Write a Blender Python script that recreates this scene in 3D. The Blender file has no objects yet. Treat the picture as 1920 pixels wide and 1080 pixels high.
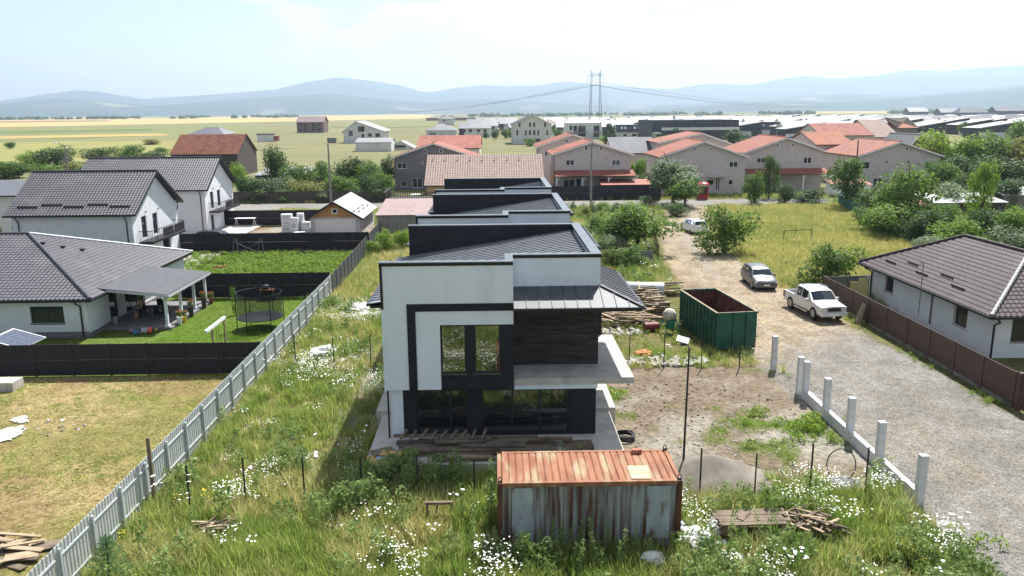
import bpy, bmesh, math, random
import numpy as np
from mathutils import Vector, Matrix, Euler
R = math.radians
SC = bpy.context.scene
COL = SC.collection
rnd = random.Random(7)
nrs = np.random.RandomState(11)

# ------------------------------------------------------------------ camera
CAM_H = 14.4
cam_d = bpy.data.cameras.new('camera')
cam = bpy.data.objects.new('camera', cam_d); COL.objects.link(cam); SC.camera = cam
cam_d.sensor_width = 36.0; cam_d.lens = 36.0*1500/1920
cam_d.clip_start = 0.5; cam_d.clip_end = 60000
_p, _yaw, _roll = math.atan(331/1500), R(1.07), R(0.45)
_f = Vector((math.sin(_yaw)*math.cos(_p), math.cos(_yaw)*math.cos(_p), -math.sin(_p)))
_r = Vector((math.cos(_yaw), -math.sin(_yaw), 0)); _u = _r.cross(_f)
_r2 = _r*math.cos(_roll)-_u*math.sin(_roll); _u2 = _r2.cross(_f)
cam.matrix_world = Matrix(((_r2.x, _u2.x, -_f.x, 0), (_r2.y, _u2.y, -_f.y, 0), (_r2.z, _u2.z, -_f.z, CAM_H), (0, 0, 0, 1)))

# ------------------------------------------------------------------ sky, sun, exposure
SUN_EL, SUN_AZ = R(55), R(24)          # azimuth measured from +Y towards +X
W = bpy.data.worlds.new('World'); SC.world = W; W.use_nodes = True
def world():
    nt = W.node_tree; nt.nodes.clear(); N = nt.nodes.new; L = nt.links.new
    out = N('ShaderNodeOutputWorld'); bg = N('ShaderNodeBackground'); bg.inputs[1].default_value = SKY_STRENGTH
    sky = N('ShaderNodeTexSky'); sky.sky_type = 'NISHITA'; sky.sun_disc = False
    sky.sun_elevation = SUN_EL; sky.sun_rotation = SUN_AZ; sky.altitude = 500
    sky.air_density = 1.0; sky.dust_density = 1.2; sky.ozone_density = 1.0
    tc = N('ShaderNodeTexCoord'); sep = N('ShaderNodeSeparateXYZ'); L(tc.outputs['Generated'], sep.inputs[0])
    # heaped summer clouds: noise over the direction, denser in a belt above the horizon
    mp = N('ShaderNodeMapping'); mp.inputs['Scale'].default_value = (1, 1, 2.2); mp.inputs['Location'].default_value = CLOUD_OFF
    L(tc.outputs['Generated'], mp.inputs[0])
    n1 = N('ShaderNodeTexNoise'); n1.inputs['Scale'].default_value = 9; n1.inputs['Detail'].default_value = 9; n1.inputs['Roughness'].default_value = .56
    n2 = N('ShaderNodeTexNoise'); n2.inputs['Scale'].default_value = 2.6; n2.inputs['Detail'].default_value = 3
    L(mp.outputs[0], n1.inputs[0]); L(mp.outputs[0], n2.inputs[0])
    ad = N('ShaderNodeMath'); ad.operation = 'ADD'; L(n1.outputs[0], ad.inputs[0]); L(n2.outputs[0], ad.inputs[1])
    rm = N('ShaderNodeMapRange'); rm.interpolation_type = 'SMOOTHSTEP'
    rm.inputs[1].default_value = .99; rm.inputs[2].default_value = 1.09; L(ad.outputs[0], rm.inputs[0])
    mm = N('ShaderNodeMath'); mm.operation = 'MULTIPLY'; L(rm.outputs[0], mm.inputs[0]); mm.inputs[1].default_value = .9
    mx = N('ShaderNodeMix'); mx.data_type = 'RGBA'
    L(mm.outputs[0], mx.inputs[0]); L(sky.outputs[0], mx.inputs[6]); mx.inputs[7].default_value = CLOUD_COL
    L(mx.outputs[2], bg.inputs[0]); L(bg.outputs[0], out.inputs[0])
SKY_STRENGTH = .075
CLOUD_OFF = (1.2, 8.4, 5.0)
CLOUD_COL = (6.9, 6.95, 7.0, 1)
world()
sun_d = bpy.data.lights.new('sun', 'SUN'); sun_d.energy = 5.0; sun_d.angle = R(.53); sun_d.color = (1, .975, .93)
sun = bpy.data.objects.new('sun', sun_d); COL.objects.link(sun)
_sd = Vector((math.sin(SUN_AZ)*math.cos(SUN_EL), math.cos(SUN_AZ)*math.cos(SUN_EL), math.sin(SUN_EL)))
sun.rotation_euler = _sd.to_track_quat('Z', 'Y').to_euler(); sun.location = (20, 40, 60)
SC.view_settings.view_transform = 'Standard'; SC.view_settings.look = 'None'
SC.view_settings.gamma = 1.0; SC.view_settings.exposure = 1.05; SC.view_settings.use_curve_mapping = False
cy = SC.cycles
cy.max_bounces = 6; cy.diffuse_bounces = 3; cy.glossy_bounces = 3; cy.transmission_bounces = 4; cy.transparent_max_bounces = 8
cy.volume_bounces = 0; cy.use_denoising = True; cy.sample_clamp_indirect = 4

# ------------------------------------------------------------------ pixel rays used to survey positions from the photograph
def ray(px, py): return _f+_r2*((px-960)/1500)-_u2*((py-540)/1500)
def G(px, py, z=0.0):
    d = ray(px, py); t = (z-CAM_H)/d.z; return Vector((d.x*t, d.y*t, z))
def D(px, py, y):
    d = ray(px, py); t = y/d.y; return Vector((d.x*t, y, CAM_H+d.z*t))

# ------------------------------------------------------------------ materials
def lin(r, g, b):
    f = lambda v: ((v/255+.055)/1.055)**2.4 if v > 10.31 else v/255/12.92
    return (f(r), f(g), f(b), 1)
def lit(r, g, b, k=.6):                            # albedo of a surface that looks like this in full sun
    c = lin(r, g, b); return (c[0]*k, c[1]*k, c[2]*k, 1)
MATS = {}
def mat(name, c1, c2=None, scale=3.0, rough=.7, metal=0.0, bump=0.0, bscale=None, detail=6, stretch=(1, 1, 1), c3=None, s3=.5, t3=(.55, .7), spec=.4, coords='Object', contrast=(.35, .65), transl=0.0, emit=None, bdist=.02):
    """two-tone noise colour, optional third tone in blotches, optional bump"""
    if name in MATS: return MATS[name]
    m = bpy.data.materials.new(name); m.use_nodes = True; MATS[name] = m
    nt = m.node_tree; N = nt.nodes.new; L = nt.links.new
    b = nt.nodes['Principled BSDF']; b.inputs['Roughness'].default_value = rough; b.inputs['Metallic'].default_value = metal
    b.inputs['Specular IOR Level'].default_value = spec
    if c2 is None and not bump:
        b.inputs['Base Color'].default_value = c1; col = None
    tc = N('ShaderNodeTexCoord'); mp = N('ShaderNodeMapping'); mp.inputs['Scale'].default_value = stretch; L(tc.outputs[coords], mp.inputs[0])
    if c2 is None: b.inputs['Base Color'].default_value = c1
    else:
        n = N('ShaderNodeTexNoise'); n.inputs['Scale'].default_value = scale; n.inputs['Detail'].default_value = detail; L(mp.outputs[0], n.inputs[0])
        r = N('ShaderNodeMapRange'); r.inputs[1].default_value = contrast[0]; r.inputs[2].default_value = contrast[1]; L(n.outputs[0], r.inputs[0])
        x = N('ShaderNodeMix'); x.data_type = 'RGBA'; L(r.outputs[0], x.inputs[0]); x.inputs[6].default_value = c1; x.inputs[7].default_value = c2
        o = x.outputs[2]
        if c3 is not None:
            n3 = N('ShaderNodeTexNoise'); n3.inputs['Scale'].default_value = s3; n3.inputs['Detail'].default_value = 5; L(mp.outputs[0], n3.inputs[0])
            r3 = N('ShaderNodeMapRange'); r3.inputs[1].default_value = t3[0]; r3.inputs[2].default_value = t3[1]; L(n3.outputs[0], r3.inputs[0])
            x3 = N('ShaderNodeMix'); x3.data_type = 'RGBA'; L(r3.outputs[0], x3.inputs[0]); L(o, x3.inputs[6]); x3.inputs[7].default_value = c3; o = x3.outputs[2]
        L(o, b.inputs['Base Color'])
    if bump:
        nb = N('ShaderNodeTexNoise'); nb.inputs['Scale'].default_value = bscale or scale*4; nb.inputs['Detail'].default_value = 4; L(mp.outputs[0], nb.inputs[0])
        bp = N('ShaderNodeBump'); bp.inputs['Strength'].default_value = bump; bp.inputs['Distance'].default_value = bdist
        L(nb.outputs[0], bp.inputs['Height']); L(bp.outputs[0], b.inputs['Normal'])
    if emit: b.inputs['Emission Color'].default_value = emit; b.inputs['Emission Strength'].default_value = 1
    return m
def leafmat(name, ca, cb, cc, transl=.3, pscale=.25, rough=.6, world_patch=True, cd=None):
    """foliage: per-leaf and per-plant variation between real leaf colours, some light through the leaf"""
    if name in MATS: return MATS[name]
    k_ = 1.45 if pscale < .5 or 'grass' in name else 1.2; ca, cb, cc = [tuple(min(v*k_, .6) for v in c[:3])+(1,) for c in (ca, cb, cc)]; transl = min(.5, transl*1.6)
    m = bpy.data.materials.new(name); m.use_nodes = True; MATS[name] = m
    nt = m.node_tree; nt.nodes.clear(); N = nt.nodes.new; L = nt.links.new
    out = N('ShaderNodeOutputMaterial'); geo = N('ShaderNodeNewGeometry'); oi = N('ShaderNodeObjectInfo')
    n = N('ShaderNodeTexNoise'); n.inputs['Scale'].default_value = pscale; n.inputs['Detail'].default_value = 4; L(geo.outputs['Position'], n.inputs[0])
    r = N('ShaderNodeMapRange'); r.inputs[1].default_value = .38; r.inputs[2].default_value = .62; L(n.outputs[0], r.inputs[0])
    a = N('ShaderNodeMix'); a.data_type = 'RGBA'; L(r.outputs[0], a.inputs[0]); a.inputs[6].default_value = ca; a.inputs[7].default_value = cb
    md = N('ShaderNodeMath'); md.operation = 'MULTIPLY'; L(oi.outputs['Random'], md.inputs[0]); md.inputs[1].default_value = .55
    isl = N('ShaderNodeMath'); isl.operation = 'MULTIPLY_ADD'; L(geo.outputs['Random Per Island'], isl.inputs[0]); isl.inputs[1].default_value = .45; L(md.outputs[0], isl.inputs[2])
    r2 = N('ShaderNodeMapRange'); r2.inputs[1].default_value = .3; r2.inputs[2].default_value = .95; L(isl.outputs[0], r2.inputs[0])
    c = N('ShaderNodeMix'); c.data_type = 'RGBA'; L(r2.outputs[0], c.inputs[0]); L(a.outputs[2], c.inputs[6]); c.inputs[7].default_value = cc
    d = N('ShaderNodeBsdfPrincipled'); d.inputs['Roughness'].default_value = rough; d.inputs['Specular IOR Level'].default_value = .25; L(c.outputs[2], d.inputs['Base Color'])
    t = N('ShaderNodeBsdfTranslucent'); L(c.outputs[2], t.inputs[0])
    mx = N('ShaderNodeMixShader'); mx.inputs[0].default_value = transl; L(d.outputs[0], mx.inputs[1]); L(t.outputs[0], mx.inputs[2]); L(mx.outputs[0], out.inputs[0])
    return m

# ------------------------------------------------------------------ mesh builder
SPLIT = {'side_wall', 'rear_wall', 'gutter', 'soffit', 'verge_board', 'top_rail', 'floor_rail', 'worn_rim', 'wall', 'fascia', 'handrail', 'front_wall', 'painted_mark'}
class MB:
    def __init__(s): s.v = []; s.f = []; s.mi = []
    def add(s, vs, fs, mi=0):
        o = len(s.v); s.v += [tuple(v) for v in vs]; s.f += [tuple(i+o for i in f) for f in fs]; s.mi += [mi]*len(fs); return s
    def box(s, x0, y0, z0, x1, y1, z1, mi=0):
        vs = [(x0, y0, z0), (x1, y0, z0), (x1, y1, z0), (x0, y1, z0), (x0, y0, z1), (x1, y0, z1), (x1, y1, z1), (x0, y1, z1)]
        return s.add(vs, [(0, 3, 2, 1), (4, 5, 6, 7), (0, 1, 5, 4), (1, 2, 6, 5), (2, 3, 7, 6), (3, 0, 4, 7)], mi)
    def bar(s, p, q, w, h, up=(0, 0, 1), mi=0):
        p = Vector(p); q = Vector(q); d = (q-p).normalized(); up = Vector(up)
        if abs(d.dot(up)) > .98: up = Vector((0, 1, 0)) if abs(d.y) < .9 else Vector((1, 0, 0))
        sx = d.cross(up).normalized(); sz = sx.cross(d)
        vs = []
        for e in (p, q):
            for a, b in ((-1, -1), (1, -1), (1, 1), (-1, 1)): vs.append(e+sx*(a*w/2)+sz*(b*h/2))
        return s.add(vs, [(0, 3, 2, 1), (4, 5, 6, 7), (0, 1, 5, 4), (1, 2, 6, 5), (2, 3, 7, 6), (3, 0, 4, 7)][:], mi)
    def tube(s, pts, r, n=8, mi=0, cap=True):
        pts = [Vector(p) for p in pts]; rs = r if isinstance(r, (list, tuple)) else [r]*len(pts); o = len(s.v); vs = []; fs = []
        prev = None
        for i, p in enumerate(pts):
            t = (pts[min(i+1, len(pts)-1)]-pts[max(i-1, 0)]).normalized()
            if prev is None:
                a = Vector((0, 0, 1)) if abs(t.z) < .9 else Vector((1, 0, 0)); sx = t.cross(a).normalized()
            else: sx = (prev-t*prev.dot(t)).normalized()
            prev = sx; sy = t.cross(sx)
            for k in range(n):
                an = 2*math.pi*k/n; vs.append(p+(sx*math.cos(an)+sy*math.sin(an))*rs[i])
        for i in range(len(pts)-1):
            for k in range(n):
                k2 = (k+1) % n; fs.append((i*n+k, i*n+k2, (i+1)*n+k2, (i+1)*n+k))
        if cap: fs.append(tuple(range(n-1, -1, -1))); fs.append(tuple((len(pts)-1)*n+k for k in range(n)))
        return s.add(vs, fs, mi)
    def prism(s, poly, axis, a0, a1, mi=0):
        """extrude a 2-D polygon along axis: 'x' (poly = y,z), 'y' (poly = x,z) or 'z' (poly = x,y)"""
        n = len(poly)
        def P(p, a): return {'x': (a, p[0], p[1]), 'y': (p[0], a, p[1]), 'z': (p[0], p[1], a)}[axis]
        vs = [P(p, a0) for p in poly]+[P(p, a1) for p in poly]
        fs = [tuple(range(n))[::-1], tuple(range(n, 2*n))]+[(i, (i+1) % n, n+(i+1) % n, n+i) for i in range(n)]
        return s.add(vs, fs, mi)
    def slab(s, quad, t, mi=0):
        """thick sheet: polygon given by its top corners, thickness below along the normal"""
        q = [Vector(p) for p in quad]; nrm = (q[1]-q[0]).cross(q[2]-q[0]).normalized()
        if nrm.z < 0: nrm = -nrm
        n = len(q); vs = q+[p-nrm*t for p in q]
        return s.add(vs, [tuple(range(n)), tuple(range(n, 2*n))[::-1]]+[(i, (i+1) % n, n+(i+1) % n, n+i) for i in range(n)], mi)
    def lathe(s, prof, c=(0, 0, 0), n=16, mi=0, axis='z'):
        vs = []; fs = []
        for r, z in prof:
            for k in range(n):
                a = 2*math.pi*k/n; p = (r*math.cos(a), r*math.sin(a), z)
                if axis == 'x': p = (p[2], p[0], p[1])
                if axis == 'y': p = (p[0], p[2], p[1])
                vs.append((p[0]+c[0], p[1]+c[1], p[2]+c[2]))
        for i in range(len(prof)-1):
            for k in range(n): fs.append((i*n+k, i*n+(k+1) % n, (i+1)*n+(k+1) % n, (i+1)*n+k))
        fs.append(tuple(range(n-1, -1, -1))); fs.append(tuple((len(prof)-1)*n+k for k in range(n)))
        return s.add(vs, fs, mi)
    def mesh(s, name, mats, smooth=False):
        me = bpy.data.meshes.new(name); me.from_pydata(s.v, [], s.f)
        for m in (mats if isinstance(mats, (list, tuple)) else [mats]): me.materials.append(m)
        if any(s.mi): me.polygons.foreach_set('material_index', s.mi)
        bm = bmesh.new(); bm.from_mesh(me); bmesh.ops.recalc_face_normals(bm, faces=bm.faces); bm.to_mesh(me); bm.free()
        if smooth:
            me.polygons.foreach_set('use_smooth', [True]*len(me.polygons))
            if smooth != 'all': me.set_sharp_from_angle(angle=R(smooth if smooth is not True else 40))
        me.update(); return me
    def pieces(s):
        key = {}; par = {}
        def find(a):
            while par[a] != a: par[a] = par[par[a]]; a = par[a]
            return a
        ids = [key.setdefault(tuple(round(c, 4) for c in v), len(key)) for v in s.v]
        for i in range(len(key)): par[i] = i
        for f in s.f:
            for i in f[1:]: par[find(ids[i])] = find(ids[f[0]])
        out = {}
        for f, k in zip(s.f, s.mi): m = out.setdefault(find(ids[f[0]]), MB()); m.add([s.v[i] for i in f], [tuple(range(len(f)))], k)
        return list(out.values())
    def build(s, name, mats, parent=None, smooth=False, **tags):
        if name in SPLIT and parent is not None:
            ps = s.pieces()
            if len(ps) > 1: return [link(name, p.mesh(name, mats, smooth), parent, **tags) for p in ps][0]
        return link(name, s.mesh(name, mats, smooth), parent, **tags)
def link(name, me, parent=None, loc=None, rz=0, **tags):
    o = bpy.data.objects.new(name, me); COL.objects.link(o)
    if loc is not None: o.location = loc
    if rz: o.rotation_euler = (0, 0, rz)
    if parent is not None: o.parent = parent
    for k, v in tags.items():
        if v is not None: o[k if k != 'cat' else 'category'] = v
    return o
def thing(name, label, cat, loc=(0, 0, 0), rz=0, group=None, scale=None):
    o = bpy.data.objects.new(name, None); COL.objects.link(o); o.location = loc; o.rotation_euler = (0, 0, rz); o['label'] = label; o['category'] = cat
    o.empty_display_size = .3
    if scale: o.scale = scale
    if group: o['group'] = group
    return o
def copy_tree(o, label=None, group=None, loc=None, rz=None, scale=None, parent=None):
    c = o.copy(); COL.objects.link(c); c.parent = parent
    if label: c['label'] = label
    if group: c['group'] = group
    if loc is not None: c.location = loc
    if rz is not None: c.rotation_euler = (0, 0, rz)
    if scale is not None: c.scale = scale if isinstance(scale, (tuple, list)) else (scale,)*3
    for ch in list(o.children): copy_tree(ch, parent=c)
    return c
def wall(mb, p0, p1, z0, z1, t, holes=(), mi=0):
    """upright wall from p0 to p1 (x,y) with thickness t to the left of p0->p1, with real openings (u0,u1,v0,v1)"""
    p0 = Vector((p0[0], p0[1], 0)); p1 = Vector((p1[0], p1[1], 0)); L = (p1-p0).length; d = (p1-p0)/L; n = Vector((-d.y, d.x, 0))*t
    us = sorted({0, L, *[min(max(h[i], 0), L) for h in holes for i in (0, 1)]}); vs = sorted({z0, z1, *[min(max(h[i], z0), z1) for h in holes for i in (2, 3)]})
    def solid(i, j):
        if not (0 <= i < len(us)-1 and 0 <= j < len(vs)-1): return False
        u = (us[i]+us[i+1])/2; v = (vs[j]+vs[j+1])/2
        return not any(h[0] < u < h[1] and h[2] < v < h[3] for h in holes)
    P = lambda u, v, k: p0+d*u+n*k+Vector((0, 0, v))
    for i in range(len(us)-1):
        for j in range(len(vs)-1):
            if not solid(i, j): continue
            a, b, c, e = us[i], us[i+1], vs[j], vs[j+1]
            mb.add([P(a, c, 0), P(b, c, 0), P(b, e, 0), P(a, e, 0)], [(0, 1, 2, 3)], mi); mb.add([P(a, c, 1), P(b, c, 1), P(b, e, 1), P(a, e, 1)], [(3, 2, 1, 0)], mi)
            if not solid(i-1, j): mb.add([P(a, c, 0), P(a, e, 0), P(a, e, 1), P(a, c, 1)], [(0, 1, 2, 3)], mi)
            if not solid(i+1, j): mb.add([P(b, c, 0), P(b, e, 0), P(b, e, 1), P(b, c, 1)], [(3, 2, 1, 0)], mi)
            if not solid(i, j-1): mb.add([P(a, c, 0), P(b, c, 0), P(b, c, 1), P(a, c, 1)], [(3, 2, 1, 0)], mi)
            if not solid(i, j+1): mb.add([P(a, e, 0), P(b, e, 0), P(b, e, 1), P(a, e, 1)], [(0, 1, 2, 3)], mi)
    return mb
def window(parent, p0, p1, z0, z1, frame, glass, inset=.12, fw=.07, mull=(), sill=None, name='window', pane_gap=0, bars=()):
    """window set into a wall opening running p0->p1 (outside is to the right of p0->p1): frame ring, mullions, a pane per light"""
    p0 = Vector((p0[0], p0[1], 0)); p1 = Vector((p1[0], p1[1], 0)); L = (p1-p0).length; d = (p1-p0)/L; n = Vector((-d.y, d.x, 0))
    B = p0+n*inset
    def pb(mb, u0, u1, v0, v1, t0, t1):
        vs = [B+d*u+n*k+Vector((0, 0, v)) for k in (t0, t1) for u, v in ((u0, v0), (u1, v0), (u1, v1), (u0, v1))]
        mb.add(vs, [(0, 1, 2, 3), (7, 6, 5, 4), (0, 4, 5, 1), (1, 5, 6, 2), (2, 6, 7, 3), (3, 7, 4, 0)])
    f = MB(); pb(f, 0, fw, z0, z1, 0, .06); pb(f, L-fw, L, z0, z1, 0, .06); pb(f, fw, L-fw, z0, z0+fw, .001, .06); pb(f, fw, L-fw, z1-fw, z1, .001, .06)
    xs = [fw]+[m*L for m in mull]+[L-fw]
    for m in mull: pb(f, m*L-fw*.5, m*L+fw*.5, z0+fw, z1-fw, .002, .06)
    for b_ in bars: pb(f, fw, L-fw, z0+(z1-z0)*b_-fw*.4, z0+(z1-z0)*b_+fw*.4, .003, .06)
    w = f.build(name, frame, parent)
    for i in range(len(xs)-1):
        g = MB(); a = xs[i]+(fw*.5 if i else 0); b = xs[i+1]-(fw*.5 if i < len(xs)-2 else 0)
        pb(g, a, b, z0+fw, z1-fw, .025, .04); g.build('pane', glass, w)
    if sill:
        g = MB(); pb(g, -.06, L+.06, z0-.05, z0-.004, -inset-.06, .03); g.build('sill', sill, w)
    return w
def sink(m, s0=.55): return m
# ------------------------------------------------------------------ shared materials
M_WHITE = mat('white_render', lin(218, 220, 222), lin(210, 212, 215), 1.2, .85, bump=.25, bscale=60, spec=.2)
M_BLACK = mat('black_render', lin(40, 41, 46), lin(33, 34, 39), 1.5, .8, bump=.25, bscale=60, spec=.25)
M_ROOFM = mat('standing_seam_metal', lit(150, 154, 160), lit(134, 138, 144), 1.5, .5, .15, spec=.4)
M_ANTH = mat('anthracite_metal', lit(100, 103, 109), lit(88, 91, 97), 1.5, .55, .1, spec=.4)
M_CAP = mat('parapet_cap_metal', lit(122, 130, 136), lit(108, 116, 122), 1.2, .4, .5)
M_BLKMET = mat('black_metal', lin(34, 35, 38), lin(28, 29, 32), 5, .45, .3)
M_GUT = mat('gutter_metal', lin(44, 43, 47), lin(38, 37, 40), 5, .4, .3)
M_CONC = mat('concrete', lin(186, 182, 172), lin(166, 162, 153), 1.6, .9, bump=.4, bscale=25, c3=lin(140, 136, 128), s3=.9, t3=(.58, .78), spec=.15)
M_CONCD = mat('concrete_aged', lit(168, 163, 152), lit(140, 136, 127), 1.2, .92, bump=.5, bscale=20, c3=lit(112, 108, 100), s3=.7, spec=.15)
M_TILE = mat('roof_tile_grey', lit(101, 99, 107), lit(83, 81, 89), 3.5, .5, .0, spec=.4, c3=lit(112, 109, 116), s3=.4)
M_TILEB = mat('roof_tile_brown', lit(92, 74, 78), lit(74, 60, 65), 3.5, .62, spec=.22, c3=lit(102, 86, 88), s3=.4)
M_RED = mat('roof_tile_red', lit(198, 128, 106), lit(176, 106, 88), 1.0, .75, spec=.25, c3=lit(158, 96, 82), s3=.35)
M_REDO = mat('roof_tile_orange', lit(206, 138, 104), lit(188, 118, 90), 1.0, .75, spec=.25, c3=lit(168, 112, 90), s3=.35)
M_OLDT = mat('old_clay_tile', lit(160, 104, 82), lit(124, 76, 62), 1.5, .85, spec=.15, c3=lit(110, 72, 60), s3=.6)
M_BEIGET = mat('roof_tile_beige', lit(186, 160, 146), lit(166, 138, 126), 2.0, .7, spec=.25)
M_GREYB = mat('grey_brick', lin(132, 130, 131), lin(114, 112, 114), 1.5, .9, bump=.5, bscale=9, stretch=(1, 1, 3), spec=.15)
M_PINKB = mat('pale_brick', lin(206, 194, 190), lin(190, 178, 174), 1.1, .9, bump=.5, bscale=9, stretch=(1, 1, 3), spec=.15)
M_BRICKSH = mat('hollow_brick', lin(128, 104, 96), lin(104, 84, 78), 1.1, .9, bump=.4, bscale=6, stretch=(1, 1, 3))
M_REDBR = mat('red_brick', lin(150, 82, 66), lin(126, 68, 54), 1.2, .9, bump=.4, bscale=6, stretch=(1, 1, 3))
M_PVC = mat('white_frame', lin(232, 232, 230), rough=.4)
M_FRAME = mat('dark_frame', lin(38, 39, 42), rough=.45)
M_BROWNF = mat('brown_frame', lin(92, 54, 36), rough=.5)
M_DARKF = mat('dark_fence_board', lin(46, 44, 48), lin(37, 35, 40), 2.0, .75, bump=.35, bscale=14, stretch=(6, 6, .6), spec=.3)
M_BROWNFENCE = mat('brown_fence_sheet', lin(84, 62, 55), lin(72, 52, 47), 3.0, .6, bump=.3, bscale=30, spec=.35)
M_FENCE = mat('grey_white_fence_metal', lin(186, 190, 190), lin(170, 176, 178), 3.0, .5, .1)
M_WOODP = mat('pale_timber', lit(206, 184, 152), lit(178, 154, 122), 2.0, .85, bump=.3, bscale=18, stretch=(1, 1, 1), c3=lit(150, 128, 102), s3=1.3)
M_WOODG = mat('weathered_timber', lit(156, 138, 116), lit(122, 107, 90), 2.2, .9, bump=.4, bscale=18, c3=lit(96, 84, 70), s3=1.6)
M_WOODD = mat('old_dark_timber', lin(84, 76, 68), lin(58, 53, 49), 2.0, .9, bump=.4, bscale=12, stretch=(3, 3, .5))
M_OSB = mat('osb_board', lin(196, 160, 102), lin(170, 132, 80), 14, .85, detail=8)
M_TRUNK = mat('bark', lin(96, 82, 68), lin(70, 60, 50), 4, .95, bump=.6, bscale=14)
M_POLE = mat('concrete_pole', lin(150, 145, 138), lin(128, 124, 118), 2, .9)
M_GALV = mat('galvanised_steel', lit(156, 158, 160), lit(138, 141, 144), 4, .45, .5)
M_POSTBLK = mat('black_post', lin(32, 32, 33), rough=.6)
M_WPOST = mat('white_render_post', lin(206, 205, 204), lin(190, 190, 190), 3, .8, bump=.2, bscale=40)
M_WHITEPL = mat('white_film', lin(226, 226, 224), lin(205, 205, 203), 3, .5)
M_TYRE = mat('tyre_rubber', lin(26, 26, 27), rough=.85)
M_RIM = mat('wheel_alloy', lin(150, 152, 155), rough=.35, metal=.7)
M_CHROME = mat('chrome', lin(200, 200, 202), rough=.15, metal=.9)
M_LAMP = mat('lamp_glass', lin(215, 218, 222), rough=.12, spec=.8)
M_TAIL = mat('tail_lamp', lin(150, 24, 22), rough=.2)
M_PLATE = mat('number_plate', lin(228, 228, 226), rough=.5)
M_BLUEPANEL = mat('solar_cells', lin(74, 82, 100), lin(62, 70, 88), 6, .45, .1, spec=.3)
M_FARWHITE = mat('far_white_wall', lin(214, 214, 210), lin(200, 200, 198), .4, .85)
M_FARDARK = mat('far_dark_wall', lin(64, 66, 74), lin(54, 56, 64), .4, .8)
M_FARROOF = mat('pale_sheet_roof', lit(164, 163, 162), lit(142, 142, 143), .03, .55, .1)
M_FARGREY = mat('grey_sheet_roof', lit(122, 124, 130), lit(104, 106, 113), .2, .5, .15)
def glassmat(name, tint, refl, rough=.03):
    m = bpy.data.materials.new(name); m.use_nodes = True; MATS[name] = m
    nt = m.node_tree; nt.nodes.clear(); N = nt.nodes.new; L = nt.links.new
    out = N('ShaderNodeOutputMaterial'); d = N('ShaderNodeBsdfPrincipled'); d.inputs['Base Color'].default_value = tint; d.inputs['Roughness'].default_value = .3; d.inputs['Specular IOR Level'].default_value = 0
    g = N('ShaderNodeBsdfGlossy'); g.inputs['Roughness'].default_value = rough; g.inputs[0].default_value = (.9, .93, .92, 1)
    fr = N('ShaderNodeFresnel'); fr.inputs[0].default_value = 1.5
    ad = N('ShaderNodeMath'); ad.operation = 'ADD'; ad.use_clamp = True; L(fr.outputs[0], ad.inputs[0]); ad.inputs[1].default_value = refl
    mx = N('ShaderNodeMixShader'); L(ad.outputs[0], mx.inputs[0]); L(d.outputs[0], mx.inputs[1]); L(g.outputs[0], mx.inputs[2]); L(mx.outputs[0], out.inputs[0])
    return m
M_GLASS = glassmat('window_glass', lin(40, 45, 50), .0)
M_WHITEH = mat('white_house_render', lin(214, 222, 228), lin(206, 214, 221), .8, .85, bump=.25, bscale=60, spec=.2, stretch=(1.4, 1.4, .35), c3=lin(194, 202, 208), s3=.9, t3=(.6, .8))
M_GLASSR = glassmat('coated_glass', lin(26, 29, 30), .17, .015)
M_GLASSG = glassmat('lower_coated_glass', lin(28, 31, 33), .1, .015)
M_CARGLASS = glassmat('car_glass', lin(30, 36, 42), .02)
GL_DARKHOLE = mat('unglazed_dark', lin(30, 29, 29), rough=.9)

# ------------------------------------------------------------------ numpy value noise
def vnoise(x, y, s, seed=0, oct=3):
    out = np.zeros_like(x, dtype=float); amp = 1; tot = 0
    for o in range(oct):
        xs = x/s*(2**o)+seed*17.3; ys = y/s*(2**o)+seed*9.1
        xi = np.floor(xs).astype(int); yi = np.floor(ys).astype(int); fx = xs-xi; fy = ys-yi; fx = fx*fx*(3-2*fx); fy = fy*fy*(3-2*fy)
        h = lambda a, b: ((np.sin(a*127.1+b*311.7+seed*74.7+o*13.1)*43758.5453) % 1.0)
        n = (h(xi, yi)*(1-fx)+h(xi+1, yi)*fx)*(1-fy)+(h(xi, yi+1)*(1-fx)+h(xi+1, yi+1)*fx)*fy
        out += n*amp; tot += amp; amp *= .5
    return out/tot
def sstep(a, b, x): t = np.clip((x-a)/(b-a), 0, 1); return t*t*(3-2*t)
def pl(ys, pts):                                   # piecewise-linear x(y)
    return np.interp(ys, [p[0] for p in pts], [p[1] for p in pts])
ROAD_L = [(-10, 15.3), (22, 15.2), (46, 15.1), (60, 15.0), (79, 16.7), (95, 19.6), (113, 24.2), (124, 25.5)]
ROAD_R = [(-10, 25.6), (36, 24.6), (52, 24.0), (60, 23.6), (66, 23.2), (76, 23.4), (90, 24.3), (107, 28.6), (124, 32.5)]
FX = -13.3                                         # the long fence of pale metal slats

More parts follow.
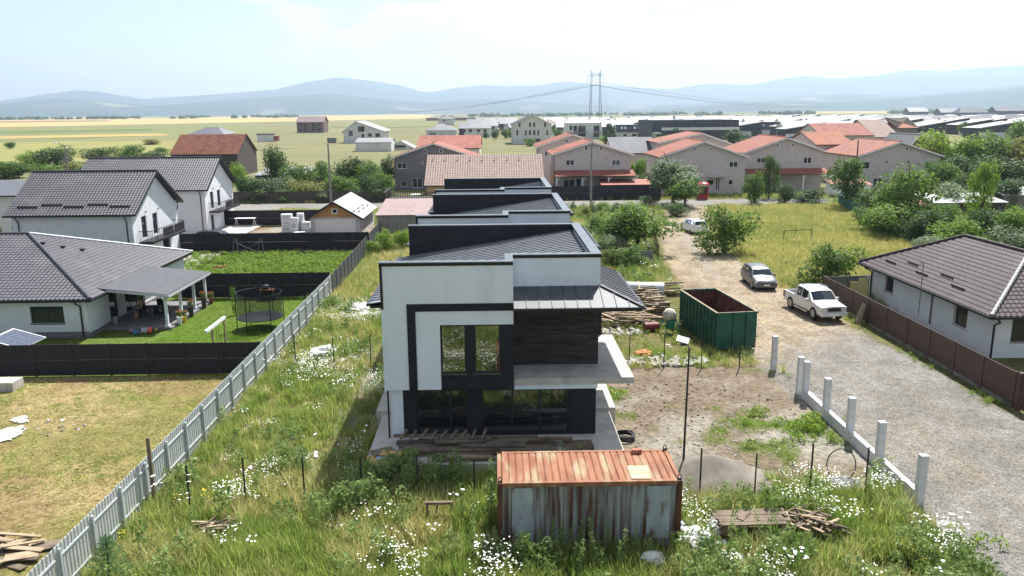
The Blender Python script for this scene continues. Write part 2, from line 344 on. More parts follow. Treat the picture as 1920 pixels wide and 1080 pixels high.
# ------------------------------------------------------------------ ground: one sheet near the houses cut into its kinds of surface
def near_ground():
    st = .4; xs = np.arange(-64, 76.01, st); ys = np.arange(-6, 150.01, st); X, Y = np.meshgrid(xs, ys)
    n1 = vnoise(X, Y, 5, 1); n2 = vnoise(X, Y, 1.3, 2); n3 = vnoise(X, Y, 14, 3); nf = vnoise(X, Y, .8, 4, 2)
    jx = X+(n2-.5)*1.3+(n1-.5)*1.0; jy = Y+(n1-.5)*1.5
    C = {k: np.array(lit(*v)[:3]) for k, v in dict(meadow=(104, 108, 58), meadow2=(122, 116, 70), dry=(172, 154, 108), dry2=(138, 132, 76), dryb=(152, 124, 92), lawn=(98, 122, 44), soil=(154, 143, 124), soil2=(168, 161, 147), soilb=(134, 118, 98),
         gravel=(156, 152, 145), gravel2=(132, 128, 120), dirt=(178, 160, 132), dirt2=(156, 138, 112), field=(128, 132, 62), field2=(160, 144, 82), street=(158, 154, 148), yard=(150, 118, 88), poppy=(94, 118, 40)).items()}
    def mixc(a, b, t): return C[a]*(1-t[..., None])+C[b]*t[..., None]
    t1 = sstep(.38, .62, n1); t2 = sstep(.4, .6, n2)
    col = mixc('meadow', 'meadow2', t1); zone = np.zeros(X.shape, int)
    def put(mask, c, z):
        nonlocal col, zone
        m = np.clip(mask, 0, 1)[..., None]; col = col*(1-m)+c*m
        if z: zone = np.where(mask > .5, z, zone)
    W_ = .35
    # left plots
    dryc = mixc('dry', 'dry2', t1*.9); bt = .6*sstep(.56, .7, vnoise(X, Y, 3, 9)); dryc = dryc*(1-bt[..., None])+C['dryb']*bt[..., None]
    put((X < FX)*(Y < 43.6)*1.0, dryc, 1)
    put((X < FX)*(Y > 43.6)*(Y < 62.9)*1.0, mixc('lawn', 'meadow', t1*.35), 2)
    put((X < FX)*(Y > 62.9)*(Y < 84)*1.0, mixc('poppy', 'meadow', t1*.5), 2)
    put((X < FX-1)*(Y > 84.2)*(Y < 104)*1.0, mixc('yard', 'soil2', t1), 3)
    # work yard of bare soil beside the new house
    wy = sstep(4.0, 5.4, jx)*(1-sstep(15.2, 15.8, X))*sstep(27.6, 30.5, jy)*(1-sstep(43.5, 46.5, jy)); gp = sstep(.5, .62, n1*.6+n2*.4)
    sc = mixc('soil', 'soil2', t1); sb = sstep(.5, .7, n3*.5+n2*.5); sc = sc*(1-sb[..., None])+C['soilb']*sb[..., None]; sc = sc*(1-.75*gp[..., None])+C['lawn']*.75*gp[..., None]
    put(wy, sc, 3)
    # strip of trodden soil left of the house
    put(.8*sstep(-8.5, -7, jx)*(1-sstep(-5.2, -4.6, X))*sstep(34, 36, jy)*(1-sstep(46, 52, jy)), sc, 0)
    # field right of the dirt road
    xr = pl(Y, ROAD_R); xl = pl(Y, ROAD_L)
    put(sstep(-.3, .8, jx-xr)*sstep(61, 64, jy)*(1-sstep(121, 122.5, jy)), mixc('field', 'field2', t1), 4)
    # road: gravel near, dirt beyond
    g = sstep(-.3, .3, X+(n2-.5)*.9-xl)*(1-sstep(-.3, .3, X+(n2-.5)*.9-xr)); near = 1-sstep(44, 52, jy+(X-20)*-.7)
    dirt = mixc('dirt', 'dirt2', t2); cx = (xl+xr)/2
    for off, wd in ((-1.7, .45), (.0, .4), (1.7, .45), (3.2, .5)):
        tr_ = np.exp(-((X-cx-off+(n1-.5)*.8)/wd)**2)*(.3+.5*n3); dirt = dirt*(1-tr_[..., None]*.55)+C['soil2']*1.12*tr_[..., None]*.55
    ed = sstep(.5, .66, n1*.5+n2*.5)*(np.abs(X-cx) > 2.2); dirt = dirt*(1-ed[..., None]*.5)+C['soilb']*ed[..., None]*.5
    gm = mixc('gravel', 'gravel2', t2*.7)
    for off in (-2.4, -.6, 1.6): tr_ = np.exp(-((X-cx-off+(n1-.5)*.6)/.4)**2)*.5; gm = gm*(1-tr_[..., None])+C['soil']*tr_[..., None]
    gs = sstep(.58, .72, n1*.6+n3*.4); gm = gm*(1-gs[..., None]*.25)+C['dirt2']*gs[..., None]*.25
    mid = np.exp(-((X-cx-.2)/1.0)**2)*sstep(60, 75, Y)*.35; dirt = dirt*(1-mid[..., None])+C['gravel']*mid[..., None]
    rc = gm*near[..., None]+dirt*(1-near[..., None]); r_ok = (Y < 122.6)
    put(g*r_ok*np.where(near > .5, 1, 0), rc, 5); put(g*r_ok*np.where(near > .5, 0, 1), rc, 6)
    put((Y > 122.6+(n1-.5)*.5)*(Y < 131.0+(n1-.5)*.5)*1.0, mixc('street', 'gravel2', t1*.5), 7)
    put((Y > 113)*(Y < 122.7)*(np.abs(X-(25+.5*(Y-113)))<0)*1.0, rc, 0)
    Z = (n2-.5)*.05+(n1-.5)*.08; Z -= .03*np.exp(-((X-cx+1.0)/.35)**2)+.03*np.exp(-((X-cx-1.0)/.35)**2)*(Y > 44)
    Z = np.where(Y > 121, (n1-.5)*.03, Z)
    Z = np.where((X < -20) & (Y > 43.6) & (Y < 108), Z*.3-.02, Z)
    ny, nx = X.shape; idx = np.arange(nx*ny).reshape(ny, nx)
    F = np.stack([idx[:-1, :-1], idx[:-1, 1:], idx[1:, 1:], idx[1:, :-1]], -1).reshape(-1, 4); FZ = zone[:-1, :-1].reshape(-1)
    V = np.stack([X, Y, Z], -1).reshape(-1, 3); CC = col.reshape(-1, 3)
    names = {0: 'meadow_ground', 1: 'dry_lawn', 2: 'lawn', 3: 'work_yard', 4: 'field', 5: 'gravel_road', 6: 'dirt_road', 7: 'street'}
    for z, nm in names.items():
        fs = F[FZ == z]
        if not len(fs): continue
        used, inv = np.unique(fs, return_inverse=True); inv = inv.reshape(fs.shape)
        me = bpy.data.meshes.new(nm); me.from_pydata(V[used].tolist(), [], inv.tolist())
        a = me.color_attributes.new('surface', 'FLOAT_COLOR', 'POINT'); a.data.foreach_set('color', np.concatenate([CC[used], np.ones((len(used), 1))], 1).astype(np.float32).ravel())
        me.polygons.foreach_set('use_smooth', [True]*len(me.polygons))
        me.materials.append(groundmat(nm, {5: 1, 6: .8, 3: .9, 7: .3}.get(z, .6), 9 if z in (5,) else 5))
        link(nm, me, None, kind='structure')
    return
def groundmat(nm, strength, sc):
    m = bpy.data.materials.new(nm); m.use_nodes = True; nt = m.node_tree; N = nt.nodes.new; L = nt.links.new; b = nt.nodes['Principled BSDF']
    b.inputs['Roughness'].default_value = .95; b.inputs['Specular IOR Level'].default_value = .12
    at = N('ShaderNodeAttribute'); at.attribute_name = 'surface'; g = N('ShaderNodeNewGeometry')
    v = N('ShaderNodeTexVoronoi'); v.inputs['Scale'].default_value = 17 if nm in ('gravel_road',) else 7; L(g.outputs['Position'], v.inputs[0])
    n = N('ShaderNodeTexNoise'); n.inputs['Scale'].default_value = 2.3; n.inputs['Detail'].default_value = 8; n.inputs['Roughness'].default_value = .68; L(g.outputs['Position'], n.inputs[0])
    hs = N('ShaderNodeHueSaturation'); L(at.outputs[0], hs.inputs['Color'])
    sp = N('ShaderNodeSeparateColor'); L(v.outputs['Color'], sp.inputs[0])
    k = .42 if nm == 'gravel_road' else (.12 if nm == 'street' else .3)
    a = N('ShaderNodeMapRange'); a.inputs[1].default_value = .25; a.inputs[2].default_value = .75; a.inputs[3].default_value = 1-.32*strength; a.inputs[4].default_value = 1+.28*strength; L(n.outputs[0], a.inputs[0])
    c = N('ShaderNodeMapRange'); c.inputs[3].default_value = 1-k; c.inputs[4].default_value = 1+k; L(sp.outputs[0], c.inputs[0])
    mu = N('ShaderNodeMath'); mu.operation = 'MULTIPLY'; L(a.outputs[0], mu.inputs[0]); L(c.outputs[0], mu.inputs[1]); L(mu.outputs[0], hs.inputs['Value']); L(hs.outputs[0], b.inputs['Base Color'])
    bp = N('ShaderNodeBump'); bp.inputs['Strength'].default_value = .7; bp.inputs['Distance'].default_value = .05; L(v.outputs['Distance'] if nm == 'gravel_road' else n.outputs[0], bp.inputs['Height']); L(bp.outputs[0], b.inputs['Normal'])
    return m
near_ground()
def far_ground():
    m = MB(); Y0, Y1 = 149.9, 24000
    ring = lambda x0, y0, x1, y1: m.add([(x0, y0, -.03), (x1, y0, -.03), (x1, y1, -.03), (x0, y1, -.03)], [(0, 1, 2, 3)])
    ring(-16000, 149.9, 16000, Y1); ring(-16000, -6, -63.9, 149.9); ring(75.9, -6, 16000, 149.9); ring(-16000, -3000, 16000, -5.9)
    gm = mat('plain_grass', lit(148, 143, 102), lit(130, 131, 90), .02, .95, coords='Object', c3=lit(174, 158, 110), s3=.008, spec=.1, detail=9)
    m.build('ground', gm, None, kind='structure')
    FM = {'wheat': mat('wheat_field', lit(218, 190, 132), lit(206, 176, 118), .01, .95, stretch=(.3, 3, 1), spec=.1),
          'wheat2': mat('ripe_field', lit(200, 178, 116), lit(190, 166, 106), .012, .95, spec=.1),
          'green': mat('green_field', lit(122, 136, 80), lit(108, 126, 72), .01, .95, stretch=(.3, 3, 1), spec=.1),
          'olive': mat('grazing_field', lit(146, 146, 98), lit(130, 136, 86), .02, .95, spec=.1, c3=lit(156, 150, 96), s3=.01),
          'yellow': mat('rape_field', lit(166, 162, 100), lit(152, 150, 90), .05, .95, spec=.1),
          'brown': mat('ploughed_field', lit(158, 132, 100), lit(146, 122, 94), .01, .95, spec=.1),
          'dry': mat('dry_meadow', lit(172, 164, 96), lit(150, 148, 82), .06, .95, spec=.1, c3=lit(128, 138, 72), s3=.02)}
    polys = [('yellow', [(-60, 262), (330, 266), (330, 300), (-60, 306)]), ('olive', [(-80, 240), (480, 231), (520, 246), (330, 262), (-80, 268)]),
             ('wheat', [(-80, 226), (820, 214), (800, 222), (480, 229), (-80, 240)]), ('wheat2', [(-80, 220.5), (260, 218), (250, 220), (-80, 225)]),
             ('green', [(-80, 215.6), (340, 214.4), (420, 216.5), (-80, 220)]), 
             ('green', [(-80, 247), (280, 241), (290, 244.5), (-80, 252)]), ('wheat2', [(-80, 257), (300, 250), (320, 254), (-80, 262)]), ('olive', [(560, 236), (640, 232), (960, 226), (960, 232), (700, 240)]), ('green', [(-80, 306), (150, 302), (150, 312), (-80, 318)]), ('brown', [(-80, 228), (210, 225.5), (200, 227.5), (-80, 230.5)]), ('brown', [(700, 212.8), (930, 211.5), (930, 218), (780, 214.5)]), ('green', [(900, 211), (1500, 207), (1500, 212), (900, 217)]),
             ('wheat2', [(1350, 206), (1990, 202.5), (1990, 212), (1500, 213)])]
    for i, (k, q) in enumerate(polys):
        mm = MB(); pts = [G(x, max(y, 209-(x-960)*.00785+1.6), .02+.03*i) for x, y in q]
        mm.add(pts, [tuple(range(len(pts)))]); mm.build('field', FM[k], None, kind='structure')
far_ground()

# ------------------------------------------------------------------ mountains: three ranges far across the plain
def range_of_hills(dist, prof, mt, seed, depth=1400, spur=.32):
    xs = np.linspace(prof[0][0], prof[-1][0], 260); tops = np.interp(xs, [p[0] for p in prof], [p[1] for p in prof])
    rows = 26; J, I = np.meshgrid(np.arange(rows), np.arange(len(xs)), indexing='ij'); T = J/(rows-1)
    pt = np.where(T < .72, np.sin(np.pi*np.minimum(T/1.44, .5)**.9*.5**.1), np.cos(np.clip((T-.72)/.28, 0, 1)*np.pi/2))
    dirs = [ray(px, 209) for px in xs]; dx = np.array([d.x/d.y for d in dirs]); tz = np.array([ray(px, t) for px, t in zip(xs, tops)]); top = CAM_H+tz[:, 2]/tz[:, 1]*(dist+.22*depth)
    n = vnoise(I*1.0, J*3.0, 16, seed, 4); yb = dist+(T-.5)*depth
    Zh = np.maximum(-8, top[None, :]*pt*(1-spur*(1-pt)*2*(n-.2))-6*(1-pt))
    V = np.stack([dx[None, :]*yb, yb, Zh], -1).reshape(-1, 3).tolist(); w_ = len(xs)
    F = [(j*w_+i, j*w_+i+1, (j+1)*w_+i+1, (j+1)*w_+i) for j in range(rows-1) for i in range(w_-1)]
    m = MB(); m.add(V, F); return m.build('mountains', mt, None, smooth='all', kind='structure')
M_HILL = mat('forested_hill', lin(52, 66, 60), lin(66, 80, 68), .004, .95, c3=lin(120, 122, 100), s3=.002, t3=(.6, .72), spec=.05)
M_HILL2 = mat('far_forested_hill', lin(54, 68, 64), lin(64, 78, 70), .003, .95, spec=.05)
range_of_hills(10500, [(-150, 196), (0, 190), (80, 178), (150, 169), (190, 172), (270, 186), (330, 182), (420, 176), (470, 172), (520, 168), (575, 154), (640, 145), (700, 152), (750, 160), (800, 174), (860, 164), (910, 160), (960, 162), (1010, 160), (1060, 152), (1110, 158), (1180, 163), (1260, 168), (1300, 160), (1340, 156), (1400, 160), (1450, 150), (1500, 142), (1560, 148), (1640, 141), (1700, 131), (1760, 134), (1830, 127), (1890, 124), (2000, 122), (2100, 126)], M_HILL2, 3, 2400)
range_of_hills(7400, [(-150, 204), (0, 196), (110, 184), (200, 190), (290, 199), (400, 190), (500, 182), (620, 176), (740, 188), (820, 192), (900, 186), (1000, 190), (1100, 196), (1200, 199), (1300, 194), (1400, 186), (1500, 180), (1600, 176), (1700, 180), (1800, 170), (1880, 162), (2000, 150), (2100, 146)], M_HILL, 5, 1800)
range_of_hills(5600, [(1180, 208), (1300, 200), (1420, 192), (1500, 190), (1580, 192), (1660, 186), (1760, 178), (1840, 172), (1920, 162), (2100, 152)], M_HILL, 8, 1300)

# ------------------------------------------------------------------ the air
def air():
    m = MB(); m.box(-15500, -2800, -9.5, 15500, 14500, 720)
    v = bpy.data.materials.new('haze'); v.use_nodes = True; nt = v.node_tree; nt.nodes.clear()
    o = nt.nodes.new('ShaderNodeOutputMaterial'); p = nt.nodes.new('ShaderNodeVolumePrincipled')
    p.inputs['Color'].default_value = HAZE_COL; p.inputs['Density'].default_value = HAZE_D; p.inputs['Anisotropy'].default_value = .45
    nt.links.new(p.outputs[0], o.inputs['Volume'])
    h = m.build('haze', v, None, kind='stuff'); h['label'] = 'pale blue summer haze in front of the mountains'; h['category'] = 'haze'
    v.cycles.homogeneous_volume = True
HAZE_D = 1.15e-4; HAZE_COL = (.66, .82, 1.0, 1)
air()
# ================================================================== the new black and white house and its two sisters behind
def new_house(tag_label):
    h = thing('modern_house', tag_label, 'house', (0, 0, 0), 0, 'row of new black and white houses')
    X0, X1, XS_ = -4.82, 4.45, .65; YF, YG, YR = 32.2, 32.5, 43.4; ZT = 8.4; ZB = 2.92
    def part(mb, name, m, parent=h, **k): return mb.build(name, m, parent, **k)
    # terraces
    b = MB(); b.box(-5.38, 29.65, 0, 5.15, 35.2, .70); part(b, 'terrace', M_CONC)
    b = MB(); b.box(-5.7, 35.2, .0, 5.45, 44.5, .86); part(b, 'terrace', M_CONC)
    # ground floor: white end pier, black piers, glazing
    px = lambda p: D(p, 780, YG).x
    g = MB(); ops = [(px(782), px(878)), (px(903), px(1067))]
    wall(g, (px(757), YG), (4.18, YG), .70, ZB, .3, [(a-px(757), b_-px(757), .78, 2.80) for a, b_ in ops]); part(g, 'black_wall', M_BLACK)
    g = MB(); g.box(-4.62, YG-.02, .70, px(757)-.003, YG+.3, ZB); part(g, 'white_pier', M_WHITEH)
    w1 = window(h, (ops[0][0], YG), (ops[0][1], YG), .78, 2.80, M_FRAME, M_GLASSG, .1, .09, ((848-782)/(878-782)-.03,), name='sliding_door')
    window(h, (ops[1][0], YG), (ops[1][1], YG), .78, 2.80, M_FRAME, M_GLASSG, .1, .09, (.35, .665), name='sliding_door')
    g = MB(); g.box(-4.62, YG+.31, .7, -4.34, YR, ZB); g.box(3.9, YG+.31, .7, 4.18, YR, ZB); part(g, 'side_wall', M_WHITEH)
    g = MB(); g.box(-4.3, YG+1.9, .72, 3.86, YG+2.0, ZB); part(g, 'inner_wall', M_CONCD)
    g = MB(); g.box(XS_+.02, YG-.06, 2.80, 4.24, YG+.28, 3.02); part(g, 'white_beam', M_WHITEH)
    # upper box, front plane YF
    q = lambda p, r: D(p, r, YF)
    bx0, bx1, bz = q(825, 660).x, XS_, q(890, 608).z
    wins = [(q(827, 650).x, q(873, 650).x), (q(890, 650).x, q(938, 650).x)]; wz0, wz1 = q(850, 701).z, q(850, 609).z
    g = MB(); wall(g, (X0, YF), (XS_, YF), ZB, ZT-.10, .3, [(bx0+.02-X0, 99, ZB-.1, bz-.02)]); part(g, 'white_wall', M_WHITEH)
    g = MB(); wall(g, (bx0, YF+.05), (bx1, YF+.05), ZB+.02, bz, .25, [(a-bx0, b_-bx0, wz0, wz1-.04) for a, b_ in wins]); part(g, 'black_wall', M_BLACK)
    for a, b_ in wins: window(h, (a, YF+.05), (b_, YF+.05), wz0, wz1-.04, M_FRAME, M_GLASSR, .06, .05, (), sill=M_CAP)
    g = MB(); u0, u1 = q(763, 600).x, q(779, 600).x; t0, t1 = q(800, 584).z, q(800, 570).z
    g.prism([(u0, ZB+.003), (u1, ZB+.003), (u1, t0), (XS_-.003, t0), (XS_-.003, t1), (u0, t1)], 'y', YF-.035, YF+.02); part(g, 'black_band', M_BLACK)
    g = MB(); g.box(X0-.004, YF-.03, 6.45, X0+.1, YF+.05, ZT-.12); part(g, 'corner_trim', M_BLKMET)
    g = MB(); g.box(X0, YF+.302, ZB, X0+.3, YR, 6.6); part(g, 'side_wall', M_WHITEH)
    g = MB(); g.box(XS_-.3, YF+.302, ZB, XS_, 34.2, ZT-.1); part(g, 'return_wall', M_WHITEH)
    g = MB(); g.box(X0+.3, YF+.303, ZB, XS_-.3, YR, ZB+.18); part(g, 'floor_slab', M_CONC)
    # right: slab, stone wall, canopy, recessed parapet
    g = MB(); g.box(XS_+.004, 32.35, 3.03, 5.78, 39.0, 3.31); part(g, 'balcony_slab', M_CONC)
    g = MB(); g.box(XS_+.002, 34.25, 3.315, X1+.02, 34.55, 5.82); st = part(g, 'stone_wall', M_STONE)
    rr = random.Random(5); z = 3.36
    while z < 5.74:                                # ledger stones, each course a run of uneven strips
        x = XS_+.01; hh = rr.uniform(.07, .12); s_ = MB()
        while x < X1:
            w_ = rr.uniform(.3, .8); xe = min(x+w_, X1+.015)
            s_.box(x+.004, 34.25-rr.uniform(.012, .05), z+.003, xe-.004, 34.27, min(z+hh, 5.78)-.004); x = xe
        s_.build('stone_course', M_STONE, st); z += hh
    g = MB(); g.box(XS_+.003, 34.2, 5.825, X1+.03, 34.6, 6.06); part(g, 'white_beam', M_WHITEH)
    g = MB(); g.box(X1-.28, 34.56, 3.315, X1, 38.99, 6.5); part(g, 'side_wall', M_WHITEH)
    g = MB(); g.box(X1-.3, 39.01, .87, 5.25, 43.3, 6.5); part(g, 'black_wing', M_BLACK)
    YP = 33.75
    g = MB(); g.box(XS_+.003, YP, 6.7, X1, YP+.3, ZT-.10); part(g, 'white_parapet', M_WHITEH)
    g = MB(); g.box(X1-.3, YP+.303, 6.5, X1-.003, YR-.3, ZT-.10); part(g, 'side_parapet', M_WHITEH)
    g = MB(); g.box(X0+.05, YR-.3, .87, X1-.003, YR, ZT-.08); part(g, 'black_fire_wall', M_BLACK)
    # parapet caps with dark drip edge
    def cap(x0, y0, x1, y1, face=True):
        g = MB(); g.box(x0, y0, ZT-.02, x1, y1, ZT+.02); c_ = part(g, 'parapet_cap', M_CAP)
        g = MB(); g.box(x0+.012, y0+.012, ZT-.14, x1-.012, y1-.012, ZT-.022); g.build('drip_edge', M_BLKMET, c_)
    cap(X0-.03, YF-.05, XS_+.012, YF+.36); cap(XS_-.33, YF+.362, XS_+.012, YP-.052); cap(XS_-.33, YP-.05, X1+.05, YP+.36); cap(X1-.4, YP+.362, X1+.05, YR-.352); cap(X0+.02, YR-.35, X1+.05, YR+.05)
    # main roof: slopes down to the left between the parapets, standing seams along the slope
    xr, zr, xl, zl = X1-.42, 8.05, -5.35, 6.62; sl = (zr-zl)/(xr-xl); ny = 22; ys = [YF+.37+(YR-.3-YF-.37)*k/ny for k in range(ny+1)]
    for k in range(ny):
        a, b_ = ys[k], ys[k+1]; xa = xr if a > YP+.3 else XS_-.35
        g = MB(); za = zl+sl*(xa-xl)
        g.slab([(xl, a+.004, zl), (xa, a+.004, za), (xa, b_-.022, za), (xl, b_-.022, zl)], .03)
        g.slab([(xl, b_-.022, zl+.05), (xa, b_-.022, za+.05), (xa, b_-.002, za+.05), (xl, b_-.002, zl+.05)], .085); part(g, 'roof_panel', M_ROOFM)
    g = MB(); g.bar((xl-.06, YF+.3, zl-.05), (xl-.06, YR, zl-.05), .13, .11); part(g, 'gutter', M_GUT)
    g = MB(); g.box(xl+.02, YF+.36, zl-.2, X0-.003, YR-.02, zl-.08); part(g, 'soffit', M_BLKMET)
    # canopy: front slope, right slope, hip
    ex, ey, ez, wz = 6.02, 32.0, 6.47, 7.02; yb = 39.6
    n = 10
    for k in range(n):
        a = XS_+.02+(ex-XS_-.02)*k/n; b_ = XS_+.02+(ex-XS_-.02)*(k+1)/n; g = MB()
        f = lambda x: min(1, max(0, (ex-x)/(ex-X1)))         # hip shortens the panels past the corner
        P = lambda x: (x, ey+(YP-.01-ey)*f(x), ez+(wz-ez)*f(x))
        g.slab([(a, ey, ez), (b_-.02, ey, ez), P(b_-.02), P(a)], .025)
        p2, p3 = P(b_-.02), P(b_-.002)
        if f(b_) > .02: g.slab([(b_-.02, ey, ez+.045), (b_-.002, ey, ez+.045), (p3[0], p3[1], p3[2]+.045), (p2[0], p2[1], p2[2]+.045)], .07)
        part(g, 'canopy_panel', M_ANTH)
    n = 16
    for k in range(n):
        a = ey+(yb-ey)*k/n; b_ = ey+(yb-ey)*(k+1)/n; g = MB(); f = lambda y: min(1, max(0, (y-ey)/(YP-ey)))
        P = lambda y: (ex-(ex-X1-.01)*f(y), y, ez+(wz-ez)*f(y))
        g.slab([(ex, a, ez), (ex, b_-.02, ez), P(b_-.02), P(a)], .025); p2, p3 = P(b_-.02), P(b_-.002)
        g.slab([(ex, b_-.02, ez+.045), (ex, b_-.002, ez+.045), (p3[0], p3[1], p3[2]+.045), (p2[0], p2[1], p2[2]+.045)], .07); part(g, 'canopy_panel', M_ANTH)
    g = MB(); g.bar((ex, ey, ez+.03), (X1, YP-.02, wz+.03), .16, .05); part(g, 'hip_cap', M_GUT)
    g = MB(); g.bar((XS_+.01, ey-.05, ez-.05), (ex+.1, ey-.05, ez-.05), .1, .1); g.bar((ex+.05, ey, ez-.05), (ex+.05, yb, ez-.05), .1, .1); part(g, 'gutter', M_GUT)
    g = MB(); g.box(XS_+.01, ey+.02, ez-.18, ex-.02, 34.19, ez-.10); g.box(X1+.01, 34.2, ez-.18, ex-.02, yb, ez-.10); part(g, 'soffit', M_BLKMET)
    g = MB(); g.tube([(-4.72, YG-.08, .7), (-4.72, YG-.08, ZB)], .04, 8); part(g, 'downpipe', M_BLKMET)
    return h
M_STONE = mat('dark_ledger_stone', lin(70, 65, 63), lin(47, 44, 44), 2.2, .8, bump=.5, bscale=20, stretch=(.5, 1, 3), spec=.25)
H1 = new_house('new black and white house nearest, behind the rusty container, with timber on its terrace')
copy_tree(H1, label='middle one of three black walled houses in a row, between the other two', loc=(.05, 10.5, 0), scale=(1, 1.14, 1))
copy_tree(H1, label='farthest of the three black walled houses in a row, next to the wooden deck', loc=(.0, 31.0, 0))

# ================================================================== rusty office container
def rust_mat(name, paint, rust, rust2, thr=(.42, .56), stretch=(1, 1, .25), rough=.75):
    if name in MATS: return MATS[name]
    return mat(name, rust, rust2, 3.0, rough, bump=.4, bscale=12, stretch=stretch, c3=paint, s3=2.2, t3=thr, spec=.25)
M_CSIDE = rust_mat('rusting_pale_paint', lin(150, 156, 154), lin(100, 70, 54), lin(70, 48, 40), (.38, .62), (2.6, 1, .16))
M_CEND = rust_mat('rust_brown_steel', lin(120, 104, 94), lin(98, 62, 46), lin(66, 44, 36), (.58, .75), (1, 1, .3))
M_CROOF = rust_mat('rusty_roof_steel', lit(192, 168, 136), lit(184, 128, 96), lit(156, 102, 76), (.52, .7), (1.2, .25, 1))
M_CPATCH = mat('pale_blue_panel', lin(158, 166, 168), lin(138, 146, 150), 1.5, .7, c3=lin(104, 76, 62), s3=2.0, t3=(.54, .68), stretch=(1.6, 1, .6))
M_CYEL = mat('pale_yellow_sheet', lit(236, 216, 170), lit(226, 196, 140), 2, .7, c3=lit(200, 140, 90), s3=1.5, t3=(.6, .72))
def container():
    c = thing('office_container', 'rust streaked steel container with ribbed orange roof, standing in the weeds', 'container', (0, 0, 0))
    x0, x1, y0, y1, z0, z1 = -.08, 5.98, 24.05, 26.55, .05, 2.58
    for x in (x0, x1-.16):
        for y in (y0, y1-.16): MB().box(x, y, z0, x+.16, y+.16, z1-.02).build('corner_post', M_CEND, c)
    MB().box(x0+.003, y0+.004, z1-.15, x1-.003, y0+.13, z1).box(x0+.003, y1-.13, z1-.15, x1-.003, y1-.004, z1).box(x0+.002, y0+.13, z1-.15, x0+.13, y1-.13, z1).box(x1-.13, y0+.13, z1-.15, x1-.002, y1-.13, z1).build('top_rail', M_CROOF, c)
    MB().box(x0+.003, y0+.004, z0, x1-.003, y0+.13, z0+.16).box(x0+.003, y1-.13, z0, x1-.003, y1-.004, z0+.16).build('floor_rail', M_CEND, c)
    def corr(xa, xb, yy, pitch=.15, dep=.035):
        pts = []; x = xa; k = 0
        while x < xb:
            for dx, dd in ((0, 0), (pitch*.3, 0), (pitch*.5, dep), (pitch*.8, dep)): 
                if x+dx < xb: pts.append((x+dx, yy+dd))
            x += pitch
        pts.append((xb, yy)); m = MB(); n = len(pts)
        vs = [(p[0], p[1], z0+.1) for p in pts]+[(p[0], p[1], z1-.1) for p in pts]; m.add(vs, [(i, i+1, n+i+1, n+i) for i in range(n-1)])
        return m
    corr(x0+.1, x1-.1, y0+.07).build('side_panel', M_CSIDE, c); corr(x0+.1, x1-.1, y1-.12).build('side_panel', M_CSIDE, c)
    for x in (x0+.06, x1-.06):
        m = MB(); pts = []; y = y0+.1; k = 0
        while y < y1-.1: pts += [(x+(.02 if k % 2 else -.02), y), (x+(.02 if k % 2 else -.02), y+.08)]; y += .12; k += 1
        n = len(pts); m.add([(p[0], p[1], z0+.1) for p in pts]+[(p[0], p[1], z1-.1) for p in pts], [(i, i+1, n+i+1, n+i) for i in range(n-1)]); m.build('end_panel', M_CEND, c)
    px = lambda p: D(p, 960, y0).x
    for a, b in ((px(960), px(1001)), (px(1213), px(1256))):
        m = MB(); m.box(a, y0+.045, .5, b, y0+.066, z1-.2); m.build('blanking_panel', M_CPATCH, c)
    # roof: pressed sheets between ribs
    n = 24; rr = random.Random(2)
    for k in range(n):
        a = x0+.14+(x1-x0-.28)*k/n; b = x0+.14+(x1-x0-.28)*(k+1)/n; m = MB(); d = rr.uniform(-.006, .006)
        m.add([(a, y0+.12, z1-.05), (a+.04, y0+.12, z1-.012+d), (b-.03, y0+.12, z1-.012+d), (b, y0+.12, z1-.05), (a, y1-.12, z1-.05), (a+.04, y1-.12, z1-.012+d), (b-.03, y1-.12, z1-.012+d), (b, y1-.12, z1-.05)], [(0, 1, 5, 4), (1, 2, 6, 5), (2, 3, 7, 6)])
        m.build('roof_rib', M_CROOF, c)
    p = [G(1175, 873, z1+.02), G(1213, 873, z1+.02), G(1222, 897, z1+.02), G(1184, 897, z1+.02)]
    m = MB(); m.slab(p, .02); m.build('roof_patch', M_CYEL, c)
    for x in (x0+.09, x1-.09):
        for y in (y0+.08, y1-.08):
            m = MB(); m.box(x-.07, y-.03, z1, x+.07, y+.03, z1+.05); ring = [(x+.055*math.cos(t), y, z1+.11+.075*math.sin(t)) for t in np.linspace(0, 2*math.pi, 13)]; m.tube(ring, .018, 6); m.build('lifting_eye', M_BLKMET, c)
container()
m = MB(); m.box(-.16, -.1, 0, .16, .1, .14); o = m.build('brick', mat('pink_brick', lit(206, 140, 118), lit(180, 112, 94), 6, .9, bump=.3), None, label='single pinkish brick lying on the container roof', cat='brick'); o.location = (G(1193, 847, 2.58).x, 26.3, 2.575); o.rotation_euler = (0, 0, .1)

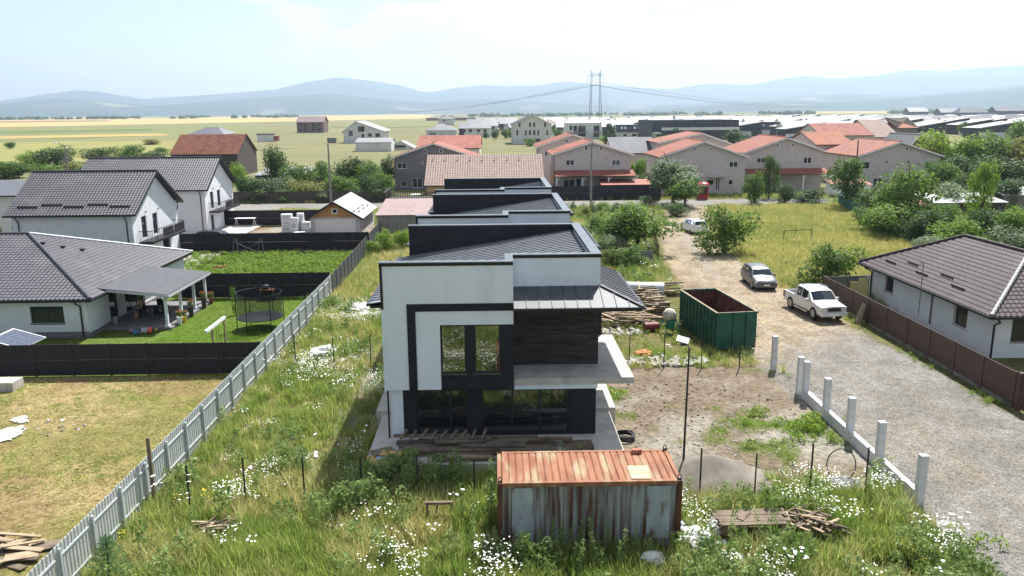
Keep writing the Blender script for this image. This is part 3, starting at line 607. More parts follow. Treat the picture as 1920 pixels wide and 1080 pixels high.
# ================================================================== green roll-off skip
M_SKIP = mat('skip_green_paint', lin(38, 92, 72), lin(30, 78, 60), 1.5, .55, bump=.25, bscale=5, c3=lin(84, 74, 58), s3=1.6, t3=(.62, .72), spec=.35)
M_SKIPIN = mat('skip_rusty_inside', lin(104, 62, 48), lin(74, 44, 36), 1.5, .85, bump=.3, bscale=8, c3=lin(132, 92, 78), s3=1.2)
M_SKIPRIM = mat('skip_worn_rim', lit(204, 188, 160), lit(150, 130, 108), 3, .8)
def skip():
    c = thing('roll_off_skip', 'large open green steel skip with ribbed sides beside the dirt road', 'skip', (14.15, 50.0, 0), R(6.5))
    w, l, z0, h = 1.27, 3.3, .12, 2.42
    MB().box(-w+.09, -l+.09, z0+.02, w-.09, l-.09, z0+.12).build('floor', M_SKIPIN, c)
    def panel(x0, y0, x1, y1, axis, sgn):
        m = MB(); t = .05
        m.box(x0, y0, z0, x1, y1, h); return m.build('side_panel', M_SKIP, c)
    panel(-w, -l, -w+.05, l, 0, 0); panel(w-.05, -l, w, l, 0, 0); panel(-w+.052, -l, w-.052, -l+.05, 0, 0); panel(-w+.052, l-.05, w-.052, l, 0, 0)
    for a in ((-w+.053, -l+.053, -w+.06, l-.053), (w-.06, -l+.053, w-.053, l-.053), (-w+.062, -l+.053, w-.062, -l+.06), (-w+.062, l-.06, w-.062, l-.053)):
        MB().box(a[0], a[1], z0+.125, a[2], a[3], h-.05).build('inner_lining', M_SKIPIN, c)
    for s in (-1, 1):
        for k in range(11):
            y = -l+.25+k*(2*l-.5)/10; x = s*w
            MB().box(min(x, x+s*.09), y-.045, z0, max(x, x+s*.09), y+.045, h-.1).build('rib', M_SKIP, c)
        for z in (.85, 1.6):
            MB().box(min(s*w, s*(w+.06)), -l+.02, z-.04, max(s*w, s*(w+.06)), l-.02, z+.04).build('side_rail', M_SKIP, c)
    for x in (-.2, .62, ):
        MB().box(x-.05, -l-.1, z0, x+.05, -l-.003, h+.02).build('end_rib', M_SKIP, c)
        MB().box(x-.05, l+.003, z0, x+.05, l+.1, h+.02).build('end_rib', M_SKIP, c)
    m = MB(); m.box(-w-.06, -l-.03, h-.1, -w+.08, l+.03, h); m.box(w-.08, -l-.03, h-.1, w+.06, l+.03, h); m.box(-w+.081, -l-.04, h-.1, w-.081, -l+.07, h); m.box(-w+.081, l-.07, h-.1, w-.081, l+.04, h); m.build('top_rail', M_SKIP, c)
    m = MB(); m.box(-w-.05, -l-.02, h+.001, -w+.07, l+.02, h+.012); m.box(w-.07, -l-.02, h+.001, w+.05, l+.02, h+.012); m.box(-w+.071, -l-.03, h+.001, w-.071, -l+.06, h+.012); m.build('worn_rim', M_SKIPRIM, c)
    for s in (-1, 1):
        for y in (-l+.5, l-.5):
            m = MB(); m.lathe([(.16, -.09), (.16, .09)], (s*.9, y, .16), 14, axis='x'); m.build('roller', M_BLKMET, c)
    m = MB()
    for k in range(5): m.box(.78, -l-.012, .5+k*.28, .98, -l-.003, .53+k*.28)
    m.build('painted_mark', M_BLKMET, c)
skip()

# ================================================================== fences
def slat_fence():
    f = thing('slat_fence', 'long pale grey metal slat fence beside the dry lawn, running back from the camera', 'fence', (FX, 20, 0))
    y0, y1, top = 0, 43.0, 1.8; post = MB().box(.035, -.04, 0, .115, .04, 1.72).mesh('post', M_FENCE); slat = MB()
    slat.add([(-.012, -.09, .06), (.012, -.055, .06), (.012, .055, .06), (-.012, .09, .06), (-.012, -.09, top), (.012, -.055, top), (.012, .055, top), (-.012, .09, top)], [(0, 1, 5, 4), (1, 2, 6, 5), (2, 3, 7, 6), (4, 5, 6, 7)])
    sm = slat.mesh('slat', M_FENCE); rail = MB().box(.013, -1.0, -.03, .045, 1.0, .03).mesh('rail', M_FENCE)
    y = 0; rr = random.Random(3)
    while y < y1: link('post', post, f, (0, y, rr.uniform(-.02, .01))); y += 2.0
    y = 1.0
    while y < y1:
        for z in (.42, 1.42): link('rail', rail, f, (0, y, z))
        y += 2.0
    y = .1
    while y < y1: link('slat', sm, f, (rr.uniform(-.004, .004), y, rr.uniform(-.015, .015))); y += .2
slat_fence()
def panel_fence(label, p0, p1, h, bay=2.0, mt=None, boards=2, post=None, name='panel_fence', z0=0, plinth=None, cat='fence', vertical=0):
    p0 = Vector((p0[0], p0[1], z0)); p1 = Vector((p1[0], p1[1], z0)); L = (p1-p0).length; d = (p1-p0)/L
    f = thing(name, label, cat, p0, math.atan2(d.y, d.x)); n = max(1, round(L/bay)); b = L/n
    pm = MB().box(-.05, -.05, 0, .05, .05, h+.02).mesh('post', post or M_DARKF)
    lo = .22 if plinth else .02; bh = (h-lo)/boards
    m = MB()
    if vertical:
        k = int(b/vertical); 
        for i in range(k):
            a = .055+(b-.11)*i/k; e = .055+(b-.11)*(i+1)/k; m.box(a+.003, -.02+(.006 if i % 2 else 0), 0, e-.003, .012, bh-.012)
    else: m.box(.055, -.018, 0, b-.055, .018, bh-.014)
    bm_ = m.mesh('panel', mt or M_DARKF); pl_ = MB().box(.055, -.03, 0, b-.055, .03, lo-.006).mesh('plinth', plinth) if plinth else None
    for i in range(n+1): link('post', pm, f, (i*b, 0, 0))
    for i in range(n):
        for k in range(boards): link('panel', bm_, f, (i*b, 0, lo+k*bh))
        if plinth: link('plinth', pl_, f, (i*b, 0, 0))
    return f
panel_fence('dark grey board fence between the dry lawn and the bungalow with the porch', (-45, 43.6), (FX-.15, 43.6), 1.85, 2.1, vertical=.16)
panel_fence('dark fence behind the trampoline, in front of the poppy garden', (-25.5, 62.9), (FX-.15, 62.9), 2.0, 2.1, vertical=.3)
panel_fence('dark fence at the back of the poppy garden behind the metal trestle', (-38, 84.1), (FX-.3, 84.1), 2.1, 2.1, vertical=.3, plinth=M_CONCD)
panel_fence('dark fence by the street behind the wrapped white parcels', (-36, 104.8), (-22.2, 104.8), 2.05, 2.1, vertical=.3)
panel_fence('dark panel fence continuing the pale slat fence towards the garage', (FX, 63.1), (FX-.6, 95), 1.75, 2.0, mt=mat('slate_panel', lin(74, 76, 80), lin(62, 64, 68), 3, .6), post=M_DARKF)
panel_fence('brown sheet fence along the gravel road in front of the white bungalow', (25.2, 60), (25.2, 36.6), 1.85, 2.6, mt=M_BROWNFENCE, post=M_BROWNFENCE, boards=1, plinth=M_CONCD)
def gate():
    g = thing('gate', 'dark brown slatted driveway gate at the end of the brown fence', 'gate', (25.25, 36.3, 0))
    MB().box(-.1, -.12, 0, .1, .12, 1.9).build('gate_post', M_BROWNFENCE, g)
    for k in range(22): MB().box(-.02, -.35-k*.16, .12, .02, -.23-k*.16, 1.75).build('slat', M_BROWNFENCE, g)
    MB().box(.021, -3.8, .3, .06, -.2, .38).box(.021, -3.8, 1.5, .06, -.2, 1.58).build('rail', M_BROWNFENCE, g)
gate()
panel_fence('grey sheet fence across the yard behind the white bungalow', (25.4, 60.1), (29.0, 60.4), 1.75, 1.9, mt=M_GALV, post=M_GALV, boards=1)
# thin black fence posts
tp = MB().box(-.025, -.025, -.3, .025, .025, 2.0).mesh('fence_post', M_POSTBLK)
spots = [(-11.38, 27.2, 'by the white flowers nearest the slat fence'), (-9.5, 27.7, 'second from the slat fence in the weeds'), (-7.3, 27.7, 'on the edge of the house shadow'), (-5.2, 27.9, 'at the corner of the concrete terrace'), (-3.1, 28.0, 'before the middle of the terrace'), (-.95, 27.6, 'beside the rusty container on its shaded side'),
         (7.63, 28.0, 'in the sand heap beside the container'), (9.6, 27.6, 'at the foot of the sand heap'), (11.95, 28.2, 'between the sand heap and the round pit'), (13.9, 27.8, 'between the round pit and the low wall'),
         (7.66, 44.6, 'beside the balcony slab'), (9.45, 43.5, 'by the white rubble with the orange scrap'), (11.55, 43.3, 'before the middle of the green skip'), (13.7, 43.2, 'at the corner of the green skip')]
for x, y, t in spots: link('fence_post', tp, None, (x, y, rnd.uniform(-.12, .05)), rnd.uniform(-.3, .3), label='thin black metal post '+t, cat='post', group='thin black posts for a fence not built')
for px_, py_, t in ((555, 690, 'tall thin black post in the meadow strip, by white rubble'), (627, 697, 'thin black post in the meadow strip, near the white film'), (696, 690, 'thin black post close to the white wall of the new house')):
    p = G(px_, py_); link('fence_post', tp, None, (p.x, p.y, 0), 0, label=t, cat='post', group='thin black posts for a fence not built')
# tall wooden post by the slat fence
MB().box(-.06, -.04, 0, .06, .04, 2.7).build('wooden_post', M_WOODG, None, label='tall weathered wooden post standing at the slat fence', cat='post').location = (FX+.28, 28.0, 0)
# white posts along the gravel road and the low wall
pm = MB().prism([(-.14, -.13), (.14, -.13), (.14, .13), (-.14, .13)], 'z', 0, 2.0).mesh('gate_post', M_WPOST)
for i, (y, t) in enumerate(((42.9, 'farthest white square post, alone at the corner of the gravel'), (39.0, 'second white square post from the skip, just before the low wall'), (38.2, 'white square post at the far end of the low wall'), (35.6, 'white square post second along the low wall from its far end'), (33.0, 'white square post in the middle of the low wall'), (30.2, 'white square post second nearest on the low wall'), (27.0, 'nearest white square post at the near end of the low wall'))):
    link('wall_post', pm, None, (15.55, y, 0), 0, label=t, cat='post', group='white posts along the gravel road')
lw = thing('low_wall', 'low white concrete wall between the white posts beside the gravel', 'wall', (15.55, 27, 0))
ys_ = [27.0, 30.2, 33.0, 35.6, 38.2]
for a, b in zip(ys_, ys_[1:]): MB().box(-.11, a-27+.132, 0, .11, b-27-.132, .52).build('wall_section', M_WPOST, lw)
# ================================================================== roofs
def tile_roof(parent, el, er, rr_, rl, mt, tw=.30, ch=.36, amp=.022, step=.03, name='roof_slope', thick=.0):
    """profiled tiles laid in courses over the plane eave-left, eave-right, ridge-right, ridge-left (trapezoid or triangle)"""
    el, er, rr_, rl = [Vector(p) for p in (el, er, rr_, rl)]
    U = (er-el).normalized(); Nn = U.cross((rl-el) if (rl-el).length > .1 else (rr_-el)).normalized()
    if Nn.z < 0: Nn = -Nn
    V = Nn.cross(U); 
    if V.z < 0: V = -V
    H = (rl-el).dot(V); n = max(1, int(round(H/ch))); Wd = (er-el).dot(U)
    uL = lambda v: (rl-el).dot(U)*v/H; uR = lambda v: Wd+((rr_-el).dot(U)-Wd)*v/H
    us = np.arange(min(0, uL(H)), max(Wd, uR(H))+tw, tw/4); ph = 2*np.pi*us/tw; w = amp*np.sin(ph)
    vs = []; fs = []; k = len(us)
    def row(v, h):
        a, b = uL(v), uR(v); uu = np.clip(us, a, b); o = len(vs)
        P = np.array(el)[None, :]+uu[:, None]*np.array(U)[None, :]+v*np.array(V)[None, :]+(w+h)[:, None]*np.array(Nn)[None, :]
        vs.extend(P.tolist()); return o
    for c in range(n):
        v0, v1 = H*c/n, H*(c+1)/n
        a = row(v0, np.full(k, 0.0)); b = row(v0, np.full(k, step)); e = row(v1, np.full(k, .004))
        for i in range(k-1): fs.append((a+i, a+i+1, b+i+1, b+i)); fs.append((b+i, b+i+1, e+i+1, e+i))
    m = bpy.data.meshes.new(name); m.from_pydata(vs, [], fs); m.materials.append(mt)
    o = link(name, m, parent); m.validate(); return o
def under(parent, pts, m, t=.12, off=.03, name='roof_deck'):
    b = MB(); q = [Vector(p) for p in pts]; nrm = (q[1]-q[0]).cross(q[2]-q[0]).normalized(); nrm = nrm if nrm.z > 0 else -nrm
    b.slab([p-nrm*off for p in q], t); return b.build(name, m, parent)
def ridge(parent, p, q, m, r=.1, name='ridge_tiles'):
    p = Vector(p); q = Vector(q); n = max(2, int((q-p).length/.4)); b = MB()
    for i in range(n):
        a = p+(q-p)*(i/n); e = p+(q-p)*((i+1.08)/n if i < n-1 else 1); b.tube([a, e], [r*1.06, r*.92], 8)
    return b.build(name, m, parent, smooth=50)
def pipe(parent, pts, r=.05, m=None, name='downpipe'): return MB().tube(pts, r, 8).build(name, m or M_GUT, parent, smooth=True)
def snow_guards(parent, spots, m=None, w=2.0):
    for (p, d) in spots: MB().bar(Vector(p)-Vector(d)*w/2, Vector(p)+Vector(d)*w/2, .05, .11).build('snow_guard', m or M_GUT, parent)

# ================================================================== bungalow with porch, left
def bungalow_left():
    h = thing('bungalow', 'white bungalow with grey hipped tile roof and a covered porch beside the lawn', 'house')
    ex, fy, by, ez = -26.4, 51.0, 69.0, 2.72; ap = Vector((-35.0, 60.0, 5.75)); wx, wy = -27.0, 51.55; lx = -50
    m = MB(); wall(m, (lx, wy), (wx, wy), 0, ez-.05, .3, [(-31.0+50+.3, -31.0+50+2.5, 1.0, 2.15)]); m.build('front_wall', M_WHITE, h)
    m = MB(); wall(m, (wx, wy+.301), (wx, by-.6), 0, ez-.05, .3, [(2.8, 4.2, .25, 2.35), (5.2, 8.4, .25, 2.35)]); m.build('end_wall', M_WHITE, h)
    m = MB(); m.box(lx, wy-.03, 0, wx+.03, wy-.003, .42); m.box(wx+.003, wy-.03, 0, wx+.033, by-.6, .3); m.build('plinth', mat('grey_plinth', lin(120, 118, 118), lin(104, 102, 103), 6, .9), h)
    window(h, (-30.7, wy), (-28.5, wy), 1.0, 2.15, M_FRAME, M_GLASS, .14, .06, (.5,), sill=M_GUT)
    window(h, (wx, wy+3.1), (wx, wy+4.5), .25, 2.35, M_FRAME, M_GLASS, .14, .07, (), name='door')
    window(h, (wx, wy+5.5), (wx, wy+8.7), .25, 2.35, M_FRAME, M_GLASS, .14, .07, (.33, .66), name='sliding_door')
    m = MB(); m.box(lx, wy+.31, .05, wx-.31, by-.6, .1); m.build('floor', M_CONCD, h)
    rl = Vector((lx, 60.0, 5.75))
    tile_roof(h, (lx, fy, ez), (ex, fy, ez), ap, (lx, 60.0, 5.75), M_TILE)
    tile_roof(h, (ex, fy, ez), (ex, by, ez), ap, ap, M_TILE, amp=.02)
    tile_roof(h, (ex, by, ez), (lx, by, ez), (lx, 60, 5.75), ap, M_TILE)
    under(h, [(lx, fy, ez), (ex, fy, ez), ap, rl], M_GUT); under(h, [(ex, fy, ez), (ex, by, ez), ap], M_GUT)
    ridge(h, (lx, 60, 5.79), ap+Vector((0, 0, .04)), M_TILE, .11); ridge(h, (ex, fy, ez+.05), ap+Vector((0, 0, .05)), M_TILE, .12); ridge(h, (ex, by, ez+.05), ap+Vector((0, 0, .05)), M_FENCE, .1)
    m = MB(); m.box(lx, fy-.12, ez-.14, ex+.12, fy+.0, ez-.01); m.box(ex+.0, fy+.002, ez-.14, ex+.12, 53.4, ez-.01); m.build('gutter', M_GUT, h)
    m = MB(); m.box(lx, fy+.02, ez-.2, ex-.02, wy-.002, ez-.15); m.box(wx+.003, wy, ez-.2, ex-.02, by, ez-.15); m.build('soffit', M_GUT, h)
    pipe(h, [(-27.45, fy+.0, ez-.12), (-27.45, fy+.15, ez-.35), (-27.35, wy-.08, ez-.55), (-27.35, wy-.08, .1)], .055)
    for i in range(5):
        p = Vector((-36.6-i*1.7, 58.0, 0)); p.z = ez+(p.y-fy)/(60-fy)*(5.75-ez)+.06; MB().lathe([(.13, 0), (.1, .1), (.02, .13)], p, 8).build('roof_vent', M_GUT, h)
    for x, y in ((-33.3, 58.7), (-32.2, 59.3), (-31.2, 60.1)):
        z = ez+(ex-x)/(ex-ap.x)*(5.75-ez)+.04; MB().box(x-.15, y-.12, z, x+.15, y+.12, z+.12).build('roof_vent', M_GUT, h)
    # porch roof carried on four white posts
    px1, pz0, pz1, y0, y1 = -22.25, 2.46, 2.80, 53.2, 61.2
    po = under(h, [(ex-.6, y0, 2.98), (px1, y0, pz0+.02), (px1, y1, pz0+.02), (ex-.6, y1, 2.98)], M_SHING, .06, .0, 'porch_roof')
    m = MB(); m.box(px1-.02, y0-.03, pz0-.2, px1+.04, y1+.03, pz0-.05); m.bar((ex, y0-.02, 2.78), (px1, y0-.02, pz0-.09), .05, .14); m.bar((ex, y1+.02, 2.78), (px1, y1+.02, pz0-.09), .05, .14); m.build('fascia', M_FENCE, po)
    for y in (53.5, 56.0, 58.6, 60.9):
        m = MB(); m.box(-22.72, y-.09, .12, -22.54, y+.09, 2.32); m.bar((-22.63, y, 1.9), (-22.63, y+.45, 2.3), .09, .09); m.bar((-22.63, y, 1.9), (-22.63, y-.45, 2.3), .09, .09); m.box(-22.78, y-.15, .1, -22.48, y+.15, .3); m.build('porch_post', M_WHITE, h)
    m = MB(); m.box(-22.72, y0+.1, 2.24, -22.54, y1-.1, 2.36); m.build('porch_beam', M_WHITE, h)
    m = MB(); m.box(wx+.035, 53.3, 0, -22.3, y1, .16); m.build('porch_floor', mat('grey_paving', lin(122, 120, 120), lin(106, 104, 105), 1.5, .9), h)
    return h
M_SHING = mat('grey_shingle_sheet', lit(104, 105, 110), lit(90, 91, 97), 1.0, .8, bump=.5, bscale=7, stretch=(2, 3, 1))
bungalow_left()

# ================================================================== the two tall white houses
def tall_house(label, ox, oy, width, wlen=10.5, zbal=2.75):
    """gable end faces +x; ridge runs along x"""
    h = thing('tall_white_house', label, 'house', (ox, oy, 0), 0, 'pair of tall white gabled houses')
    W_, L_ = wlen, width; ze, zr, zw = 5.5, 9.05, 5.62; ym = W_/2
    m = MB(); wall(m, (-L_, 0), (0, 0), 0, zw, .3); m.build('front_wall', M_WHITE, h)
    m = MB(); wall(m, (0, .301), (0, W_-.301), 0, zw, .3, [(1.2, 2.3, .2, 2.2), (6.0, 7.8, .2, 2.3), (1.6, 2.7, 2.95, 5.0), (4.1, 5.2, 2.95, 5.0)]); m.prism([(.301, zw+.002), (W_-.301, zw+.002), (ym, zr-.15)], 'x', -.3, 0); m.build('gable_wall', M_WHITE, h)
    m = MB(); wall(m, (0, W_), (-L_, W_), 0, zw, .3); m.box(-L_, .3, 0, -L_+.3, W_-.3, zw); m.prism([(.3, zw+.002), (W_-.3, zw+.002), (ym, zr-.15)], 'x', -L_, -L_+.3); m.build('rear_wall', M_WHITE, h)
    m = MB(); m.box(-L_+.31, .31, 2.6, -.31, W_-.31, 2.75); m.build('floor_slab', M_CONC, h)
    for (a, b, c, e, nm, mu) in ((1.5, 2.6, .2, 2.2, 'door', (.5,)), (6.3, 8.1, .2, 2.3, 'sliding_door', (.5,)), (1.9, 3.0, 2.95, 5.0, 'balcony_door', ()), (4.4, 5.5, 2.95, 5.0, 'balcony_door', ())):
        window(h, (0, a), (0, b), c, e, M_FRAME, M_GLASS, .12, .07, mu, name=nm)
    ov = .75; go = .55; sl = (zr-ze)/(ym+.45)
    e0 = -.45
    tile_roof(h, (-L_-.5, e0, ze), (go, e0, ze), (go, ym, zr), (-L_-.5, ym, zr), M_TILE, amp=.026)
    tile_roof(h, (go, W_+.45, ze), (-L_-.5, W_+.45, ze), (-L_-.5, ym, zr), (go, ym, zr), M_TILE, amp=.026)
    under(h, [(-L_-.48, e0+.02, ze), (go-.02, e0+.02, ze), (go-.02, ym, zr), (-L_-.48, ym, zr)], M_GUT); under(h, [(-L_-.48, W_+.43, ze), (go-.02, W_+.43, ze), (go-.02, ym, zr), (-L_-.48, ym, zr)], M_GUT)
    ridge(h, (-L_-.5, ym, zr+.05), (go, ym, zr+.05), M_TILE, .1)
    m = MB(); m.bar((go+.01, e0, ze-.04), (go+.01, ym, zr-.04), .06, .2); m.bar((go+.01, W_+.45, ze-.04), (go+.01, ym, zr-.04), .06, .2); m.build('verge_board', M_GUT, h)
    m = MB(); m.box(-L_-.5, e0-.12, ze-.16, go, e0, ze-.02); m.box(-L_-.5, W_+.45, ze-.16, go, W_+.57, ze-.02); m.build('gutter', M_GUT, h)
    for x in (-.5, -L_+.6): pipe(h, [(x, e0-.05, ze-.14), (x, -.2, ze-.5), (x, -.08, ze-.75), (x, -.08, .2)], .05)
    pipe(h, [(-.1, W_+.5, ze-.14), (.06, W_+.2, ze-.5), (.06, W_-.1, ze-.8)], .045)
    snow_guards(h, [((-L_+1.3+i*2.1, .5+(.25 if i % 2 else 0), ze+sl*(.95+(.25 if i % 2 else 0))+.09), (1, 0, 0)) for i in range(5)], w=1.9)
    # balcony
    b = thing_part(h, 'balcony'); m = MB(); m.box(.003, 1.0, zbal-.2, 1.3, 9.0, zbal); m.build('balcony_floor', M_GUT, b)
    m = MB(); m.box(1.22, 1.02, zbal+.98, 1.28, 8.98, zbal+1.03); m.box(.02, 1.02, zbal+.98, 1.22, 1.07, zbal+1.03); m.box(.02, 8.93, zbal+.98, 1.22, 8.98, zbal+1.03); m.build('handrail', M_BLKMET, b)
    for i in range(15): MB().box(1.235, 1.1+i*.555, zbal, 1.262, 1.127+i*.555, zbal+.979).build('baluster', M_BLKMET, b)
    for i in range(9): MB().box(.1+i*.13, 1.03, zbal, .125+i*.13, 1.055, zbal+.979).build('baluster', M_BLKMET, b)
    for i in range(2): MB().box(1.225, 3.6+i*2.7, zbal+.08, 1.233, 6.2+i*2.7, zbal+.9).build('railing_screen', M_DARKF, b)
    m = MB(); m.box(.34, -.2, .02, 4.6, 10.0, .16); m.build('terrace', mat('pale_paving', lit(216, 212, 206), lit(198, 194, 188), 1.2, .85, bump=.2), h)
    for y in (2.9, 5.8): MB().tube([(.0, y, 5.35), (.12, y, 5.4), (.14, y, 5.28)], .05, 6).build('wall_lamp', M_BLKMET, h)
    return h
def thing_part(parent, name):
    o = bpy.data.objects.new(name, None); COL.objects.link(o); o.parent = parent; return o
tall_house('tall white house with a balcony, close behind the bungalow with the porch', -33.4, 73.6, 10.9)
tall_house('tall white house with a balcony, farther back near the street, beside parked dark car', -35.2, 97.4, 15.5)

# ================================================================== garage with white sheet roof
def garage():
    g = thing('garage', 'small block garage with pale sheet roof and a wooden gable', 'garage', (0, 0, 0))
    x0, x1, y0, y1, ze, zr = -22.0, -16.2, 94.5, 105.5, 2.35, 4.25; xm = (x0+x1)/2
    blk = mat('aerated_block', lin(196, 198, 196), lin(176, 178, 178), 1.3, .9, bump=.4, bscale=5)
    m = MB(); wall(m, (x0, y0), (x1, y0), 0, ze, .25, [(.5, x1-x0-.5, 0, 2.15)]); wall(m, (x1, y0+.25), (x1, y1), 0, ze, .25); wall(m, (x0, y1), (x0, y0+.25), 0, ze, .25); m.build('wall', blk, g)
    for k in range(5): MB().box(x0+.5, y0+.1+.002*(k % 2), k*.43, x1-.5, y0+.14, k*.43+.42).build('door_panel', M_PVC, g)
    m = MB(); wall(m, (x0+.02, y0+.03), (x1-.02, y0+.03), ze+.002, ze+.01, .05); m.prism([(x0+.02, ze+.01), (x1-.02, ze+.01), (xm, zr-.1)], 'y', y0+.03, y0+.1); m.build('gable_board', M_OSB, g)
    w = window(g, (xm-.35, y0-.02), (xm+.35, y0-.02), 2.75, 3.4, M_PVC, M_GLASS, .0, .12, ())
    for s in (-1, 1):
        n = 14
        for k in range(n):
            ya = y0-.7+(y1-y0+1.0)*k/n; yb = y0-.7+(y1-y0+1.0)*(k+1)/n; m = MB(); xe = xm+s*(xm-x0+.5)*1.0; zl = ze-.12
            m.slab([(xm, ya, zr), (xe, ya, zl), (xe, yb-.03, zl), (xm, yb-.03, zr)], .03); m.slab([(xm, yb-.03, zr+.03), (xe, yb-.03, zl+.03), (xe, yb, zl+.03), (xm, yb, zr+.03)], .05); m.build('roof_sheet', M_PALESHEET, g)
        m = MB(); m.bar((xm, y0-.73, zr-.06), (xm+s*(xm-x0+.5), y0-.73, ze-.18), .06, .2); m.build('verge_board', M_GUT, g)
        m = MB(); m.bar((xm, y0-.4, zr-.2), (xm+s*(xm-x0+.3), y0-.4, ze-.24), .08, .12); m.build('rafter', M_WOODP, g)
    snow_guards(g, [((xm+2.2+.35*(i % 2), y0+.4+i*1.6, zr-(2.2+.35*(i % 2))*(zr-ze+.12)/3.4+.06), (0, 1, 0)) for i in range(6)], w=1.2)
M_PALESHEET = mat('pale_sheet', lit(216, 214, 212), lit(196, 195, 195), .8, .45, .1)
garage()
def shed(name, label, x0, x1, y0, y1, zf, zb, wm, rm, cat='shed', ov=.25, sheets=6, group=None):
    s = thing(name, label, cat, ((x0+x1)/2, (y0+y1)/2, 0), 0, group); a, b = (x1-x0)/2, (y1-y0)/2
    m = MB(); wall(m, (-a, -b), (a, -b), 0, zf, .08); m.build('front_wall', wm, s)
    m = MB(); m.prism([(-b+.081, 0), (b, 0), (b, zb), (-b+.081, zf)], 'x', -a, -a+.08); m.prism([(-b+.081, 0), (b, 0), (b, zb), (-b+.081, zf)], 'x', a-.08, a); m.box(-a+.081, b-.08, 0, a-.081, b, zb); m.build('side_wall', wm, s)
    sl = (zb-zf)/(2*b); 
    for k in range(sheets):
        xa = -a-ov+(2*a+2*ov)*k/sheets; xb = -a-ov+(2*a+2*ov)*(k+1)/sheets-.004
        MB().slab([(xa, -b-ov, zf+.06-sl*ov), (xb, -b-ov, zf+.06-sl*ov), (xb, b+ov, zb+.06+sl*ov), (xa, b+ov, zb+.06+sl*ov)], .04).build('roof_sheet', rm, s)
    return s
M_RUSTSHEET = mat('old_sheet_wall', lin(150, 148, 140), lin(120, 116, 110), 2, .7, bump=.5, bscale=6, stretch=(6, 6, .2), c3=lin(140, 92, 66), s3=1.1, t3=(.62, .74))
M_PURPLE = mat('faded_maroon_roof', lit(176, 148, 142), lit(156, 128, 124), 1.2, .6)
shed('tin_shed', 'lean-to shed of patched grey sheets with faded maroon roof', -14.2, -7.6, 95.2, 104.8, 2.45, 3.3, M_RUSTSHEET, M_PURPLE)

# ================================================================== wooden deck with railing above the sheds
dk = thing('wooden_deck', 'dark railed wooden deck with a table on it, beside the farthest black house', 'deck', (0, 0, 0))
dx0, dx1, dy0, dy1, dz = -15.5, -8.3, 111.0, 118, 2.35
MB().box(dx0+.2, dy0+.2, 0, dx1-.2, dy1-.2, dz-.3).build('base', M_CONCD, dk)
for k in range(14): MB().box(dx0, dy0+.5*k, dz-.1, dx1, dy0+.5*k+.49, dz).build('board', M_WOODD, dk)
MB().box(dx0, dy0-.04, dz-.32, dx1, dy0-.003, dz-.02).build('fascia', M_WOODD, dk)
for (a, b) in (((dx0, dy0), (dx1, dy0)), ((dx0, dy0), (dx0, dy1))):
    a = Vector((*a, 0)); b = Vector((*b, 0)); n = int((b-a).length/.24)
    for i in range(n+1): p = a+(b-a)*i/n; MB().box(p.x-.04, p.y-.03, dz+.0, p.x+.04, p.y+.03, dz+1.2).build('baluster', M_WOODD, dk)
    MB().bar(a+Vector((0, 0, dz+1.23)), b+Vector((0, 0, dz+1.23)), .14, .08).bar(a+Vector((0, 0, dz+.75)), b+Vector((0, 0, dz+.75)), .08, .06).build('handrail', M_WOODD, dk)
tb = thing('garden_table', 'white round garden table standing on the railed deck', 'table', (-11.4, 113.5, dz))
MB().lathe([(.75, .7), (.75, .75)], (0, 0, 0), 16).build('table_top', M_PVC, tb); MB().lathe([(.35, 0), (.06, .06), (.06, .7)], (0, 0, 0), 10).build('pedestal', M_PVC, tb)

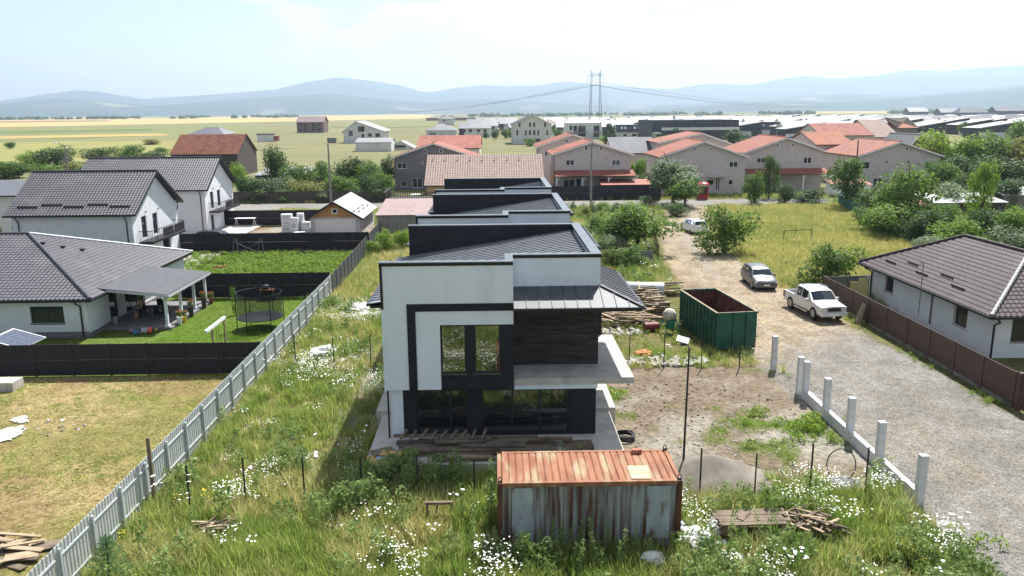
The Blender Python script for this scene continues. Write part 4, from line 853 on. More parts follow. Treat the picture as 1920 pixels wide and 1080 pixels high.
# ================================================================== right bungalow
def bungalow_right():
    h = thing('bungalow', 'white bungalow with brown hipped tile roof behind the brown fence', 'house')
    ex, fy, by, ez = 28.2, 43.7, 60.7, 2.75; rx = 33.3; zr = 5.5; x2 = 38.4; wx, wy = 28.95, 44.5
    m = MB(); wall(m, (wx, by-.7), (wx, wy), 0, ez-.05, .3, [(2.1, 3.4, 1.1, 2.4), (11.3, 12.8, 1.0, 2.4)]); m.build('side_wall', M_WHITE, h)
    window(h, (wx, by-.7-2.1), (wx, by-.7-3.4), 1.1, 2.4, M_BROWNF, M_GLASS, .16, .08, (.5,), sill=M_CONC)
    window(h, (wx, by-.7-11.3), (wx, by-.7-12.8), 1.0, 2.4, M_BROWNF, M_GLASS, .16, .08, (.5,), sill=M_CONC)
    m = MB(); wall(m, (wx+.301, wy), (x2-.7, wy), 0, ez-.05, .3, [(.75, 2.6, .95, 2.35)]); m.box(x2-1.0, wy+.301, 0, x2-.7, by-.7, ez-.05); m.box(wx+.301, by-1, 0, x2-1.01, by-.7, ez-.05); m.build('front_wall', M_WHITE, h)
    window(h, (wx+1.05, wy), (wx+2.9, wy), .95, 2.35, M_BROWNF, M_GLASS, .14, .08, (.5,), sill=M_CONC)
    a1, a2 = Vector((rx, 55.7, zr)), Vector((rx, 48.7, zr)); c = [Vector(p) for p in ((ex, by, ez), (ex, fy, ez), (x2, fy, ez), (x2, by, ez))]
    tile_roof(h, c[0], c[1], a2, a1, M_TILEB, amp=.03, tw=.34); tile_roof(h, c[1], c[2], a2, a2, M_TILEB, amp=.03, tw=.34)
    tile_roof(h, c[2], c[3], a1, a2, M_TILEB, amp=.03, tw=.34); tile_roof(h, c[3], c[0], a1, a1, M_TILEB, amp=.03, tw=.34)
    under(h, [c[0], c[1], a2, a1], M_GUT); under(h, [c[1], c[2], a2], M_GUT); under(h, [c[2], c[3], a1, a2], M_GUT); under(h, [c[3], c[0], a1], M_GUT)
    up = Vector((0, 0, .06)); ridge(h, a1+up, a2+up, M_TILEB, .11); ridge(h, c[1]+up, a2+up, M_PALERIDGE, .13); ridge(h, c[0]+up, a1+up, M_TILEB, .11); ridge(h, c[2]+up, a2+up, M_TILEB, .11)
    m = MB(); m.box(ex-.12, fy-.12, ez-.16, ex, by, ez-.02); m.box(ex, fy-.12, ez-.16, x2, fy, ez-.02); m.build('gutter', M_GUT, h)
    m = MB(); m.box(ex+.01, fy+.01, ez-.2, wx-.003, by, ez-.14); m.box(wx, fy+.01, ez-.2, x2, wy-.003, ez-.14); m.build('soffit', M_GUT, h)
    pipe(h, [(ex-.05, 59.9, ez-.1), (ex+.2, 59.9, ez-.35), (wx-.08, 59.9, ez-.6), (wx-.08, 59.9, 0)], .06); pipe(h, [(ex+.3, fy-.05, ez-.1), (wx, fy+.3, ez-.45), (wx-.05, wy-.08, ez-.7), (wx-.05, wy-.08, 0)], .06)
    pipe(h, [(wx-.08, 51.2, 2.55), (wx-.08, 51.2, .3)], .04)
    sl = (zr-ez)/(rx-ex)
    snow_guards(h, [((ex+.9+(.5 if i % 2 else 0), 57.6-i*2.2, ez+sl*(.9+(.5 if i % 2 else 0))+.11), (0, 1, 0)) for i in range(5)], w=1.5)
    snow_guards(h, [((ex+3.9, fy+1.1, ez+sl*1.1+.12), (1, 0, 0))], w=1.3)
    m = MB(); m.tube([(27.9, 50.9, 1.0), (27.9, 50.9, 4.5)], .03, 6); m.tube([(27.9, 50.9, 4.5), (27.65, 50.9, 4.55)], .03, 6); m.build('mast', M_GALV, h)
M_PALERIDGE = mat('pale_ridge_cap', lit(196, 192, 192), lit(178, 174, 175), 3, .45)
bungalow_right()
for (nm, lb, y, m_, s) in (('insulation_board', 'yellow insulation board leaning by the corner of the white bungalow', 59.3, mat('yellow_foam_board', lit(222, 208, 140), lit(206, 190, 124), 3, .8), 1), ):
    o = MB().box(-1.0, -.06, 0, .4, .06, 1.5).box(-.4, -.06, 1.503, .35, .055, 1.85).build(nm, m_, None, label=lb, cat='board'); o.location = (27.6, 58.6, 0); o.rotation_euler = (R(-8), 0, R(-50))
# pallet-like boards leaning on the brown fence beside the pickup
lb = thing('leaning_boards', 'old boards leaning against the brown fence beside the white pickup', 'boards', (24.85, 52.0, 0), 0)
for i in range(4): o = MB().box(-.02, -.09, 0, .02, .09, 1.5).build('plank', M_WOODG, lb); o.location = (-.35+.02*i, i*.28, 0); o.rotation_euler = (0, R(14+2*i), 0)
# ================================================================== street of gabled red-roofed houses (gable towards the street)
def gable_front(label, yf, tipL, tipR, peak, depth, wins, wm, rm, base=0, name='gabled_house', group=None, frame=None, wall_in=.55, attic=(), detail=True, extra_tile=True, cat='house'):
    L_, R_, P_ = D(*tipL, yf), D(*tipR, yf), D(*peak, yf); zl, zr_, zp = L_.z, R_.z, P_.z; x0, x1, xp = L_.x, R_.x, P_.x
    h = thing(name, label, cat, ((x0+x1)/2, yf, base), 0, group); ox, oy = (x0+x1)/2, yf
    a, b, p = x0-ox+wall_in, x1-ox-wall_in, xp-ox; zl -= base; zr_ -= base; zp -= base
    sl, sr = (zp-zl)/(xp-x0), (zp-zr_)/(x1-xp); zwl = zl+sl*wall_in-.18; zwr = zr_+sr*wall_in-.18; zw = min(zwl, zwr)
    holes = []; W_ = []
    for (u0, v0, u1, v1, mu) in wins:
        A = D(u0, v1, yf+.0); B = D(u1, v0, yf); q = (A.x-ox, B.x-ox, max(.05, A.z-base), B.z-base, mu); W_.append(q)
    low = [w for w in W_ if w[3] < zw-.05]; high = [w for w in W_ if w[3] >= zw-.05]
    m = MB(); wall(m, (a, .0), (b, .0), 0, zw, .3, [(w[0]-a, w[1]-a, w[2], w[3]) for w in low])
    m.prism([(a, zw+.001), (b, zw+.001), (b, max(zwr, zw+.01)), (p, zp-.18), (a, max(zwl, zw+.01))], 'y', 0.0, .3); m.build('front_wall', wm, h)
    m = MB(); m.box(a, .302, 0, a+.3, depth, zwl); m.box(b-.3, .302, 0, b, depth, zwr); m.box(a+.302, depth-.3, 0, b-.302, depth, zw); m.build('side_wall', wm, h)
    for w in low: window(h, (w[0], 0), (w[1], 0), w[2], w[3], frame or M_PVC, M_GLASS, .08, .09, w[4], sill=M_CONC if detail else None)
    for w in high: window(h, (w[0], -.02), (w[1], -.02), w[2], w[3], frame or M_PVC, M_GLASS, -.03, .08, w[4])
    f, bk = -.55, depth+.4
    tile_roof(h, (x0-ox, bk, zl), (x0-ox, f, zl), (p, f, zp), (p, bk, zp), rm, tw=.42, ch=.5, amp=.035); tile_roof(h, (x1-ox, f, zr_), (x1-ox, bk, zr_), (p, bk, zp), (p, f, zp), rm, tw=.42, ch=.5, amp=.035)
    under(h, [(x0-ox, f+.02, zl), (p, f+.02, zp), (p, bk, zp), (x0-ox, bk, zl)], M_WOODD, .1, .05); under(h, [(p, f+.02, zp), (x1-ox, f+.02, zr_), (x1-ox, bk, zr_), (p, bk, zp)], M_WOODD, .1, .05)
    m = MB(); m.bar((x0-ox, f-.03, zl-.12), (p, f-.03, zp-.12), .06, .22); m.bar((x1-ox, f-.03, zr_-.12), (p, f-.03, zp-.12), .06, .22); m.build('verge_board', M_PVC, h)
    ridge(h, (p, f, zp+.03), (p, bk, zp+.03), rm, .13)
    pipe(h, [(a-.35, .1, zl-.1), (a-.06, -.1, zl-.5), (a-.06, -.1, .1)], .06, mat('copper_pipe', lin(110, 78, 66), rough=.5))
    return h, ox, oy
def awning(h, ox, oy, pL, pR, low, proj, m, posts=4, y=0):
    """lean-to tiled porch roof on timber posts, along the front of a house (part of it)"""
    A = D(*pL, oy); B = D(*pR, oy); zt = (A.z+B.z)/2; x0, x1 = A.x-ox, B.x-ox
    zl = zt-low
    tile_roof(h, (x0, -proj, zl), (x1, -proj, zl), (x1, -.02, zt), (x0, -.02, zt), m, tw=.42, ch=.5, amp=.035, name='porch_roof'); under(h, [(x0, -proj, zl), (x1, -proj, zl), (x1, -.02, zt), (x0, -.02, zt)], M_WOODD, .08, .05, 'porch_deck')
    for i in range(posts):
        x = x0+.3+(x1-x0-.6)*i/(posts-1); MB().box(x-.09, -proj+.3, 0, x+.09, -proj+.48, zl-.05).bar((x, -proj+.39, zl-.9), (x+.6, -proj+.39, zl-.1), .1, .1).build('porch_post', M_PVC, h)
GR = 'red roofed houses along the street'
h, ox, oy = gable_front('red roofed house with a porch awning behind the dark fence and utility pole', 138, (1033, 289.5), (1189, 289.5), (1110, 265), 12, [(1096, 274, 1102, 282, ()), (1124, 274, 1129, 282, ()), (1061, 299.5, 1077, 310.5, (.5,)), (1147, 299.5, 1163, 310.5, (.5,)), (1056, 336, 1078, 352, (.5,)), (1080, 334, 1090, 353, ())], M_PINKB, M_RED, group=GR)
awning(h, ox, oy, (1038, 319.5), (1187, 318), .75, 3.6, M_RED)
gable_front('red roofed house partly hidden behind the house with the porch awning', 166, (1005, 275), (1146, 275), (1073, 251.5), 12, [(1060, 261.5, 1065, 267.5, ()), (1083, 263, 1087, 268, ()), (1021, 283, 1027, 293, ())], M_PINKB, M_RED, group=GR)
h, ox, oy = gable_front('red roofed house with a white door behind the red phone box', 139, (1233, 294), (1404, 294), (1320, 264.5), 13, [(1300, 277, 1305, 282.8, ()), (1330.5, 277, 1335, 282.8, ()), (1367, 303, 1384, 313.8, (.5,)), (1341, 333, 1350.5, 357, (.5,)), (1365, 337, 1375, 347, ()), (1329, 333, 1332.5, 337, ())], M_PINKB, M_RED, group=GR)
MB().box(D(1327, 345, 139).x-ox, -.05, D(1327, 346, 139).z, D(1337, 345, 139).x-ox, -.01, D(1327, 338, 139).z).build('sign_board', M_BLKMET, h)
m = MB(); m.box(D(1326, 345, 139).x-ox, -1.2, D(1326, 330, 139).z-.12, D(1357, 345, 139).x-ox, -.003, D(1326, 330, 139).z); m.build('door_canopy', M_PINKB, h)
gable_front('red roofed house directly behind the one with the phone box', 172, (1232, 267.5), (1380, 272), (1316, 249.5), 14, [(1325, 257, 1329, 263, ()), (1302, 258, 1306, 260, ())], M_PINKB, M_RED, group=GR)
h, ox, oy = gable_front('red roofed house with paired attic windows, between the phone box house and the end house', 146, (1391, 287), (1549, 283), (1475, 257.5), 15, [(1455.5, 269, 1460.5, 275.5, ()), (1484, 269, 1489, 275.5, ()), (1506, 294.5, 1522.5, 307, (.5,)), (1419, 295.5, 1436, 306, (.5,))], M_PINKB, M_RED, group=GR)
awning(h, ox, oy, (1397, 316.5), (1547, 315), .8, 3.4, M_RED)
gable_front('wide red roofed end house of the street with a white shutter, next to the trees', 149, (1605, 292.5), (1769, 292.5), (1688, 265.5), 17, [(1668, 275.5, 1672, 282.5, ()), (1698, 275.5, 1703.5, 282.5, ()), (1660, 300.5, 1665.5, 306.5, ()), (1701, 300.5, 1707.5, 306.5, ()), (1612, 303, 1632, 317, ()), (1733, 303.7, 1752, 316.5, (.5,)), (1618, 338, 1628, 352, ()), (1637, 334, 1655, 350, (.5,))], M_PINKB, M_RED, group=GR)
gable_front('dark grey brick gabled house behind the wooden deck', 154, (733.5, 295.5), (898, 295), (812.5, 268), 12, [(745, 305, 762, 316.5, (.5,)), (795, 279, 800.5, 287.5, ()), (824, 279, 829.5, 287, ()), (752, 339, 762.5, 350.5, ()), (773, 334, 792, 352, (.5,)), (791, 303, 794.5, 308, ())], M_GREYB, M_RED)

def ridge_x(label, yf, pxl, pxr, py_eave, py_ridge, py_base, half, wm, rm, name='house', cat='house', group=None, wins=(), hip=0, tile=True, ov=.5, frame=None, rz=0, base=None, ridge_in=0):
    """house whose eave faces the camera: front eave line at depth yf, ridge at depth yf+half"""
    A = D(pxl, py_eave, yf); B = D(pxr, py_eave, yf); ze = (A.z+B.z)/2; x0, x1 = A.x, B.x; zr = D((pxl+pxr)/2, py_ridge, yf+half).z
    zb = 0.0; h = thing(name, label, cat, ((x0+x1)/2, yf+half, zb), rz, group); w = (x1-x0)/2; d = half
    a = w-ov; sl = (zr-ze)/half; zw = ze+sl*ov-.15
    W_ = []
    for (u0, v0, u1, v1, mu) in wins:
        P0 = D(u0, v1, yf+ov); P1 = D(u1, v0, yf+ov); W_.append((P0.x-(x0+x1)/2, P1.x-(x0+x1)/2, max(.05, P0.z), min(P1.z, zw-.02), mu))
    m = MB(); wall(m, (-a, -d+ov), (a, -d+ov), 0, zw, .3, [(q[0]+a, q[1]+a, q[2], q[3]) for q in W_]); m.build('front_wall', wm, h)
    m = MB()
    for s in (-1, 1):
        x_a, x_b = sorted((s*a, s*(a-.3)))
        if hip: m.box(x_a, -d+ov+.302, 0, x_b, d-ov, zw)
        else: m.prism([(-d+ov+.302, 0), (d-ov, 0), (d-ov, zw), (0, zr-.16), (-d+ov+.302, zw+.2)], 'x', x_a, x_b)
    m.box(-a+.302, d-ov-.3, 0, a-.302, d-ov, zw); m.build('side_wall', wm, h)
    for q in W_: window(h, (q[0], -d+ov), (q[1], -d+ov), q[2], q[3], frame or M_PVC, M_GLASS, .08, .08, q[4])
    rl, rr_ = Vector((-w+hip, 0, zr)), Vector((w-hip, 0, zr)); c = [Vector(p) for p in ((-w, -d, ze), (w, -d, ze), (w, d, ze), (-w, d, ze))]
    def slope(*q):
        if tile: tile_roof(h, *q, rm, tw=.42, ch=.5, amp=.035)
        else:
            qq = [q[0], q[1], q[2]]+([q[3]] if (Vector(q[3])-Vector(q[2])).length > .05 else []); MB().slab(qq, .05).build('roof_slope', rm, h)
    slope(c[0], c[1], rr_, rl); slope(c[2], c[3], rl, rr_)
    if hip: slope(c[1], c[2], rr_, rr_); slope(c[3], c[0], rl, rl)
    if tile: under(h, [c[0], c[1], rr_, rl], M_WOODD, .08, .06)
    MB().box(-w, -d-.1, ze-.14, w, -d, ze-.02).build('gutter', M_GUT, h)
    return h
bh = ridge_x('long low house with a beige tiled roof, behind the row of black houses', 134, 795, 1022, 347, 289.5, 0, 8.5, mat('ochre_wall', lin(190, 160, 118), lin(176, 146, 106), 2, .9), M_BEIGET, ov=.4)
for i in range(8): MB().lathe([(.16, 0), (.12, .14), (.02, .18)], (-9.0+i*2.15, -1.6, D(900, 296, 141).z-.05), 8).build('roof_vent', M_GUT, bh)
ridge_x('long house with a plain orange tiled roof behind the end house', 166, 1530, 1603, 271, 246.5, 0, 9, M_PINKB, M_REDO, ov=.4)
ridge_x('house with a pink tiled roof above the orange roof, beside pale roofs', 215, 1540, 1640, 254, 231, 0, 10, M_PINKB, M_RED, ov=.4, wins=[(1597, 259, 1602, 263, ()), (1606, 259, 1610, 263, ())])
ridge_x('house with a brown weathered tiled roof beside the pink tiled one', 222, 1640, 1690, 257, 224, 0, 12, M_PINKB, M_BEIGET, ov=.4)
ridge_x('house with a hipped orange roof behind the brown tiled roof', 250, 1685, 1724, 240, 220, 0, 9, M_GREYB, M_REDO, ov=.4, hip=7)
ridge_x('house with a broad pink roof behind the grey brick house', 190, 780, 902, 278, 253.5, 0, 10, M_FARWHITE, M_RED, ov=.4)
ridge_x('house with a grey corrugated roof and a skylight between the red roofed houses', 178, 1148, 1236, 287, 257, 0, 9, M_PINKB, M_FARGREY, ov=.4)
bn = ridge_x('old wooden barn with a clay tile roof, beyond the tall white houses', 190, 317, 446, 289.5, 252, 0, 8, M_WOODD, M_OLDT, name='barn', cat='barn', ov=.3)
ridge_x('small low outbuilding with an old clay tile roof behind the tall white house', 150, 158, 252, 317, 301, 0, 5, M_CONCD, M_OLDT, name='outbuilding', cat='outbuilding', ov=.3)
ridge_x('house with a plain grey roof just showing above the barn', 262, 350, 420, 252, 238.5, 0, 7, M_FARWHITE, M_FARGREY, tile=False, hip=4)
ridge_x('house with a dark flat pitched roof at the very left edge behind the bungalow', 90, -90, 42, 367, 338, 0, 6, M_FARWHITE, mat('smooth_grey_roof', lit(120, 122, 130), lit(108, 110, 118), 1, .5), tile=False)
shed('lean_to_shed', 'low shed with a pale sheet roof in front of the barn', -47, -37.5, 158, 168, 2.6, 3.4, M_WOODD, M_FARROOF)
# dark fence, red phone box, poles
panel_fence('dark board fence along the street before the house with the porch awning', (8.5, 132.4), (27.2, 132.4), 2.3, 2.3, vertical=.4)
panel_fence('old grey wooden plank fence along the street under the bushes', (-62, 132.2), (-17.5, 132.2), 1.9, 2.4, mt=M_WOODD, post=M_WOODD, boards=1, vertical=.2)
def phone_box():
    red = mat('phone_box_red', lin(196, 34, 34), lin(180, 28, 30), 3, .4); c = thing('phone_box', 'bright red glazed phone box by the street', 'phone box', (G(1321, 375).x, 131.6, 0)); w = .62
    for sx in (-1, 1):
        for sy in (-1, 1): MB().box(sx*w-.07, sy*w-.07, 0, sx*w+.07, sy*w+.07, 2.4).build('corner_post', red, c)
    for (a, b, e, f) in ((-w+.07, -w-.03, w-.07, -w+.03), (-w+.07, w-.03, w-.07, w+.03), (-w-.03, -w+.07, -w+.03, w-.07), (w-.03, -w+.07, w+.03, w-.07)):
        MB().box(a, b, .08, e, f, .75).build('panel', red, c); p = MB().box(a, b+.02 if b > e-9 else b, .76, e, f, 2.1).build('pane', M_GLASS, c)
        MB().box(a, b, 2.11, e, f, 2.4).build('sign_panel', mat('off_white_sign', lin(226, 214, 206), rough=.5), c)
    for z in (1.1, 1.45, 1.8): MB().box(-w, -w-.05, z, w, -w-.031, z+.04).build('glazing_bar', red, c)
    MB().lathe([(.98, 2.4), (.98, 2.5), (.8, 2.68), (.4, 2.8), (.05, 2.84)], (0, 0, 0), 16).build('roof', red, c, smooth=True); MB().box(-w-.1, -w-.1, 0, w+.1, w+.1, .08).build('base', M_CONCD, c)
phone_box()
def util_pole(label, x, y, h, arm=True, lamp=False, box=False, m=None, lean=0):
    p = thing('utility_pole', label, 'pole', (x, y, 0), 0, 'utility poles'); p.rotation_euler = (0, lean, 0)
    MB().tube([(0, 0, -.3), (0, 0, h)], [.2, .11], 8).build('pole', m or M_POLE, p, smooth=True)
    if arm:
        MB().box(-.8, -.05, h-.5, .8, .05, h-.38).build('cross_arm', M_GALV, p)
        for i in (-.7, 0, .7): MB().lathe([(.05, 0), (.07, .08), (.04, .18)], (i, 0, h-.38), 8).build('insulator', M_PVC, p)
    if lamp: MB().tube([(0, 0, h-.2), (-.5, -.3, h+.25), (-1.1, -.6, h+.35)], .05, 6).build('lamp_arm', M_GALV, p); MB().box(-1.6, -.9, h+.28, -1.0, -.55, h+.45).build('lamp_head', M_PVC, p)
    if box: MB().box(-.45, -.5, h-3.2, .45, -.15, h-2.2).build('switch_box', M_GALV, p)
    return p
yk = 126.5
util_pole('concrete utility pole in front of the house with the porch awning', D(1108, 370, 121.8).x, 121.8, D(1108, 268, 121.8).z, True)
util_pole('utility pole behind the pale roofed garage, by the old plank fence', D(621, 380, 122).x, 122, D(619, 270, 122).z, False)
util_pole('pole with a street lamp and a box, far behind the tall white houses', D(127, 320, 150).x, 150, D(122, 272, 150).z, False, True, True)
util_pole('brown utility pole before the wide end house of the street', D(1604, 330, 140).x, 140, D(1607, 262, 140).z, False, m=M_WOODG)
util_pole('short lamp pole standing beside the beige roofed house', D(620, 380, 122).x-62, 133, 8.0, False, True)
def wire(label, pts, sag, r=.012, n=24, name='power_line', m=None):
    q = []
    for (a, b) in zip(pts, pts[1:]):
        a, b = Vector(a), Vector(b)
        for i in range(n+1):
            t = i/n; p = a.lerp(b, t); p.z -= sag*4*t*(1-t); q.append(p)
    return MB().tube(q, r, 5).build(name, m or M_WIRE, None, label=label, cat='cable', group='overhead cables')
M_WIRE = mat('cable', lin(70, 72, 76), rough=.7)
P1 = Vector((D(1108, 370, 121.8).x, 121.8, D(1108, 274, 121.8).z)); P2 = Vector((D(619, 274, 122).x, 122, D(619, 274, 122).z)); P3 = Vector((D(1606, 300, 140).x, 140, D(1606, 295, 140).z))
wire('overhead cable along the street between the two utility poles', [P2, P1], 1.0); wire('overhead cable crossing before the red roofed houses', [P1+Vector((0, 0, -1.6)), P3], 1.2); wire('overhead cable from the plain pole out to the left edge', [Vector((-135, 128, 8.6)), P2], 1.2)

# ================================================================== farther buildings on the plain
GLD = GL_DARKHOLE
def far_ridge(label, base_py, *a, **k):
    yf = G((a[0]+a[1])/2, base_py).y; return ridge_x(label, yf, a[0], a[1], a[2], a[3], 0, *a[4:], **k)
def holes(wins): return [w+((),) for w in wins]
bs = far_ridge('unfinished two storey house of brown brick with empty windows, far on the plain', 249, 554, 607.5, 229, 218, 9, M_BRICKSH, mat('brown_sheet_roof', lit(150, 128, 124), lit(134, 112, 110), .3, .6), tile=False, ov=.6, frame=GLD, wins=holes([(560, 231, 566, 235.5), (570, 231, 575.5, 239), (585.5, 231, 591, 239), (596, 231, 602, 235), (561, 241, 567, 246), (570, 241, 576, 248.5), (585, 241, 592, 245), (596, 241, 602, 246)]))
gable_front('unfinished white chalet with a dark open loft, far behind the bushes', G(680, 268).y, (640, 248.5), (722, 246), (667, 227), 24, [(654, 245, 661, 255, ()), (671, 237, 683, 247, ()), (678, 251, 683, 258, ()), (690, 250, 697, 256, ()), (704, 250, 712, 257, ())], M_FARWHITE, M_FARGREY, frame=M_FRAME, wall_in=1.2)
far_ridge('long plain white shed with a pale roof in front of the unfinished chalet', 284, 665, 734, 267, 258.5, 7, M_FARWHITE, M_FARROOF, name='storage_shed', cat='shed', tile=False, ov=.2)
gable_front('open sided white frame shed next to the long white shed', G(750, 281).y, (734, 270), (777, 277), (752, 264), 9, [(739, 272, 760, 277, ())], M_FARWHITE, M_FARGREY, frame=GLD, wall_in=.4, name='storage_shed', cat='shed')
far_ridge('small white house with a hipped grey roof, nearer one of two on the plain', 254, 796, 857, 244.5, 232, 9, M_FARWHITE, M_FARGREY, tile=False, hip=9, ov=.8, wins=holes([(805, 249, 818, 252.5)]))
far_ridge('small white cube house with a pointed grey roof, farther one of two on the plain', 235, 820, 854, 222.5, 215.5, 9, M_FARWHITE, M_FARGREY, tile=False, hip=14, ov=1.2, wins=holes([(831, 224, 835, 228)]))
gable_front('tall white three storey building with a dark gabled roof, behind the red roofs', G(997, 270).y, (957, 234), (1037, 233.5), (999, 214.5), 22, [(972, 230, 976, 238, ()), (992, 230, 995.5, 238, ()), (1000, 230, 1003.5, 238, ()), (1020, 230, 1024, 238, ())]+[(x, 244, x+3.6, 253.5, ()) for x in (968, 984, 992, 1000, 1007.5, 1024)]+[(1003, 260, 1013, 266, (.5,)), (982, 260, 992, 266, (.5,))], mat('cream_wall', lin(206, 208, 198), lin(196, 198, 190), .4, .85), mat('dark_slate', lit(86, 88, 98), lit(74, 76, 86), .3, .5), wall_in=.8, frame=M_BROWNF, name='apartment_house', cat='building')
far_ridge('white house with a pale pyramid roof beside the tall white building', 253, 1030, 1064, 235.5, 222, 11, M_FARWHITE, mat('beige_sheet', lit(206, 192, 180), lit(190, 176, 166), .3, .6), tile=False, hip=12, ov=1.0, wins=holes([(1044, 235.5, 1049, 238)]))
def flat_block(label, pxl, pxr, base, top, depth, wm, wins, name='apartment_block', stripe=None, bands=(), trim=None, cat='building'):
    yf = G((pxl+pxr)/2, base).y; A, B = D(pxl, top, yf), D(pxr, top, yf); x0, x1, zt = A.x, B.x, (A.z+B.z)/2; ox = (x0+x1)/2
    h = thing(name, label, cat, (ox, yf, 0)); W_ = [(D(u0, v1, yf).x-ox, D(u1, v0, yf).x-ox, max(.05, D(u0, v1, yf).z), D(u1, v0, yf).z, mu) for (u0, v0, u1, v1, mu) in wins]
    m = MB(); wall(m, (x0-ox, 0), (x1-ox, 0), 0, zt, .4, [(q[0]-(x0-ox), q[1]-(x0-ox), q[2], q[3]) for q in W_]); m.build('front_wall', wm, h)
    m = MB(); m.box(x0-ox, .402, 0, x0-ox+.4, depth, zt); m.box(x1-ox-.4, .402, 0, x1-ox, depth, zt); m.box(x0-ox+.402, depth-.4, 0, x1-ox-.402, depth, zt); m.build('side_wall', wm, h)
    MB().box(x0-ox-.2, -.2, zt, x1-ox+.2, depth+.2, zt+.3).build('roof', trim or M_FARROOF, h)
    for q in W_: window(h, (q[0], 0), (q[1], 0), q[2], q[3], M_FRAME, M_GLASS, .15, .12, q[4])
    for (u0, v0, u1, v1, m_, nm, pr) in bands:
        a, b = D(u0, v1, yf), D(u1, v0, yf); MB().box(a.x-ox, -pr, max(.0, a.z), b.x-ox, -.01, b.z).build(nm, m_, h)
    return h
flat_block('long white apartment block with balconies behind the grey corrugated roof', 1064, 1128, 261, 232, 20, M_FARWHITE, [(1068, 236, 1073, 244, ()), (1075, 236, 1082, 246, ()), (1084, 236, 1098, 247, (.5,)), (1113, 236, 1124, 246, (.5,)), (1084, 250, 1098, 256, (.5,)), (1113, 250, 1124, 257, (.5,))], bands=[(1074, 247, 1099, 248.5, M_FARDARK, 'balcony', 3), (1112, 247, 1126, 248.5, M_FARDARK, 'balcony', 3)])
flat_block('flat roofed white block end beside the long apartment block', 1128.5, 1225, 250, 231, 22, M_FARWHITE, [(1133, 237, 1136, 242, ()), (1207, 235, 1213, 241, ()), (1217, 235, 1222, 241, ())])
def mansard(label, pxl, pxr, base, mid, top, skl, wins, in_=.12):
    yf = G((pxl+pxr)/2, base).y; A, B = D(pxl, mid, yf), D(pxr, mid, yf); x0, x1, zm = A.x, B.x, (A.z+B.z)/2; zt = D((pxl+pxr)/2, top, yf+2).z; ox = (x0+x1)/2; w = (x1-x0)/2; d = 14
    h = thing('mansard_house', label, 'house', (ox, yf, 0)); W_ = [(D(u0, v1, yf).x-ox, D(u1, v0, yf).x-ox, max(.05, D(u0, v1, yf).z), D(u1, v0, yf).z) for (u0, v0, u1, v1) in wins]
    m = MB(); wall(m, (-w, 0), (w, 0), 0, zm, .4, [(q[0]+w, q[1]+w, q[2], q[3]) for q in W_]); m.box(-w, .402, 0, -w+.4, d, zm); m.box(w-.4, .402, 0, w, d, zm); m.build('wall', M_FARWHITE, h)
    for q in W_: window(h, (q[0], 0), (q[1], 0), q[2], q[3], M_FRAME, M_GLASS, .1, .1)
    m = MB(); m.prism([(-.4, zm+.002), (d, zm+.002), (d-2, zt), (2.2, zt)], 'x', -w-.3, w+.3); r = m.build('mansard_roof', M_FARDARK, h)
    MB().box(-w-.4, 2.2, zt+.004, w+.4, d-2, zt+.2).build('roof_top', M_FARGREY, h)
    MB().prism([(-.5, zm-.2), (.1, zm-.2), (2.3, zt+.1), (1.7, zt+.1)], 'x', -w-.55, -w-.31).build('verge', M_PVC, h)
    for (u0, v0, u1, v1) in skl:
        t0 = (D(u0, v1, yf).z-zm)/(zt-zm); t1 = (D(u0, v0, yf).z-zm)/(zt-zm); f = lambda t: (-.4+2.6*t-.06, zm+(zt-zm)*t+.03)
        a, b = D(u0, v0, yf).x-ox, D(u1, v0, yf).x-ox; (ya, za), (yb, zb_) = f(t0), f(t1); MB().slab([(a, ya, za), (b, ya, za), (b, yb, zb_), (a, yb, zb_)], .08).build('skylight', M_LAMP, r)
mansard('dark mansard roofed white house in front of the flat roofed block', 1156, 1209, 256, 248, 234, [(1165, 237.5, 1168.5, 242), (1171.5, 237.5, 1175, 242), (1189, 237.5, 1192.5, 242), (1196, 237.5, 1199.5, 242)], [(1169, 251, 1175, 255.5), (1185, 251, 1194, 255.5)])
mansard('dark mansard roofed house beside the dark shop building', 1416, 1466, 252, 243.5, 229, [(1424, 233.5, 1428, 236), (1431, 233.5, 1435, 236), (1453, 233.5, 1457, 236.5)], [(1445, 245, 1453, 248.5)])
yS = G(1300, 262).y
fb = flat_block('long low black shop building with a white band and a green sign', 1223, 1386, 262, 226, 40, M_FARDARK, [(x, 232, x+4, 237, ()) for x in range(1245, 1384, 11)]+[(1244, 247, 1262, 261, (.5,)), (1290, 247, 1330, 261, (.25, .5, .75)), (1345, 247, 1380, 261, (.3, .6))], name='shop_building', trim=M_FARDARK, bands=[(1240, 238, 1385, 244.5, M_FARWHITE, 'white_band', 1.5)])
MB().box(D(1260.5, 244, yS).x-fb.location.x, -1.9, D(1260, 243.8, yS).z, D(1271, 244, yS).x-fb.location.x, -1.55, D(1260, 240.8, yS).z).build('shop_sign', mat('green_sign', lin(30, 130, 66), rough=.4), fb)
MB().box(-24, 0, 0, 0, 2.6, 3.2).build('shipping_container', mat('blue_container', lin(40, 74, 140), lin(34, 64, 124), 1, .5, bump=.4, bscale=2, stretch=(6, 1, 1)), None, label='long dark blue container wall beside the shop building', cat='container').location = (D(1439, 250, 372).x, 340, 0)
